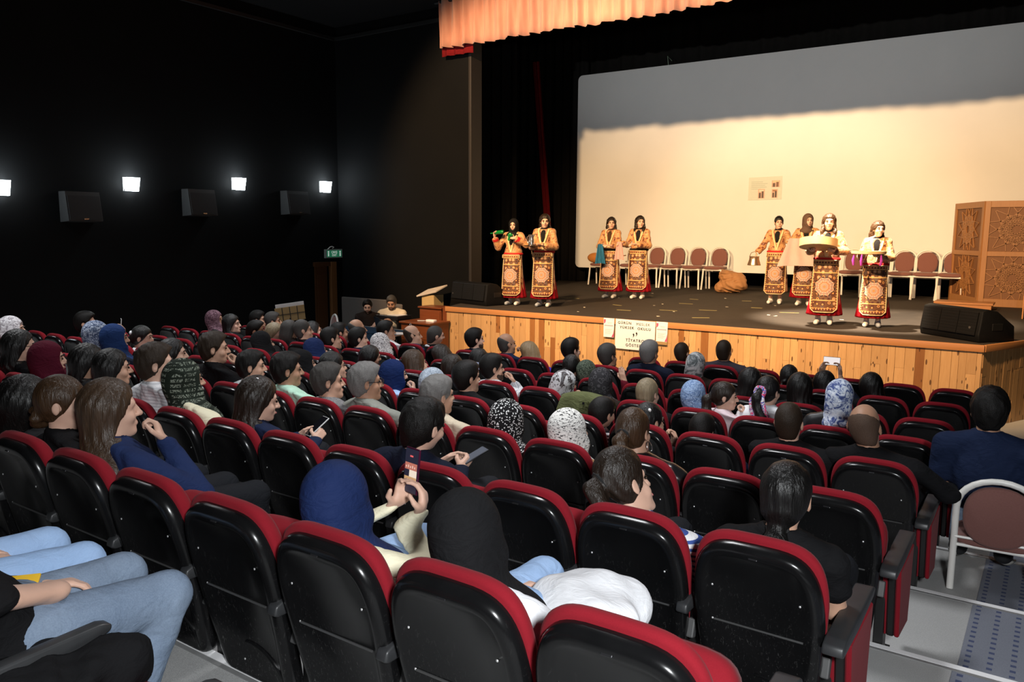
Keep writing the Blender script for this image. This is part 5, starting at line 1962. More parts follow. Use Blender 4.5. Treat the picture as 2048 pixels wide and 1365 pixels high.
# crumpled brown sack
sk = thing('sack', 'crumpled brown paper sack lying beside the stage chairs', 'sack', (-6.22, 16.9, STAGE_Z))
F = Field(axis(-0.5, 0.5, 0.022), axis(-0.4, 0.4, 0.022), axis(-0.02, 0.7, 0.022))
F.ell((0.0, 0, 0.18), (0.40, 0.27, 0.19), 0.0).ell((-0.1, 0.0, 0.38), (0.24, 0.2, 0.16), 0.05).ell((0.14, 0.02, 0.34), (0.20, 0.17, 0.17), 0.05).ell((-0.25, -0.1, 0.14), (0.15, 0.16, 0.12), 0.03)
F.wob(lambda x, y, z: 0.035 * np.abs(np.sin(9 * x + 6 * np.sin(7 * z) + 3 * y)) * np.sin(11 * z + 5 * x - 4 * y) + 0.015 * np.sin(31 * x + 21 * z) * np.sin(27 * y - 13 * z))
F.cut(lambda x, y, z: 0.003 - z)
V, Q = F.mesh()
link('paper_bag', raw_mesh('paper_bag', V, Q, plain('brown_kraft_paper', (0.36, 0.175, 0.07), 0.75, var=0.2), False), sk)
MB().box((-0.05, -0.02, 0.50), (0.42, 0.30, 0.012), (0.25, 0.22, 0.3)).build('folded_flap', plain('brown_kraft_paper', (0.36, 0.175, 0.07)), sk)

# ------------------------------------------------------------------ carved folding screen on the right
fs = thing('folding_screen', 'tall carved wooden folding screen with star lattice at stage right', 'folding screen', (-0.83, 16.6, STAGE_Z))
FH = 2.17


def lattice(cx_, cz_, R, x0, x1, z0, z1, th=0.011):
    mb = MB()
    segs = []
    for k in range(12):
        a = k * PI / 6
        for m in (3, 4, 5):
            b = a + m * PI / 6
            segs.append(((cx_ + R * math.cos(a), cz_ + R * math.sin(a)), (cx_ + R * math.cos(b), cz_ + R * math.sin(b))))
        r1 = R * 0.42
        segs.append(((cx_ + r1 * math.cos(a), cz_ + r1 * math.sin(a)), (cx_ + r1 * math.cos(a + PI / 6), cz_ + r1 * math.sin(a + PI / 6))))
        segs.append(((cx_ + R * 1.0 * math.cos(a), cz_ + R * 1.0 * math.sin(a)), (cx_ + R * 1.6 * math.cos(a + 0.25), cz_ + R * 1.6 * math.sin(a + 0.25))))
        segs.append(((cx_ + R * 1.0 * math.cos(a), cz_ + R * 1.0 * math.sin(a)), (cx_ + R * 1.6 * math.cos(a - 0.25), cz_ + R * 1.6 * math.sin(a - 0.25))))
    def clip(p, q):
        (x_1, y_1), (x_2, y_2) = p, q
        t0, t1 = 0.0, 1.0
        for d, lo, hi, s in ((x_2 - x_1, x0, x1, x_1), (y_2 - y_1, z0, z1, y_1)):
            if abs(d) < 1e-9:
                if s < lo or s > hi:
                    return None
            else:
                a, b = (lo - s) / d, (hi - s) / d
                if a > b:
                    a, b = b, a
                t0, t1 = max(t0, a), min(t1, b)
        if t1 - t0 < 0.02:
            return None
        f_ = lambda t: (x_1 + (x_2 - x_1) * t, y_1 + (y_2 - y_1) * t)
        return f_(t0), f_(t1)
    for p, q in segs:
        c = clip(p, q)
        if c:
            (a, b), (c_, d) = c
            L = math.hypot(c_ - a, d - b)
            an = math.atan2(d - b, c_ - a)
            mb.box(((a + c_) / 2, -0.012, (b + d) / 2), (L, 0.016, th), (0, -an, 0))
    return mb


def panel(w, mirror_ang, origin):
    p = link('panel', MB().bx(0, w, 0.0, 0.02, 0.02, FH - 0.02).mesh('panel', M_OAKD), fs, origin, mirror_ang)
    st = 0.10
    for nm, a in (('stile', (0, st, 0, FH)), ('stile', (w - st, w, 0, FH)), ('rail', (st, w - st, FH - 0.13, FH)), ('rail', (st, w - st, 0.0, 0.16)), ('rail', (st, w - st, 1.04, 1.14))):
        MB().bx(a[0], a[1], -0.025, 0.03, a[2], a[3], 0.004, 1).build(nm, M_OAK, p)
    for zc in (0.60, 1.59):
        lb_ = lattice(w / 2, zc, min(0.34, (w - 0.2) * 0.36), st, w - st, zc - 0.44, zc + 0.45).build('carved_lattice', M_OAK, p)
        lb_['kind'] = 'stuff'
    return p


la = math.atan2(16.6 - 18.0, -0.83 + 1.50)
panel(1.55, la, (-1.50 + 0.83, 1.40, 0.0))
panel(1.15, 0.0, (0.0, 0.0, 0.0))
panel(0.9, 0.8, (1.15, 0.0, 0.0))

sb = thing('step_box', 'low pale wooden step box before the carved folding screen', 'box', (-1.0, 15.75, STAGE_Z))
MB().bx(-0.52, 0.52, -0.3, 0.3, 0.10, 0.14, 0.004).build('top_board', M_PINEX, sb)
MB().bx(-0.49, 0.49, -0.28, -0.26, 0, 0.10).build('front_board', M_PINEX, sb)
for e in (-1, 1):
    MB().bx(e * 0.48 - 0.01, e * 0.48 + 0.01, -0.26, 0.28, 0, 0.10).build('side_board', M_PINEX, sb)
cr = thing('wooden_case', 'wood-sided dark case at the right end of the stage', 'box', (0.36, 14.3, STAGE_Z))
for e in (-1, 1):
    MB().bx(e * 0.3 - 0.012, e * 0.3 + 0.012, -0.25, 0.25, 0, 0.42, 0.003, 1).build('side_board', M_PINEX, cr)
MB().bx(-0.288, 0.288, -0.22, 0.24, 0.02, 0.40).build('body', M_PHONEBODY, cr)

# ------------------------------------------------------------------ loudspeakers lying on the stage edge
M_GRILLE = NT('speaker_grille')
d = M_GRILLE.voro(M_GRILLE.coord(), 160, rand=0.1)
M_GRILLE.base(M_GRILLE.mix(M_GRILLE.math('LESS_THAN', d, 0.4), (0.007, 0.007, 0.0075), (0.002, 0.002, 0.002)))
M_GRILLE.bump(d, 0.4, 0.003)
M_GRILLE = M_GRILLE.set(0.6, 0.0, 0.2)
M_SPK = plain('black_speaker_cabinet', (0.005, 0.005, 0.0055), 0.55, spec=0.2, var=0.3)


def monitor(label, loc, rz, L, logo_x):
    o = thing('loudspeaker', label, 'loudspeaker', loc, rz)
    pr = [(0.02, 0.0), (0.0, 0.10), (0.05, 0.43), (0.14, 0.46), (0.30, 0.43), (0.60, 0.22), (0.62, 0.0)]
    mb = MB().prism(pr, L, frame_m((0, 0, 0), (0, 1, 0), (0, 0, 1), (1, 0, 0)))
    bmesh.ops.bevel(mb.bm, geom=list(mb.bm.edges), offset=0.018, segments=2, profile=0.5, affect='EDGES')
    mb.build('cabinet', M_SPK, o, True, 45)
    for k in range(3):
        a, b = 0.05 + k * (L - 0.10) / 3 + 0.006, 0.05 + (k + 1) * (L - 0.10) / 3 - 0.006
        g_ = MB().prism([(-0.006, 0.10), (0.043, 0.415), (0.028, 0.415), (-0.02, 0.10)], b - a, frame_m((a, 0, 0), (0, 1, 0), (0, 0, 1), (1, 0, 0)))
        g_.build('grille', M_GRILLE, o)
    MB().cyl((logo_x, -0.012, 0.20), 0.018, 0.008, (PI / 2 + 0.15, 0, 0), 14).build('badge', M_SILVER, o)
    for x_ in (0.0, L):
        MB().bx(x_ - 0.006, x_ + 0.006, 0.22, 0.40, 0.16, 0.26, 0.006).build('handle', M_LEG, o)
    return o


monitor('black loudspeaker lying on the stage left corner beside the performers', (-10.02, 10.42, STAGE_Z + 0.001), -0.27, 1.2, 0.10)
monitor('black loudspeaker lying on the stage right front corner', (-1.13, 10.62, STAGE_Z + 0.001), -0.72, 1.10, 0.95)

# ------------------------------------------------------------------ paper signs on the stage front
M_PAPER = plain('white_poster_paper', (0.74, 0.72, 0.72), 0.7, var=0.03)
M_INK = plain('dark_green_ink', (0.010, 0.013, 0.012), 0.8, spec=0.1)
ys = STAGE_Y + 0.012 + 0.087 * 0.45
sg = thing('paper_sign', 'large white paper sign with four lines of lettering on the stage front', 'sign', (-5.30, ys - 0.052, 0.82))
MB().prism([(-.375, -.262), (.36, -.262), (.368, .242), (-.37, .25)], 0.003, front_m(0, 0, 0)).build('paper', M_PAPER, sg)
for s_, x_, z_, w_ in (('GÜRÜN', -.20, .185, .062), ('MESLEK', .145, .180, .062), ('YÜKSEK', -.155, .108, .062), ('OKULU', .165, .104, .062), ('TİYATRO', 0, -.105, .066), ('GÖSTERİSİ', 0.03, -.19, .066)):
    text_mesh('lettering', s_, w_, M_INK, sg, front_m(x_, -0.004, z_), 'CENTER', 1.28, 0.001, 0.0 if s_[0] == 'M' else 0.0012)
for e, a in ((-1, 0.4), (1, -0.2)):
    mb = MB()
    mb.sph((e * 0.028, -0.005, 0.012 + 0.012 * e), 0.017, (0.8, 0.25, 1.15), 10, 8)
    mb.tube([(e * 0.028 + 0.010, -0.005, 0.01 + 0.012 * e), (e * 0.028 + 0.004, -0.005, -0.018 + 0.012 * e), (e * 0.028 - 0.014, -0.005, -0.036 + 0.012 * e)], [0.007, 0.005, 0.002], 6)
    mb.build('mask_mark', M_INK, sg, True)
M_PINKP = plain('pink_red_print', (0.62, 0.06, 0.14), 0.6)
M_GREYP = plain('grey_print', (0.30, 0.30, 0.36), 0.7)
M_LPINK = plain('pale_pink_print', (0.70, 0.42, 0.48), 0.7)
for x_, lb in ((-5.80, 'small white and pink poster left of the large paper sign'), (-4.82, 'small white and pink poster right of the large paper sign')):
    o = thing('poster', lb, 'poster', (x_, STAGE_Y + 0.012 + 0.087 * (x_ + 9.41) / 9.2 - 0.050, 0.905), 0)
    MB().prism([(-.10, -.165), (.10, -.165), (.105, .165), (-.10, .165)], 0.002, front_m(0, 0, 0)).build('paper', M_PAPER, o)
    MB().prism([(-.095, .14), (-.06, .14), (-.063, .10), (-.078, .075), (-.095, .07)], 0.001, front_m(0, -0.0022, 0)).build('corner_print', M_PINKP, o)
    MB().prism([(.10, -.16), (.055, -.16), (.085, -.10), (.10, -.03)], 0.001, front_m(0, -0.0022, 0)).build('corner_print', M_PINKP, o)
    MB().bx(-.085, .085, -.0036, -.0022, .028, .043).build('printed_title', M_GREYP, o)
    l_ = MB()
    for k in range(6):
        l_.bx(-.07, .07 - .02 * (k % 3), -.0034, -.0022, -.03 - k * .016, -.024 - k * .016)
    l_.bx(-.03, .06, -.0034, -.0022, .085, .093).bx(-.02, .05, -.0034, -.0022, .065, .071)
    l_.build('printed_lines', M_LPINK, o)
    if x_ > -5:
        MB().bx(-.09, .10, -.001, .003, -.215, -.165).build('masking_tape', plain('tan_masking_tape', (0.32, 0.20, 0.08), 0.6), o)
# ------------------------------------------------------------------ performers on the stage (face +Y in their own space)
def robe_fabric():
    t = NT('gold_patterned_robe')
    v = t.coord()
    d = t.voro(v, 13, 'SMOOTH_F1')
    e = t.noise(v, 20, 4, 0.6, 2.0)
    k = t.math('ADD', t.math('MULTIPLY', d, 0.55), t.math('MULTIPLY', e, 0.70))
    c = t.ramp(k, [(0.45, (0.11, 0.026, 0.013)), (0.50, (0.36, 0.12, 0.042)), (0.535, (0.46, 0.24, 0.095)), (0.585, (0.56, 0.34, 0.15)), (0.61, (0.28, 0.085, 0.03)), (0.66, (0.50, 0.27, 0.11))])
    t.base(c)
    t.bump(t.noise(t.coord(scale=(5, 5, 8)), 2.4, 3, 0.5, 1.0), 0.35, 0.05)
    return t.set(0.5, 0, 0.4, 0.2)


def apron_fabric():
    t = NT('embroidered_apron')
    v = t.coord()
    x, y, z = t.sep(v)
    X = t.math('ABSOLUTE', t.math('DIVIDE', x, 0.195))
    # field of small tiles
    d = t.n('ShaderNodeTexVoronoi', distance='CHEBYCHEV')
    t.l(v, d.inputs['Vector'])
    d.inputs['Scale'].default_value = 21
    d.inputs['Randomness'].default_value = 0.55
    cr = t.sep(d.outputs['Color'])
    tile = t.ramp(cr[0], [(0.0, (0.30, 0.075, 0.03)), (0.14, (0.54, 0.23, 0.06)), (0.36, (0.64, 0.40, 0.17)), (0.58, (0.52, 0.42, 0.36)), (0.74, (0.36, 0.10, 0.04)), (0.84, (0.64, 0.36, 0.12))], 'CONSTANT')
    inner = t.math('LESS_THAN', d.outputs['Distance'], 0.014)
    tile = t.mix(t.math('MULTIPLY', inner, 0.9), tile, (0.70, 0.52, 0.34))
    edge = t.math('GREATER_THAN', d.outputs['Distance'], 0.026)
    tile = t.mix(t.math('MULTIPLY', edge, 0.85), tile, (0.045, 0.012, 0.010))
    mo = t.voro(v, 12.5, 'F1', 0.35)
    tile = t.mix(t.math('LESS_THAN', mo, 0.40), tile, (0.54, 0.27, 0.09))
    tile = t.mix(t.math('LESS_THAN', t.math('ABSOLUTE', t.math('SUBTRACT', mo, 0.40)), 0.035), tile, (0.06, 0.014, 0.010))
    tile = t.mix(t.math('LESS_THAN', mo, 0.27), tile, (0.62, 0.44, 0.28))
    tile = t.mix(t.math('LESS_THAN', t.math('ABSOLUTE', t.math('SUBTRACT', mo, 0.25)), 0.025), tile, (0.16, 0.05, 0.03))
    tile = t.mix(t.math('LESS_THAN', mo, 0.12), tile, (0.44, 0.14, 0.05))
    # big medallion
    dz = t.math('SUBTRACT', z, 0.59)
    ang = t.math('ARCTAN2', dz, x)
    r = t.math('SQRT', t.math('ADD', t.math('MULTIPLY', x, x), t.math('MULTIPLY', dz, dz)))
    rr = t.math('DIVIDE', t.math('MULTIPLY', r, t.math('ADD', 1.0, t.math('MULTIPLY', t.math('COSINE', t.math('MULTIPLY', ang, 8.0)), 0.06))), 0.150)
    med = t.ramp(rr, [(0.0, (0.50, 0.22, 0.07)), (0.14, (0.32, 0.26, 0.25)), (0.26, (0.46, 0.30, 0.20)), (0.40, (0.40, 0.16, 0.07)), (0.50, (0.45, 0.32, 0.25)), (0.66, (0.28, 0.20, 0.19)), (0.78, (0.50, 0.35, 0.25)), (0.89, (0.030, 0.008, 0.008))], 'CONSTANT')
    pet = t.math('GREATER_THAN', t.math('COSINE', t.math('MULTIPLY', ang, 16.0)), 0.72)
    med = t.mix(t.math('MULTIPLY', pet, 0.75), med, (0.36, 0.15, 0.09))
    c = t.mix(t.math('LESS_THAN', rr, 1.0), tile, med)
    for zb in (0.80, 0.385, 0.93):
        c = t.mix(t.math('LESS_THAN', t.math('ABSOLUTE', t.math('SUBTRACT', z, zb)), 0.008), c, (0.62, 0.38, 0.14))
    # toothed dark bands at the top and the bottom
    tri = t.math('ABSOLUTE', t.math('SUBTRACT', t.math('FRACT', t.math('MULTIPLY', x, 24.0)), 0.5))
    for zb in (0.252, 0.955):
        b = t.math('LESS_THAN', t.math('ABSOLUTE', t.math('SUBTRACT', z, zb)), 0.018)
        bc = t.mix(t.math('LESS_THAN', t.math('MULTIPLY', tri, 0.07), t.math('ABSOLUTE', t.math('SUBTRACT', z, zb - 0.018))), (0.08, 0.012, 0.010), (0.55, 0.26, 0.10))
        c = t.mix(b, c, bc)
    side = t.math('GREATER_THAN', X, 0.84)
    stri = t.math('LESS_THAN', t.math('FRACT', t.math('MULTIPLY', z, 26.0)), 0.45)
    c = t.mix(side, c, t.mix(stri, (0.55, 0.30, 0.12), (0.10, 0.02, 0.012)))
    t.base(c)
    t.bump(d.outputs['Distance'], 0.2, 0.004)
    return t.set(0.6, 0, 0.35, 0.1)


M_ROBE, M_APRON = robe_fabric(), apron_fabric()
M_VELVET = cloth('red_velvet_skirt', (0.20, 0.004, 0.010), 0.6, 0.3)
M_LAPEL = cloth('cream_lapel', (0.70, 0.52, 0.28), 0.7, 0.1)
M_BELT = cloth('red_sash', (0.42, 0.02, 0.02), 0.7, 0.3)
M_UNDER = cloth('black_undershirt', (0.010, 0.010, 0.011), 0.85, 0.2)
M_TRAIN = plain('white_trainer', (0.72, 0.72, 0.70), 0.5)
M_GREYSH = plain('grey_trainer', (0.30, 0.33, 0.38), 0.5)
HP = np.array([0.0, 0.012, 1.555])
HSH = HP - HEAD0


def head_turn(V, yaw, pitch=0.0, z0=1.39, z1=1.47):
    V = V.astype(np.float64).copy()
    w = sstep(V[:, 2], z0, z1)
    for ang, (i, j), cc in ((pitch, (1, 2), (0.0, 1.46)), (yaw, (0, 1), (0.0, -0.005))):
        if ang:
            a = ang * w
            p, q = V[:, i] - cc[0], V[:, j] - cc[1]
            V[:, i] = cc[0] + p * np.cos(a) - q * np.sin(a)
            V[:, j] = cc[1] + p * np.sin(a) + q * np.cos(a)
    return V


def performer(pid, label, x, y, h, rz, yaw, head, arms, hands, skirt=True, under=True, shoes=('w', 'w'), waist_black=False, cuff=None, L=0.30, apron=True, pitch=0.0):
    """arms: {side: (elbow, wrist)}; side +1 is the performer's right"""
    s = h / 1.68
    o = thing('person', label, 'person', (x, y, STAGE_Z), rz, 'performers in embroidered robes on the stage')
    sc = lambda V: V * s
    c, f = 0.021, 0.0085
    SH = {e: np.array([e * 0.158, -0.005, 1.365]) for e in (-1, 1)}
    A = {e: (np.array(arms[e][0]), np.array(arms[e][1])) for e in (-1, 1)}
    # skin: one continuous body
    F = Field(axis(-0.50, 0.50, c, f, -0.10, 0.10), axis(-0.22, 0.56, c, f, -0.11, 0.14), axis(-0.01, 1.70, c, f, 1.42, 1.69))
    F.ell((0, 0, 1.23), (0.145, 0.10, 0.20), 0.03).ell((0, 0, 0.98), (0.145, 0.11, 0.16), 0.06)
    for e in (-1, 1):
        F.cone((e * 0.03, -0.01, 1.43), (e * 0.145, -0.005, 1.37), 0.035, 0.042, 0.03)
        F.cone(SH[e], A[e][0], 0.042, 0.035, 0.025)
        F.cone(A[e][0], A[e][1], 0.035, 0.023, 0.02)
        F.cone((e * 0.085, 0, 0.90), (e * 0.085, 0.0, 0.48), 0.08, 0.052, 0.03)
        F.cone((e * 0.085, 0, 0.48), (e * 0.085, -0.01, 0.08), 0.052, 0.034, 0.02)
        F.cone((e * 0.085, -0.02, 0.045), (e * 0.10, 0.12, 0.03), 0.035, 0.028, 0.02)
    F.cone((0, -0.012, 1.38), (0, -0.005, 1.50), 0.046, 0.043, 0.02)
    head_prims(F, HP, 1.0)
    V, Q = F.mesh()
    parts = [(V, Q, 0)]
    for e in (-1, 1):
        fd, bk, cu = hands[e]
        v, q = place_hand(hand_mesh(cu, 0.0085), A[e][1] + np.array(fd) / np.linalg.norm(fd) * 0.012, fd, bk, e < 0, 0.95)
        parts.append((v, q, 0))
    V, Q, _ = merge(parts)
    link('body', raw_mesh('body', sc(head_turn(V, yaw, pitch)), Q, SKINS['fair']), o)
    # black undershirt with its rolled neck
    if under:
        F = Field(axis(-0.2, 0.2, 0.014), axis(-0.16, 0.16, 0.014), axis(1.02, 1.52, 0.014))
        F.ell((0, 0.004, 1.24), (0.150, 0.112, 0.20), 0.03)
        F.cone((0, -0.012, 1.40), (0, -0.006, 1.468), 0.058, 0.052, 0.02)
        F.cone((0.04, -0.01, 1.42), (0.12, -0.005, 1.375), 0.04, 0.045, 0.03).cone((-0.04, -0.01, 1.42), (-0.12, -0.005, 1.375), 0.04, 0.045, 0.03)
        V, Q = F.mesh()
        link('undershirt', raw_mesh('undershirt', sc(V), Q, M_UNDER if not isinstance(under, str) else FAB[under]), o)
    # robe
    F = Field(axis(-0.52, 0.52, 0.0175), axis(-0.28, 0.50, 0.0175), axis(0.18, 1.46, 0.0175))
    F.ell((0, 0, 1.25), (0.158, 0.126, 0.20), 0.03).ell((0, 0, 1.03), (0.165, 0.128, 0.16), 0.06)
    F.cone((0, 0.0, 1.0), (0, 0.0, 0.22), 0.168, 0.226, 0.05, sq=(1, 1.22, 1))
    for e in (-1, 1):
        F.cone((e * 0.07, -0.01, 1.395), (e * 0.15, -0.005, 1.37), 0.042, 0.056, 0.03)
        F.cone(SH[e], A[e][0], 0.052, 0.058, 0.03)
        w2 = A[e][0] + (A[e][1] - A[e][0]) * 0.72
        F.cone(A[e][0], w2, 0.058, 0.064, 0.03)
    F.cone((0, 0.155, 1.47), (0, 0.142, 1.14), 0.098, 0.028, 0.012, '-')
    F.cone((0, -0.005, 1.38), (0, 0.0, 1.52), 0.066, 0.085, 0.01, '-')
    F.wob(lambda x_, y_, z_: 0.0045 * np.sin(22 * np.arctan2(x_, y_ + 1e-4)) * np.clip((1.0 - z_) * 1.5, 0, 1) + 0.003 * np.sin(48 * z_ + 18 * x_) * (z_ > 1.0))
    F.cut(lambda x_, y_, z_: 0.235 - z_)
    V, Q = F.mesh()
    link('robe', raw_mesh('robe', sc(V), Q, M_ROBE), o)
    # cream lapels crossing towards the waist
    for e in (-1, 1):
        link('lapel', MB().tube([sc(np.array(p)) for p in ((e * 0.076, -0.045, 1.43), (e * 0.092, 0.045, 1.40), (e * 0.074, 0.112, 1.30), (e * 0.034, 0.138, 1.17), (e * 0.006, 0.136, 1.04))], 0.017 * s, 8).mesh('lapel', M_LAPEL, True), o)
    mb = MB().tube([sc(np.array((0.174 * math.cos(a), 0.140 * math.sin(a), 1.005))) for a in np.linspace(0, 2 * PI, 28, endpoint=False)], 0.024 * s, 8, True)
    mb.build('sash', M_UNDER if waist_black else M_BELT, o, True)
    if skirt:
        F = Field(axis(-0.36, 0.36, 0.02), axis(-0.34, 0.30, 0.02), axis(0.10, 1.0, 0.02))
        F.cone((0, -0.02, 0.86), (0, -0.035, 0.16), 0.14, 0.262, 0.0, sq=(1, 1.15, 1))
        F.wob(lambda x_, y_, z_: 0.008 * np.sin(16 * np.arctan2(x_, y_ + 1e-4)) * np.clip((0.95 - z_) * 1.4, 0, 1))
        F.cut(lambda x_, y_, z_: 0.145 - z_)
        V, Q = F.mesh()
        link('skirt', raw_mesh('skirt', sc(V), Q, M_VELVET), o)
    if apron:
        n_, m_ = 15, 30
        V, Qs = [], []
        for side in (0, 1):
            for j in range(m_):
                z_ = 0.205 + (0.985 - 0.205) * j / (m_ - 1)
                for i in range(n_):
                    u = -1 + 2 * i / (n_ - 1)
                    hw = 0.190 - 0.02 * (z_ - 0.2)
                    zb = z_
                    if j < 4:
                        zb = z_ + 0.05 * max(0, abs(u) - 0.72) / 0.28 * (4 - j) / 4
                    rr = 0.168 + (1.0 - z_) * 0.072 + 0.01
                    xx = hw * u
                    yy = math.sqrt(max(1e-4, rr * rr - xx * xx)) / 1.22 + 0.012 + 0.012 - side * 0.006
                    if z_ > 0.93:
                        yy = max(yy, 0.128)
                    V.append((xx, yy, zb))
        for j in range(m_ - 1):
            for i in range(n_ - 1):
                a = j * n_ + i
                Qs.append((a, a + 1, a + n_ + 1, a + n_))
                b = a + n_ * m_
                Qs.append((b, b + n_, b + n_ + 1, b + 1))
        rim = [i for i in range(n_)] + [j * n_ + n_ - 1 for j in range(1, m_)] + [(m_ - 1) * n_ + i for i in range(n_ - 2, -1, -1)] + [j * n_ for j in range(m_ - 2, 0, -1)]
        for a, b in zip(rim, rim[1:] + rim[:1]):
            Qs.append((a, a + n_ * m_, b + n_ * m_, b))
        me = raw_mesh('apron', np.array(V), np.array(Qs), M_APRON)
        ap = link('apron', me, o)
        ap.scale = (s, s, s)
        tr = link('apron_binding', MB().tube([V[i] for i in rim], 0.0075, 6, True).mesh('apron_binding', M_LAPEL, True), ap)
    for e in (-1, 1):
        F = Field(axis(e * 0.09 - 0.07, e * 0.09 + 0.07, 0.012), axis(-0.09, 0.2, 0.012), axis(-0.005, 0.17, 0.012))
        F.cone((e * 0.085, -0.035, 0.05), (e * 0.10, 0.125, 0.036), 0.047, 0.036, 0.02).cone((e * 0.085, -0.025, 0.06), (e * 0.085, -0.015, 0.12), 0.043, 0.04, 0.02)
        F.cut(lambda x_, y_, z_: 0.004 - z_)
        V, Q = F.mesh()
        link('shoe', raw_mesh('shoe', sc(V), Q, M_TRAIN if shoes[0 if e < 0 else 1] == 'w' else M_GREYSH), o)
    style, hc = head
    if style == 'scarf':
        V, Q = scarf_np('tuck', False, 0)
        link('headscarf', raw_mesh('headscarf', sc(head_turn(V + HSH, yaw, pitch)), Q, FAB[hc]), o)
    else:
        V, Q = hair_np(style, False, 0, L)
        link('hair', raw_mesh('hair', sc(head_turn(V + HSH, yaw, pitch)), Q, HAIR[hc]), o)
    for nm, (V, Q) in EYEP:
        link(nm, raw_mesh(nm, sc(head_turn(V + HSH, yaw, pitch)), Q, {'eye': M_EYE, 'eyebrow': M_BROW, 'lips': M_LIPS}[nm]), o)
    if cuff:
        for e in (-1, 1):
            w1 = A[e][0] + (A[e][1] - A[e][0]) * 0.66
            w2 = A[e][0] + (A[e][1] - A[e][0]) * 0.86
            MB().tube([sc(w1), sc(w2)], [0.066 * s, 0.062 * s], 12).build('cuff', cuff, o, True)
    PEOPLE[pid] = dict(o=o, s=s, rz=rz)
    return o


def held(pid, p):
    """world position of a point given in a performer's own space"""
    d = PEOPLE[pid]
    return d['o'].matrix_basis @ Vector(np.array(p) * d['s'])


FOLD = lambda: {1: ((0.22, 0.10, 1.08), (0.10, 0.27, 1.10)), -1: ((-0.22, 0.10, 1.08), (-0.10, 0.27, 1.10))}
HF = {1: ((-0.7, 0.6, 0.1), (0.2, 0.2, 1), 0.5), -1: ((0.7, 0.6, 0.1), (-0.2, 0.2, 1), 0.5)}
HTRAY = {1: ((-0.25, 1, 0.05), (0.1, 0.1, -1), 0.25), -1: ((0.25, 1, 0.05), (-0.1, 0.1, -1), 0.25)}
Z_ = PI
performer('p1', 'performer in black headscarf and gold robe holding green bottle at left', -8.62, 10.72, 1.74, Z_ + 0.22, 0.15, ('scarf', 's_black'),
          {1: ((0.30, 0.06, 1.12), (0.33, 0.17, 1.33)), -1: ((-0.30, 0.08, 1.18), (-0.12, 0.24, 1.31))},
          {1: ((0.0, 0.25, 1), (1, 0.0, 0.2), 1.0), -1: ((0.9, 0.3, 0.25), (-0.2, 1, 0.2), 0.7)}, cuff=M_BELT, shoes=('w', 'g'))
performer('p2', 'performer with long dark curly hair carrying silver jug on a tray', -7.93, 10.80, 1.83, Z_ + 0.30, 0.30, ('longback', 'dkbrown'),
          {1: ((0.22, 0.05, 1.09), (0.12, 0.28, 1.12)), -1: ((-0.22, 0.05, 1.09), (-0.04, 0.29, 1.12))}, HTRAY, L=0.30, pitch=-0.12, shoes=('w', 'g'))
performer('p3', 'performer with shoulder-length dark hair and shiny blue cloth', -7.86, 13.50, 1.82, Z_ + 0.15, 0.35, ('longback', 'dkbrown'), FOLD(), HF, L=0.19, under='brown', waist_black=True, shoes=('w', 'g'))
performer('p4', 'performer with long straight dark hair holding out pink cloth', -7.28, 13.76, 1.85, Z_ + 0.15, 0.55, ('longside', 'dkbrown'),
          {1: ((0.22, 0.10, 1.10), (0.26, 0.34, 1.13)), -1: ((-0.23, 0.10, 1.08), (-0.02, 0.33, 1.12))},
          {1: ((0.5, 0.8, 0.0), (0.2, 0.0, 1), 0.5), -1: ((0.7, 0.7, 0.0), (0, 0.2, 1), 0.5)}, L=0.36, waist_black=True)
performer('p5', 'performer with pulled-back hair and black roll neck carrying copper pail', -4.40, 14.40, 1.84, Z_ + 0.15, 0.25, ('bun', 'black'),
          {1: ((0.27, 0.02, 1.10), (0.36, 0.12, 0.98)), -1: ((-0.25, 0.0, 1.12), (-0.30, 0.20, 1.02))},
          {1: ((0.3, 0.3, -1), (1, 0, 0.3), 0.8), -1: ((-0.2, 0.7, -0.5), (-1, 0, 0.2), 0.6)}, skirt=False)
performer('p6', 'performer in brown headscarf holding out a pale pink sheet', -3.80, 14.36, 1.88, Z_ + 0.15, 0.40, ('scarf', 's_brown'),
          {1: ((0.26, 0.10, 1.16), (0.30, 0.28, 1.20)), -1: ((-0.24, 0.10, 1.10), (-0.14, 0.29, 1.18))}, HF)
performer('p7', 'performer with long brown hair holding a large round frame drum', -2.60, 10.98, 1.80, Z_ + 0.15, 0.10, ('longside', 'brown'),
          {1: ((0.25, 0.06, 1.12), (0.20, 0.28, 1.13)), -1: ((-0.25, 0.06, 1.12), (-0.10, 0.29, 1.13))}, HTRAY, L=0.34)
performer('p8', 'rightmost performer with brown hair holding a flat tray with purple tassels', -1.88, 11.10, 1.68, Z_ + 0.15, 0.40, ('longback', 'brown'),
          {1: ((0.22, 0.08, 1.12), (0.20, 0.30, 1.15)), -1: ((-0.22, 0.07, 1.11), (-0.02, 0.30, 1.14))}, HTRAY, L=0.24, shoes=('g', 'w'))

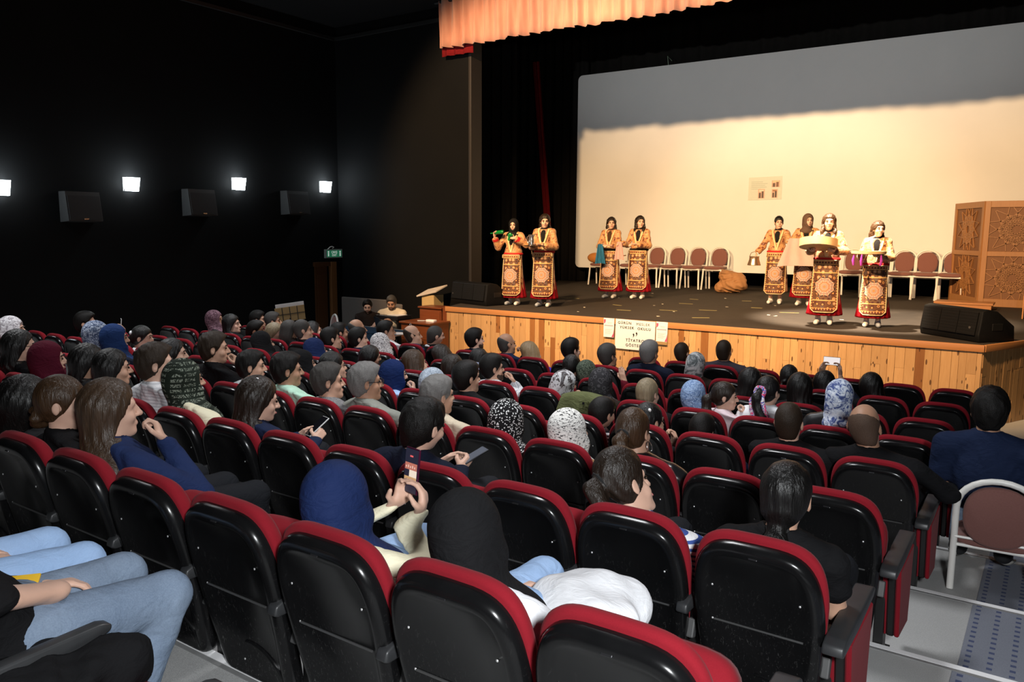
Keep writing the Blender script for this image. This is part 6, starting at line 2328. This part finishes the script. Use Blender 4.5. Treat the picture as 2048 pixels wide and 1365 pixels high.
# what they carry -----------------------------------------------------------------------------
M_GREENG = plain('green_bottle_glass', (0.005, 0.16, 0.03), 0.12, spec=0.8)
M_COPPER = plain('tinned_copper', (0.62, 0.42, 0.26), 0.25, 0.85)
bo = thing('bottle', 'green glass bottle held sideways by the black-scarfed performer', 'bottle', held('p1', (0.25, 0.20, 1.415)))
bo.rotation_euler = (0, PI / 2 + 0.12, PI + 0.2)
bo.scale = (0.8, 0.8, 0.85)
MB().lathe([(0.0, -0.15), (0.046, -0.15), (0.05, -0.14), (0.05, 0.02), (0.04, 0.06), (0.018, 0.10), (0.016, 0.17), (0.019, 0.172), (0.019, 0.185), (0.0, 0.186)], 20).build('glass_body', M_GREENG, bo, True)
gc = thing('cloth', 'crumpled green cloth in the left hand of the first performer', 'cloth', held('p1', (-0.04, 0.275, 1.35)))
F = Field(axis(-0.1, 0.1, 0.012), axis(-0.08, 0.08, 0.012), axis(-0.12, 0.10, 0.012))
F.ell((0, 0, 0.02), (0.06, 0.03, 0.045), 0.0).ell((-0.02, 0, -0.05), (0.03, 0.022, 0.05), 0.02)
F.wob(lambda x, y, z: 0.009 * np.sin(60 * x + 30 * z) * np.cos(50 * z - 20 * y))
V, Q = F.mesh()
link('fabric', raw_mesh('fabric', V, Q, M_GREENG), gc)
tr_ = thing('tray', 'dark round serving tray carried by the curly-haired performer', 'tray', held('p2', (0.10, 0.40, 1.105)))
MB().lathe([(0.0, 0.0), (0.16, 0.0), (0.19, 0.018), (0.186, 0.02), (0.158, 0.006), (0.0, 0.006)], 28).build('tray_dish', plain('dark_metal_tray', (0.05, 0.04, 0.035), 0.3, 0.7), tr_, True)
jg = thing('jug', 'tall silver metal jug standing on the dark tray', 'jug', held('p2', (0.13, 0.41, 1.110)))
MB().lathe([(0.0, 0.003), (0.062, 0.003), (0.066, 0.02), (0.058, 0.10), (0.050, 0.17), (0.054, 0.19), (0.056, 0.22), (0.048, 0.225), (0.044, 0.19), (0.0, 0.18)], 22).build('jug_body', M_SILVER, jg, True)
MB().tube([(-0.052, 0, 0.20), (-0.10, 0, 0.18), (-0.10, 0, 0.09), (-0.06, 0, 0.05)], 0.007, 8).build('handle', M_SILVER, jg, True)
MB().tube([(0.045, 0, 0.19), (0.075, 0, 0.235)], [0.016, 0.008], 8).build('spout', M_SILVER, jg, True)
st = thing('walking_stick', 'thin pale stick leaning between the two leftmost performers', 'stick', held('p2', (0.20, -0.10, 0.0)))
MB().tube([(0.03, 0.12, 0.32), (-0.17, 0.12, 1.10)], 0.009, 8).build('shaft', plain('pale_stick', (0.45, 0.3, 0.15), 0.5), st, True)


def hanging_cloth(label, pos, mat, w, l, seed, rz=0.0):
    o = thing('cloth', label, 'cloth', pos, rz)
    V, Q = [], []
    n_, m_ = 13, 9
    rn = random.Random(seed)
    for sd in (0, 1):
        for j in range(m_):
            s_ = j / (m_ - 1)
            for i in range(n_):
                u = -1 + 2 * i / (n_ - 1)
                ww = w * (0.45 + 0.55 * s_)
                V.append((u * ww / 2, 0.018 * math.sin(u * 8 + s_ * 2) * (0.4 + s_) + sd * 0.006, -l * s_ - 0.025 * abs(u) * s_ * rn.uniform(0, 1)))
    for j in range(m_ - 1):
        for i in range(n_ - 1):
            a = j * n_ + i
            Q += [(a, a + n_, a + n_ + 1, a + 1), (a + n_ * m_, a + 1 + n_ * m_, a + n_ + 1 + n_ * m_, a + n_ + n_ * m_)]
    link('fabric', raw_mesh('fabric', np.array(V), np.array(Q), mat), o)
    return o


hanging_cloth('shiny blue cloth hanging from the hands of shoulder-haired performer', held('p3', (0.10, 0.36, 1.13)), plain('shiny_blue_cloth', (0.03, 0.17, 0.30), 0.25, 0.4, var=0.5), 0.24, 0.42, 4, PI + 0.4)
hanging_cloth('pale pink cloth hanging from the hands of long-haired performer', held('p4', (0.28, 0.44, 1.16)), plain('pink_cloth', (0.66, 0.30, 0.28), 0.7), 0.22, 0.38, 5, PI + 0.3)
pl = thing('pail', 'tinned copper pail hanging from the right hand of performer', 'pail', held('p5', (0.40, 0.15, 0.74)))
MB().lathe([(0.0, 0.004), (0.13, 0.0), (0.14, 0.01), (0.105, 0.12), (0.098, 0.17), (0.104, 0.19), (0.09, 0.185), (0.0, 0.17)], 24).build('pail_body', M_COPPER, pl, True)
MB().tube([(-0.1, 0, 0.18), (-0.07, 0, 0.26), (0, 0, 0.29), (0.07, 0, 0.26), (0.1, 0, 0.18)], 0.007, 8).build('handle', M_COPPER, pl, True)
sh_ = hanging_cloth('wide pale pink sheet held up by the brown-scarfed performer', held('p6', (0.10, 0.40, 1.24)), plain('pale_pink_sheet', (0.52, 0.36, 0.33), 0.8, var=0.05), 0.78, 0.55, 6, PI + 0.3)
dr = thing('frame_drum', 'large round tan frame drum held level by the long-haired performer', 'drum', held('p7', (0.10, 0.42, 1.18)))
dr.rotation_euler = (0.22, 0, PI + 0.15)
MB().lathe([(0.26, 0.0), (0.285, 0.0), (0.285, 0.125), (0.275, 0.125), (0.275, 0.01)], 36).build('hoop', plain('tan_drum_wood', (0.56, 0.36, 0.18), 0.5, var=0.08), dr, True, 50)
MB().cyl((0, 0, 0.006), 0.276, 0.008, None, 36).build('skin_head', plain('tan_drum_skin', (0.60, 0.40, 0.22), 0.6, var=0.06), dr, True, 50)
tt = thing('tray', 'flat tan round tray held out by the rightmost performer', 'tray', held('p8', (0.10, 0.44, 1.17)))
MB().lathe([(0.0, 0.0), (0.24, 0.0), (0.25, 0.01), (0.25, 0.05), (0.24, 0.05), (0.235, 0.012), (0.0, 0.012)], 32).build('tray_dish', plain('tan_drum_wood', (0.56, 0.36, 0.18)), tt, True)
for k, (dx_, dy_) in enumerate(((0.2, -0.1), (-0.05, -0.22), (-0.18, -0.12))):
    MB().tube([(dx_, dy_ - 0.02, 0.0), (dx_ * 1.05, dy_ - 0.03, -0.09), (dx_ * 1.0, dy_ - 0.03, -0.17)], [0.008, 0.022, 0.014], 8).build('tassel', plain('purple_tassel', (0.28, 0.02, 0.28), 0.7), tt, True)
# ------------------------------------------------------------------ left wall: lamps, loudspeakers, exit
M_LAMP = emis('lamp_glass_glow', (0.86, 0.96, 1.0), 26.0)
for k, (y_, z_, lb) in enumerate(((3.50, 3.20, 'glowing white wall lamp at the left edge of the picture'), (5.75, 3.37, 'glowing white wall lamp, nearest whole one on the left wall'), (8.12, 3.50, 'glowing white wall lamp, middle of the dark left wall'), (10.53, 3.555, 'glowing white wall lamp above the exit sign'))):
    o = thing('wall_lamp', lb, 'lamp', (XL, y_, z_), 0, 'wall lamps on the dark left wall')
    MB().bx(0.0, 0.02, -0.09, 0.09, -0.12, 0.12, 0.004).build('back_plate', plain('lamp_plate', (0.5, 0.52, 0.52), 0.4), o)
    MB().rings([[(0.03, -0.11, -0.12), (0.12, -0.11, -0.12), (0.12, 0.11, -0.12), (0.03, 0.11, -0.12)], [(0.02, -0.125, 0.125), (0.16, -0.125, 0.125), (0.16, 0.125, 0.125), (0.02, 0.125, 0.125)]]).build('lamp_shade', M_LAMP, o)
    MB().bx(0.02, 0.028, -0.14, -0.128, -0.13, 0.13).bx(0.02, 0.14, -0.14, -0.132, -0.13, -0.12).build('side_bracket', plain('lamp_plate', (0.5, 0.52, 0.52)), o)
    lamp('wall_lamp_light', 'POINT', (XL + 0.32, y_, z_ + 0.22), None, 14, (0.82, 0.94, 1.0), shadow_soft_size=0.1)
M_GREYSPK = plain('grey_speaker_cloth', (0.030, 0.030, 0.031), 0.7, var=0.1)
for y_, z_, lb in ((4.75, 2.92, 'dark grey box loudspeaker on left wall, nearest one'), (7.12, 3.07, 'dark grey box loudspeaker on left wall, middle one'), (9.56, 3.145, 'dark grey box loudspeaker on left wall, under the last lamp')):
    o = thing('wall_speaker', lb, 'loudspeaker', (XL, y_, z_), 0, 'box loudspeakers on the left wall')
    w = 0.30
    MB().rings([[(0.0, -w, -0.26), (0.30, -w, -0.24), (0.30, w, -0.24), (0.0, w, -0.26)], [(0.0, -w, 0.27), (0.22, -w, 0.27), (0.22, w, 0.27), (0.0, w, 0.27)]]).build('cabinet', M_GREYSPK, o)
    MB().rings([[(0.302, -w + .02, -0.22), (0.312, -w + .02, -0.22), (0.312, w - .02, -0.22), (0.302, w - .02, -0.22)], [(0.234, -w + .02, 0.20), (0.244, -w + .02, 0.20), (0.244, w - .02, 0.20), (0.234, w - .02, 0.20)]]).build('grille', plain('speaker_front_cloth', (0.020, 0.020, 0.021), 0.8), o)
    MB().bx(0.306, 0.316, -0.04, 0.04, -0.215, -0.195).build('badge', M_SILVER, o)
M_SIGNG = emis('exit_sign_green', (0.012, 0.10, 0.05), 1.0)
M_SIGNW = emis('exit_sign_white', (0.75, 0.85, 0.78), 0.55)
ex = thing('exit_sign', 'small green and white exit sign above the side door', 'sign', (XL + 0.03, 10.74, 1.995))
MB().bx(0, 0.06, -0.27, 0.27, -0.105, 0.105, 0.006).build('sign_box', plain('sign_grey_frame', (0.32, 0.35, 0.33), 0.5), ex)
MB().bx(0.06, 0.063, -0.235, 0.235, -0.08, 0.08).build('sign_face', M_SIGNG, ex)
RM = frame_m((0.065, 0, 0), (0, 1, 0), (0, 0, 1), (1, 0, 0))
text_mesh('lettering', 'ÇIKIŞ', 0.075, M_SIGNW, ex, RM @ Matrix.Translation((0, 0.032, 0)), 'CENTER', 1.0)
text_mesh('lettering', 'EXIT', 0.07, M_SIGNW, ex, RM @ Matrix.Translation((0, -0.038, 0)), 'CENTER', 1.0)
for e in (-1, 1):
    MB().bx(0.064, 0.066, e * 0.185 - 0.015, e * 0.185 + 0.015, -0.06, 0.02).cyl((0.065, e * 0.185, 0.045), 0.02, 0.002, (0, PI / 2, 0), 12).build('figure_mark', M_SIGNW, ex)
MB().tube([(0.03, -0.18, 0.10), (0.05, -0.12, 0.16), (0.03, -0.04, 0.17), (0.05, 0.0, 0.15), (0.03, -0.03, 0.12)], 0.012, 6).build('loose_wire', M_WHITEPL, ex, True)
M_DOORW = wood('dark_brown_door_wood', (0.055, 0.022, 0.009), (0.10, 0.042, 0.016), 0.4, False, 0.0, 'z')
M_DOORT = wood('door_frame_wood', (0.16, 0.07, 0.026), (0.24, 0.11, 0.04), 0.4, False, 0.0, 'z')
dd = struct('door_1', MB().bx(XL + 0.002, XL + 0.04, 10.18, 10.54, FLOOR_Z, 1.70), M_DOORW)
MB().bx(XL + 0.003, XL + 0.10, 10.63, 10.80, FLOOR_Z, 1.80, 0.006).build('door_frame', M_DOORT, dd)
MB().bx(XL + 0.003, XL + 0.08, 10.14, 10.63, 1.70, 1.80, 0.006).build('door_frame', M_DOORW, dd)
MB().bx(XL + 0.04, XL + 0.05, 10.24, 10.48, 0.2, 1.5).build('door_panel', M_DOORW, dd)

# ------------------------------------------------------------------ sound desk beside the stage
M_BLUEC = cloth('dark_blue_table_cloth', (0.015, 0.035, 0.065), 0.85, 0.3)
tb = thing('sound_table', 'low sound table with dark blue cloth in front of the two men', 'table', (-10.30, 8.40, FLOOR_Z))
TH = 0.74
MB().bx(-0.85, 0.85, -0.36, 0.36, TH - 0.03, TH, 0.004).build('tabletop', plain('pale_table_top', (0.35, 0.34, 0.33), 0.5), tb)
drape('table_cloth', -0.86, 0.86, -0.375, 0.02, TH - 0.005, M_BLUEC, tb, 90, 0.015, 0.2, 0, 21, 4)
MB().bx(-0.86, 0.86, -0.385, 0.30, TH, TH + 0.004).build('cloth_top', M_BLUEC, tb)
for sx in (-0.8, 0.8):
    for sy in (-0.32, 0.32):
        MB().bx(sx - 0.02, sx + 0.02, sy - 0.02, sy + 0.02, 0, TH - 0.03).build('leg', M_LEG, tb)
ZT = FLOOR_Z + TH + 0.004
lp = thing('laptop', 'open black laptop on the sound table, lid towards the hall', 'laptop', (-9.92, 8.36, ZT), PI - 0.5)
MB().bx(-0.19, 0.19, -0.13, 0.13, 0.0, 0.018, 0.004).build('keyboard_base', M_PHONEBODY, lp)
MB().box((0, 0.16, 0.15), (0.38, 0.010, 0.27), (-0.22, 0, 0), 0.004).build('lid', M_PHONEBODY, lp)
MB().box((0, 0.162, 0.155), (0.05, 0.012, 0.022), (-0.22, 0, 0)).build('lid_badge', plain('dim_badge', (0.12, 0.12, 0.13), 0.3, 0.6), lp)
pp = thing('paper', 'white paper sheet taped to the front of the sound table', 'paper', (-9.62, 8.40 - 0.40, 0.45))
MB().prism([(-.17, -.20), (.15, -.21), (.16, .20), (-.16, .19)], 0.003, front_m(0, 0, 0)).build('sheet', M_PAPER, pp)
mu = thing('mug', 'small white cup on the blue sound table', 'cup', (-10.62, 8.25, ZT))
MB().lathe([(0, 0.002), (0.035, 0.002), (0.042, 0.09), (0.038, 0.09), (0.03, 0.01), (0, 0.01)], 16).build('cup_body', M_WHITEPL, mu, True)
ps = thing('papers', 'loose white papers beside the laptop on the sound table', 'paper', (-9.55, 8.28, ZT), 0.3)
for k in range(3):
    MB().box((k * 0.04, -0.02 * k, 0.002 + 0.002 * k), (0.21, 0.29, 0.0015), (0, 0, 0.3 * k)).build('sheet', M_PAPER, ps)
mc = thing('desk_microphone', 'silver gooseneck microphone bending over the sound table', 'microphone', (-9.45, 8.55, ZT))
MB().cyl((0, 0, 0.01), 0.05, 0.02).build('base', M_SILVER, mc, True)
MB().tube([(0, 0, 0.02), (0, 0, 0.12), (0.02, -0.05, 0.19), (0.08, -0.14, 0.19), (0.14, -0.22, 0.14)], 0.007, 8).build('gooseneck', M_SILVER, mc, True)
MB().tube([(0.14, -0.22, 0.145), (0.16, -0.25, 0.10)], 0.018, 10).build('capsule', M_SILVER, mc, True)

dk = thing('wooden_desk', 'reddish brown wooden desk at the left end of the stage', 'desk', (-9.70, 9.22, FLOOR_Z))
MB().bx(-0.40, 0.40, -0.32, 0.30, 0.85, 0.885, 0.006).build('desk_top', M_MAHO, dk)
MB().bx(-0.37, 0.37, -0.28, -0.26, 0.0, 0.85).build('front_panel', M_MAHO, dk)
for e in (-1, 1):
    MB().bx(e * 0.36 - 0.015, e * 0.36 + 0.015, -0.26, 0.28, 0, 0.85).build('side_panel', M_MAHO, dk)
MB().bx(-0.37, 0.37, -0.288, -0.28, 0.56, 0.575).build('moulding', M_MAHO, dk)
dc = thing('wooden_cabinet', 'taller reddish brown cabinet behind the wooden desk', 'cabinet', (-9.78, 9.72, FLOOR_Z))
MB().bx(-0.33, 0.24, -0.18, 0.20, 0.0, 1.10).build('body', M_MAHO, dc)
MB().bx(-0.36, 0.26, -0.21, 0.22, 1.10, 1.13, 0.005).build('top_board', M_MAHO, dc)
MB().bx(-0.30, 0.21, -0.195, -0.18, 0.55, 1.05, 0.004).build('door', M_MAHO, dc)
so = thing('power_strip', 'white socket box lying on the reddish brown desk', 'socket', (-9.45, 9.12, FLOOR_Z + 0.886))
MB().bx(-0.10, 0.10, -0.05, 0.05, 0, 0.05, 0.008).build('socket_case', M_WHITEPL, so, True)
MB().tube([(-0.10, 0, 0.02), (-0.22, 0.05, 0.01), (-0.34, -0.02, 0.01)], 0.006, 6).build('cable', M_WHITEPL, so, True)
mx = thing('mixer', 'small mixing console with papers left of the tall cabinet', 'mixer', (-10.62, 9.30, FLOOR_Z))
MB().bx(-0.32, 0.32, -0.22, 0.22, 0.86, 0.94, 0.01).build('console', M_PHONEBODY, mx)
MB().bx(-0.05, 0.27, -0.15, 0.13, 0.943, 0.947).build('sheet', M_PAPER, mx)
for k in range(6):
    MB().cyl((-0.27 + k * 0.05, -0.17, 0.945), 0.01, 0.012, None, 8).build('knob', M_SILVER, mx)
for sx in (-0.28, 0.28):
    MB().bx(sx - 0.02, sx + 0.02, -0.18, 0.18, 0, 0.86).build('leg', M_LEG, mx)
le = thing('lectern', 'pale wooden lectern with sloping white top beside the stage', 'lectern', (-10.62, 10.55, FLOOR_Z))
MB().bx(-0.17, 0.17, -0.16, 0.16, 0.0, 1.28).build('body', plain('pale_beech', (0.55, 0.38, 0.17), 0.5, var=0.1), le)
MB().box((-0.02, 0.0, 1.36), (0.56, 0.44, 0.03), (0.28, -0.22, 0), 0.004).build('sloping_top', plain('pale_cream_board', (0.66, 0.58, 0.50), 0.5), le)
pb = thing('partition_board', 'grey padded partition board behind the sound men', 'board', (-12.06, 10.15, FLOOR_Z))
MB().bx(-0.93, 0.55, -0.03, 0.03, 0.02, 1.14, 0.02).build('panel', plain('grey_padded_board', (0.115, 0.10, 0.092), 0.8, var=0.08), pb)
MB().bx(0.555, 0.95, -0.06, 0.0, 0.02, 1.07, 0.03).build('side_panel', plain('grey_padded_board', (0.115, 0.10, 0.092)), pb)
ms = thing('music_stand', 'black music stand with open sheet music at far left', 'music stand', (-11.75, 7.60, FLOOR_Z), 0.95)
MB().tube([(0, 0, 0.02), (0, 0, 0.95)], 0.012, 8).build('pole', M_LEG, ms, True)
for k in range(3):
    a = 2 * PI * k / 3 + 0.4
    MB().tube([(0, 0, 0.25), (0.26 * math.cos(a), 0.26 * math.sin(a), 0.01)], 0.009, 6).build('leg', M_LEG, ms, True)
RT = (0.30, -0.12, 0.0)
ds = MB().box((0, -0.02, 1.03), (0.56, 0.012, 0.30), RT).build('desk_plate', plain('music_desk_tan', (0.30, 0.19, 0.075), 0.6), ms)
MB().box((0, 0.012, 1.165), (0.54, 0.006, 0.16), RT).build('sheet_music', M_PAPER, ms)
for x_ in (-0.14, 0.0, 0.14):
    MB().box((x_, -0.036, 1.03 + x_ * 0.12), (0.014, 0.006, 0.30), RT).build('wire_rib', M_LEG, ms)
MB().box((0, -0.036, 1.03), (0.56, 0.006, 0.012), RT).build('wire_rib', M_LEG, ms)

for (x_, y_, rz_, lb) in ((-11.45, 8.15, 2.0, 'white banquet chair standing empty near the side door'), (-11.32, 9.0, 2.2, 'white banquet chair of the man in dark tee'), (-10.70, 9.25, 2.4, 'white banquet chair of the man in pale shirt')):
    banquet(lb, (x_, y_, FLOOR_Z), rz_ + PI / 2 - 0.9 - PI / 2 * 0 + (PI if False else 0), 1.08)
person(97, 99, 0, 0.28, 'young bearded man in dark brown tee sitting at the sound table', 1, ('fade', 'blacks'), ('short', 'dkbrown'), 'fair', 'text', -0.5, -0.25, sc=1.06, loc=(-11.30, 9.09, FLOOR_Z + 0.0), fine=False, face=True, trous='jeans', extra=[beard])
PEOPLE[97]['o'].rotation_euler = (0, 0, -1.9)
person(98, 99, 0, 0.36, 'man in pale grey shirt leaning over the sound table laptop', 1, ('short', 'dkgrey'), ('long', 'beige'), 'tan', 'text', 0.0, -0.35, sc=1.14, loc=(-10.90, 9.66, FLOOR_Z + 0.0), fine=False, face=True, extra=[beard])
PEOPLE[98]['o'].rotation_euler = (0, 0, -2.6)

# ------------------------------------------------------------------ right aisle: man on a banquet chair
lowered(banquet('white banquet chair in the right aisle under the navy polo man', (0.355, 2.98, TIER[2] + 0.006), 0.06, 1.0, scv=(1.08, 0.95, 0.98)))
person(91, 98, 0, 0.28, 'man in navy polo on the white banquet chair in the aisle', 1, ('fade', 'blacks'), ('short', 'navy'), 'tan', 'lap', 0.12, -0.04, sc=1.12, loc=(0.27, 2.62, TIER[2] + 0.0), fine=True, face=False, trous='jeans', lower=True, ay=0.56, shoe=plain('dark_trainer', (0.015, 0.015, 0.017), 0.6, var=0.3))
M_SOLE = plain('pale_grey_sole', (0.42, 0.41, 0.38), 0.7, var=0.15)
for e in (-1, 1):
    F = Field(axis(e * 0.13 - 0.08, e * 0.13 + 0.08, 0.009), axis(0.46, 0.86, 0.009), axis(-0.005, 0.24, 0.009))
    F.cone((e * 0.128, 0.575, 0.088), (e * 0.142, 0.775, 0.028), 0.046, 0.042, 0.01, sq=(1.0, 1.0, 1.0))
    F.cut(lambda x, y, z: (z - 0.076 + 0.30 * (y - 0.575)))
    F.cut(lambda x, y, z: 0.004 - z)
    V, Q = F.mesh()
    link('sole', raw_mesh('sole', V * 1.12, Q, M_SOLE), PEOPLE[91]['o'])
# ------------------------------------------------------------------ phones held up in the hall
def stage_screen(t, w, h):
    """picture on a phone filming the stage: dark hall, lit stage, record bar"""
    for nm, (x0, x1, z0, z1), col, st in (('picture_dark', (-.46, .46, -.47, .47), (0.010, 0.014, 0.045), .6), ('picture_red_bar', (-.12, .10, .30, .335), (0.85, 0.12, 0.12), 1.0), ('picture_stage', (-.43, .43, .02, .17), (0.62, 0.20, 0.14), .8), ('picture_screen', (-.10, .43, -.13, .02), (0.85, 0.72, 0.58), 1.0), ('picture_wood', (-.43, .43, -.22, -.13), (0.62, 0.36, 0.16), .9)):
        MB().bx(x0 * w, x1 * w, -0.0062 - 0.0004 * (nm != 'picture_dark') - 0.0003 * (nm == 'picture_wood'), -0.0052, z0 * h, z1 * h).build(nm, emis(nm, col, st), t)
    for k in range(5):
        MB().bx((-.36 + k * .15) * w, (-.30 + k * .15) * w, -0.0072, -0.0066, .06 * h, (.10 + .02 * (k % 2)) * h).build('picture_figure', emis('picture_figure', (0.9, 0.6, 0.5), .9), t)


M_PURPLE = plain('dark_purple_phone_case', (0.05, 0.004, 0.02), 0.3)
phone('dark purple phone held upright by the navy-scarfed woman, filming', 93, (0.0, 0.610, 1.012), 0.084, 0.178, M_PURPLE, M_SCREENOFF, -0.12, -0.18, scr=lambda t: stage_screen(t, 0.084, 0.178))
phone('black phone held up by the maroon-scarfed woman', 3, (0.0, 0.63, 0.95), 0.085, 0.165, M_PHONEBODY, M_SCREENOFF, -0.2, -0.5)
phone('white-edged phone raised by the man in dark green top', 4, (0.0, 0.63, 0.98), 0.08, 0.16, M_PHONEWHITE, M_SCREENOFF, -0.1, -0.4)
phone('phone in white case read by the woman in navy top', 19, (0.0, 0.685, 0.745), 0.085, 0.17, M_PHONEWHITE, M_SCREENOFF, -0.95, -0.25)
phone('phone lying in the hands of the dark navy jacket man', 57, (0.07, 0.70, 0.735), 0.082, 0.165, M_PHONEBODY, plain('dim_lit_screen', (0.12, 0.13, 0.16), 0.15), -1.15, -0.5)
phone('phone filming sideways, held by the long-haired woman', 42, (0.0, 0.62, 0.975), 0.165, 0.082, M_PHONEBODY, emis('phone_screen_pale', (0.32, 0.36, 0.52), 0.8), -0.1, 0.0)
phone('phone held sideways above the girl by the stage, bright screen', 86, (0.0, 0.52, 1.195), 0.17, 0.088, M_PHONEBODY, emis('phone_screen_bright', (0.88, 0.80, 0.78), 1.0), -0.05, 0.0)

# olive coat hung over a seat back, sixth row
oc = thing('coat', 'olive green coat hung over a seat back beside the small boy', 'coat', (-5.52 * SEAT_P, 3 * ROW_P, TIER[3]))
M_OLIVE = cloth('olive_coat_fabric', (0.115, 0.125, 0.055), 0.85, 0.35)
V, Q = [], []
n_, path = 17, []
for s in np.linspace(0, 1, 16):
    if s < 0.62:
        path.append((-0.012 - 0.015 * math.sin(s * 5), BACK_H + 0.035 - (0.62 - s) / 0.62 * 0.36))
    else:
        q = (s - 0.62) / 0.38
        path.append((-0.012 + q * 0.21, BACK_H + 0.035 + 0.02 * math.sin(q * PI) - 0.09 * q * q))
for sd in (0, 1):
    for j, (py, pz) in enumerate(path):
        for i in range(n_):
            u = -1 + 2 * i / (n_ - 1)
            V.append((0.235 * u * (1.0 - 0.06 * math.sin(j * 0.9)), py - 0.012 * math.sin(u * 7 + j * 0.5) * (1 - j / 16) - sd * 0.012 * (1 if j < 10 else 0), pz - 0.05 * u * u - 0.02 * math.sin(3 * u + 1) * (j < 9) - (0.012 * sd if j >= 10 else 0)))
m_ = len(path)
for j in range(m_ - 1):
    for i in range(n_ - 1):
        a = j * n_ + i
        Q += [(a, a + 1, a + n_ + 1, a + n_), (a + n_ * m_, a + n_ + n_ * m_, a + n_ + 1 + n_ * m_, a + 1 + n_ * m_)]
link('coat_cloth', raw_mesh('coat_cloth', np.array(V), np.array(Q), M_OLIVE), oc)
MB().bx(-0.015, 0.075, -0.048, -0.034, BACK_H - 0.17, BACK_H - 0.02, 0.006).build('back_tab', M_OLIVE, oc)
MB().cyl((0.03, -0.052, BACK_H - 0.04), 0.011, 0.006, (PI / 2, 0, 0), 12).build('button', M_PHONEBODY, oc, True)

# ------------------------------------------------------------------ two seated men at the lower left, cut by the frame
def limb(path_, k=0.03, res=0.012, sq=(1, 1, 1), wob=None):
    P_ = np.array([p[:3] for p in path_])
    R_ = max(p[3] for p in path_) + 0.05
    lo, hi = P_.min(0) - R_, P_.max(0) + R_
    F = Field(axis(lo[0], hi[0], res), axis(lo[1], hi[1], res), axis(lo[2], hi[2], res))
    for a, b in zip(path_, path_[1:]):
        F.cone(a[:3], b[:3], a[3], b[3], k)
    if wob:
        F.wob(wob)
    return F
# white folded jacket on the lap of the black-scarfed woman; black jacket and yellow phone lower left
wj = thing('jacket', 'white folded jacket lying on the lap of the black-scarfed woman', 'jacket', (-1.26 * SEAT_P, -1 * ROW_P + 0.62, TIER[-1] + 0.56))
F = Field(axis(-0.3, 0.3, 0.014), axis(-0.3, 0.3, 0.014), axis(-0.12, 0.2, 0.014))
F.ell((0.0, 0.0, 0.03), (0.20, 0.22, 0.085), 0.0).ell((0.10, -0.12, 0.05), (0.13, 0.12, 0.08), 0.04)
F.wob(lambda x, y, z: 0.010 * np.sin(24 * x + 12 * y) * np.sin(19 * y - 30 * z))
V, Q = F.mesh()
link('folded_cloth', raw_mesh('folded_cloth', V, Q, FAB['white']), wj)
bj = thing('jacket', 'black jacket lying over the armrest at the lower left corner', 'jacket', (-3.06 * SEAT_P, -2 * ROW_P + 0.42, TIER[-2] + 0.46))
F = Field(axis(-0.34, 0.34, 0.013), axis(-0.36, 0.36, 0.013), axis(-0.30, 0.2, 0.013))
F.ell((0, 0, 0.04), (0.17, 0.20, 0.06), 0.0).ell((0.06, 0.16, 0.0), (0.10, 0.13, 0.09), 0.05)
F.wob(lambda x, y, z: 0.016 * np.sin(24 * x + 14 * y + 9 * z + 2 * np.sin(20 * y)) * np.sin(17 * y - 26 * z) + 0.006 * np.abs(np.sin(50 * x - 30 * y)))
V, Q = F.mesh()
link('folded_cloth', raw_mesh('folded_cloth', V, Q, FAB['black']), bj)
phone('phone in yellow case held by the man at the lower left', 95, (-0.06, 0.485, 0.565), 0.085, 0.15, plain('yellow_phone_case', (0.80, 0.48, 0.02), 0.45), M_SCREENOFF, 1.9, 0.9)
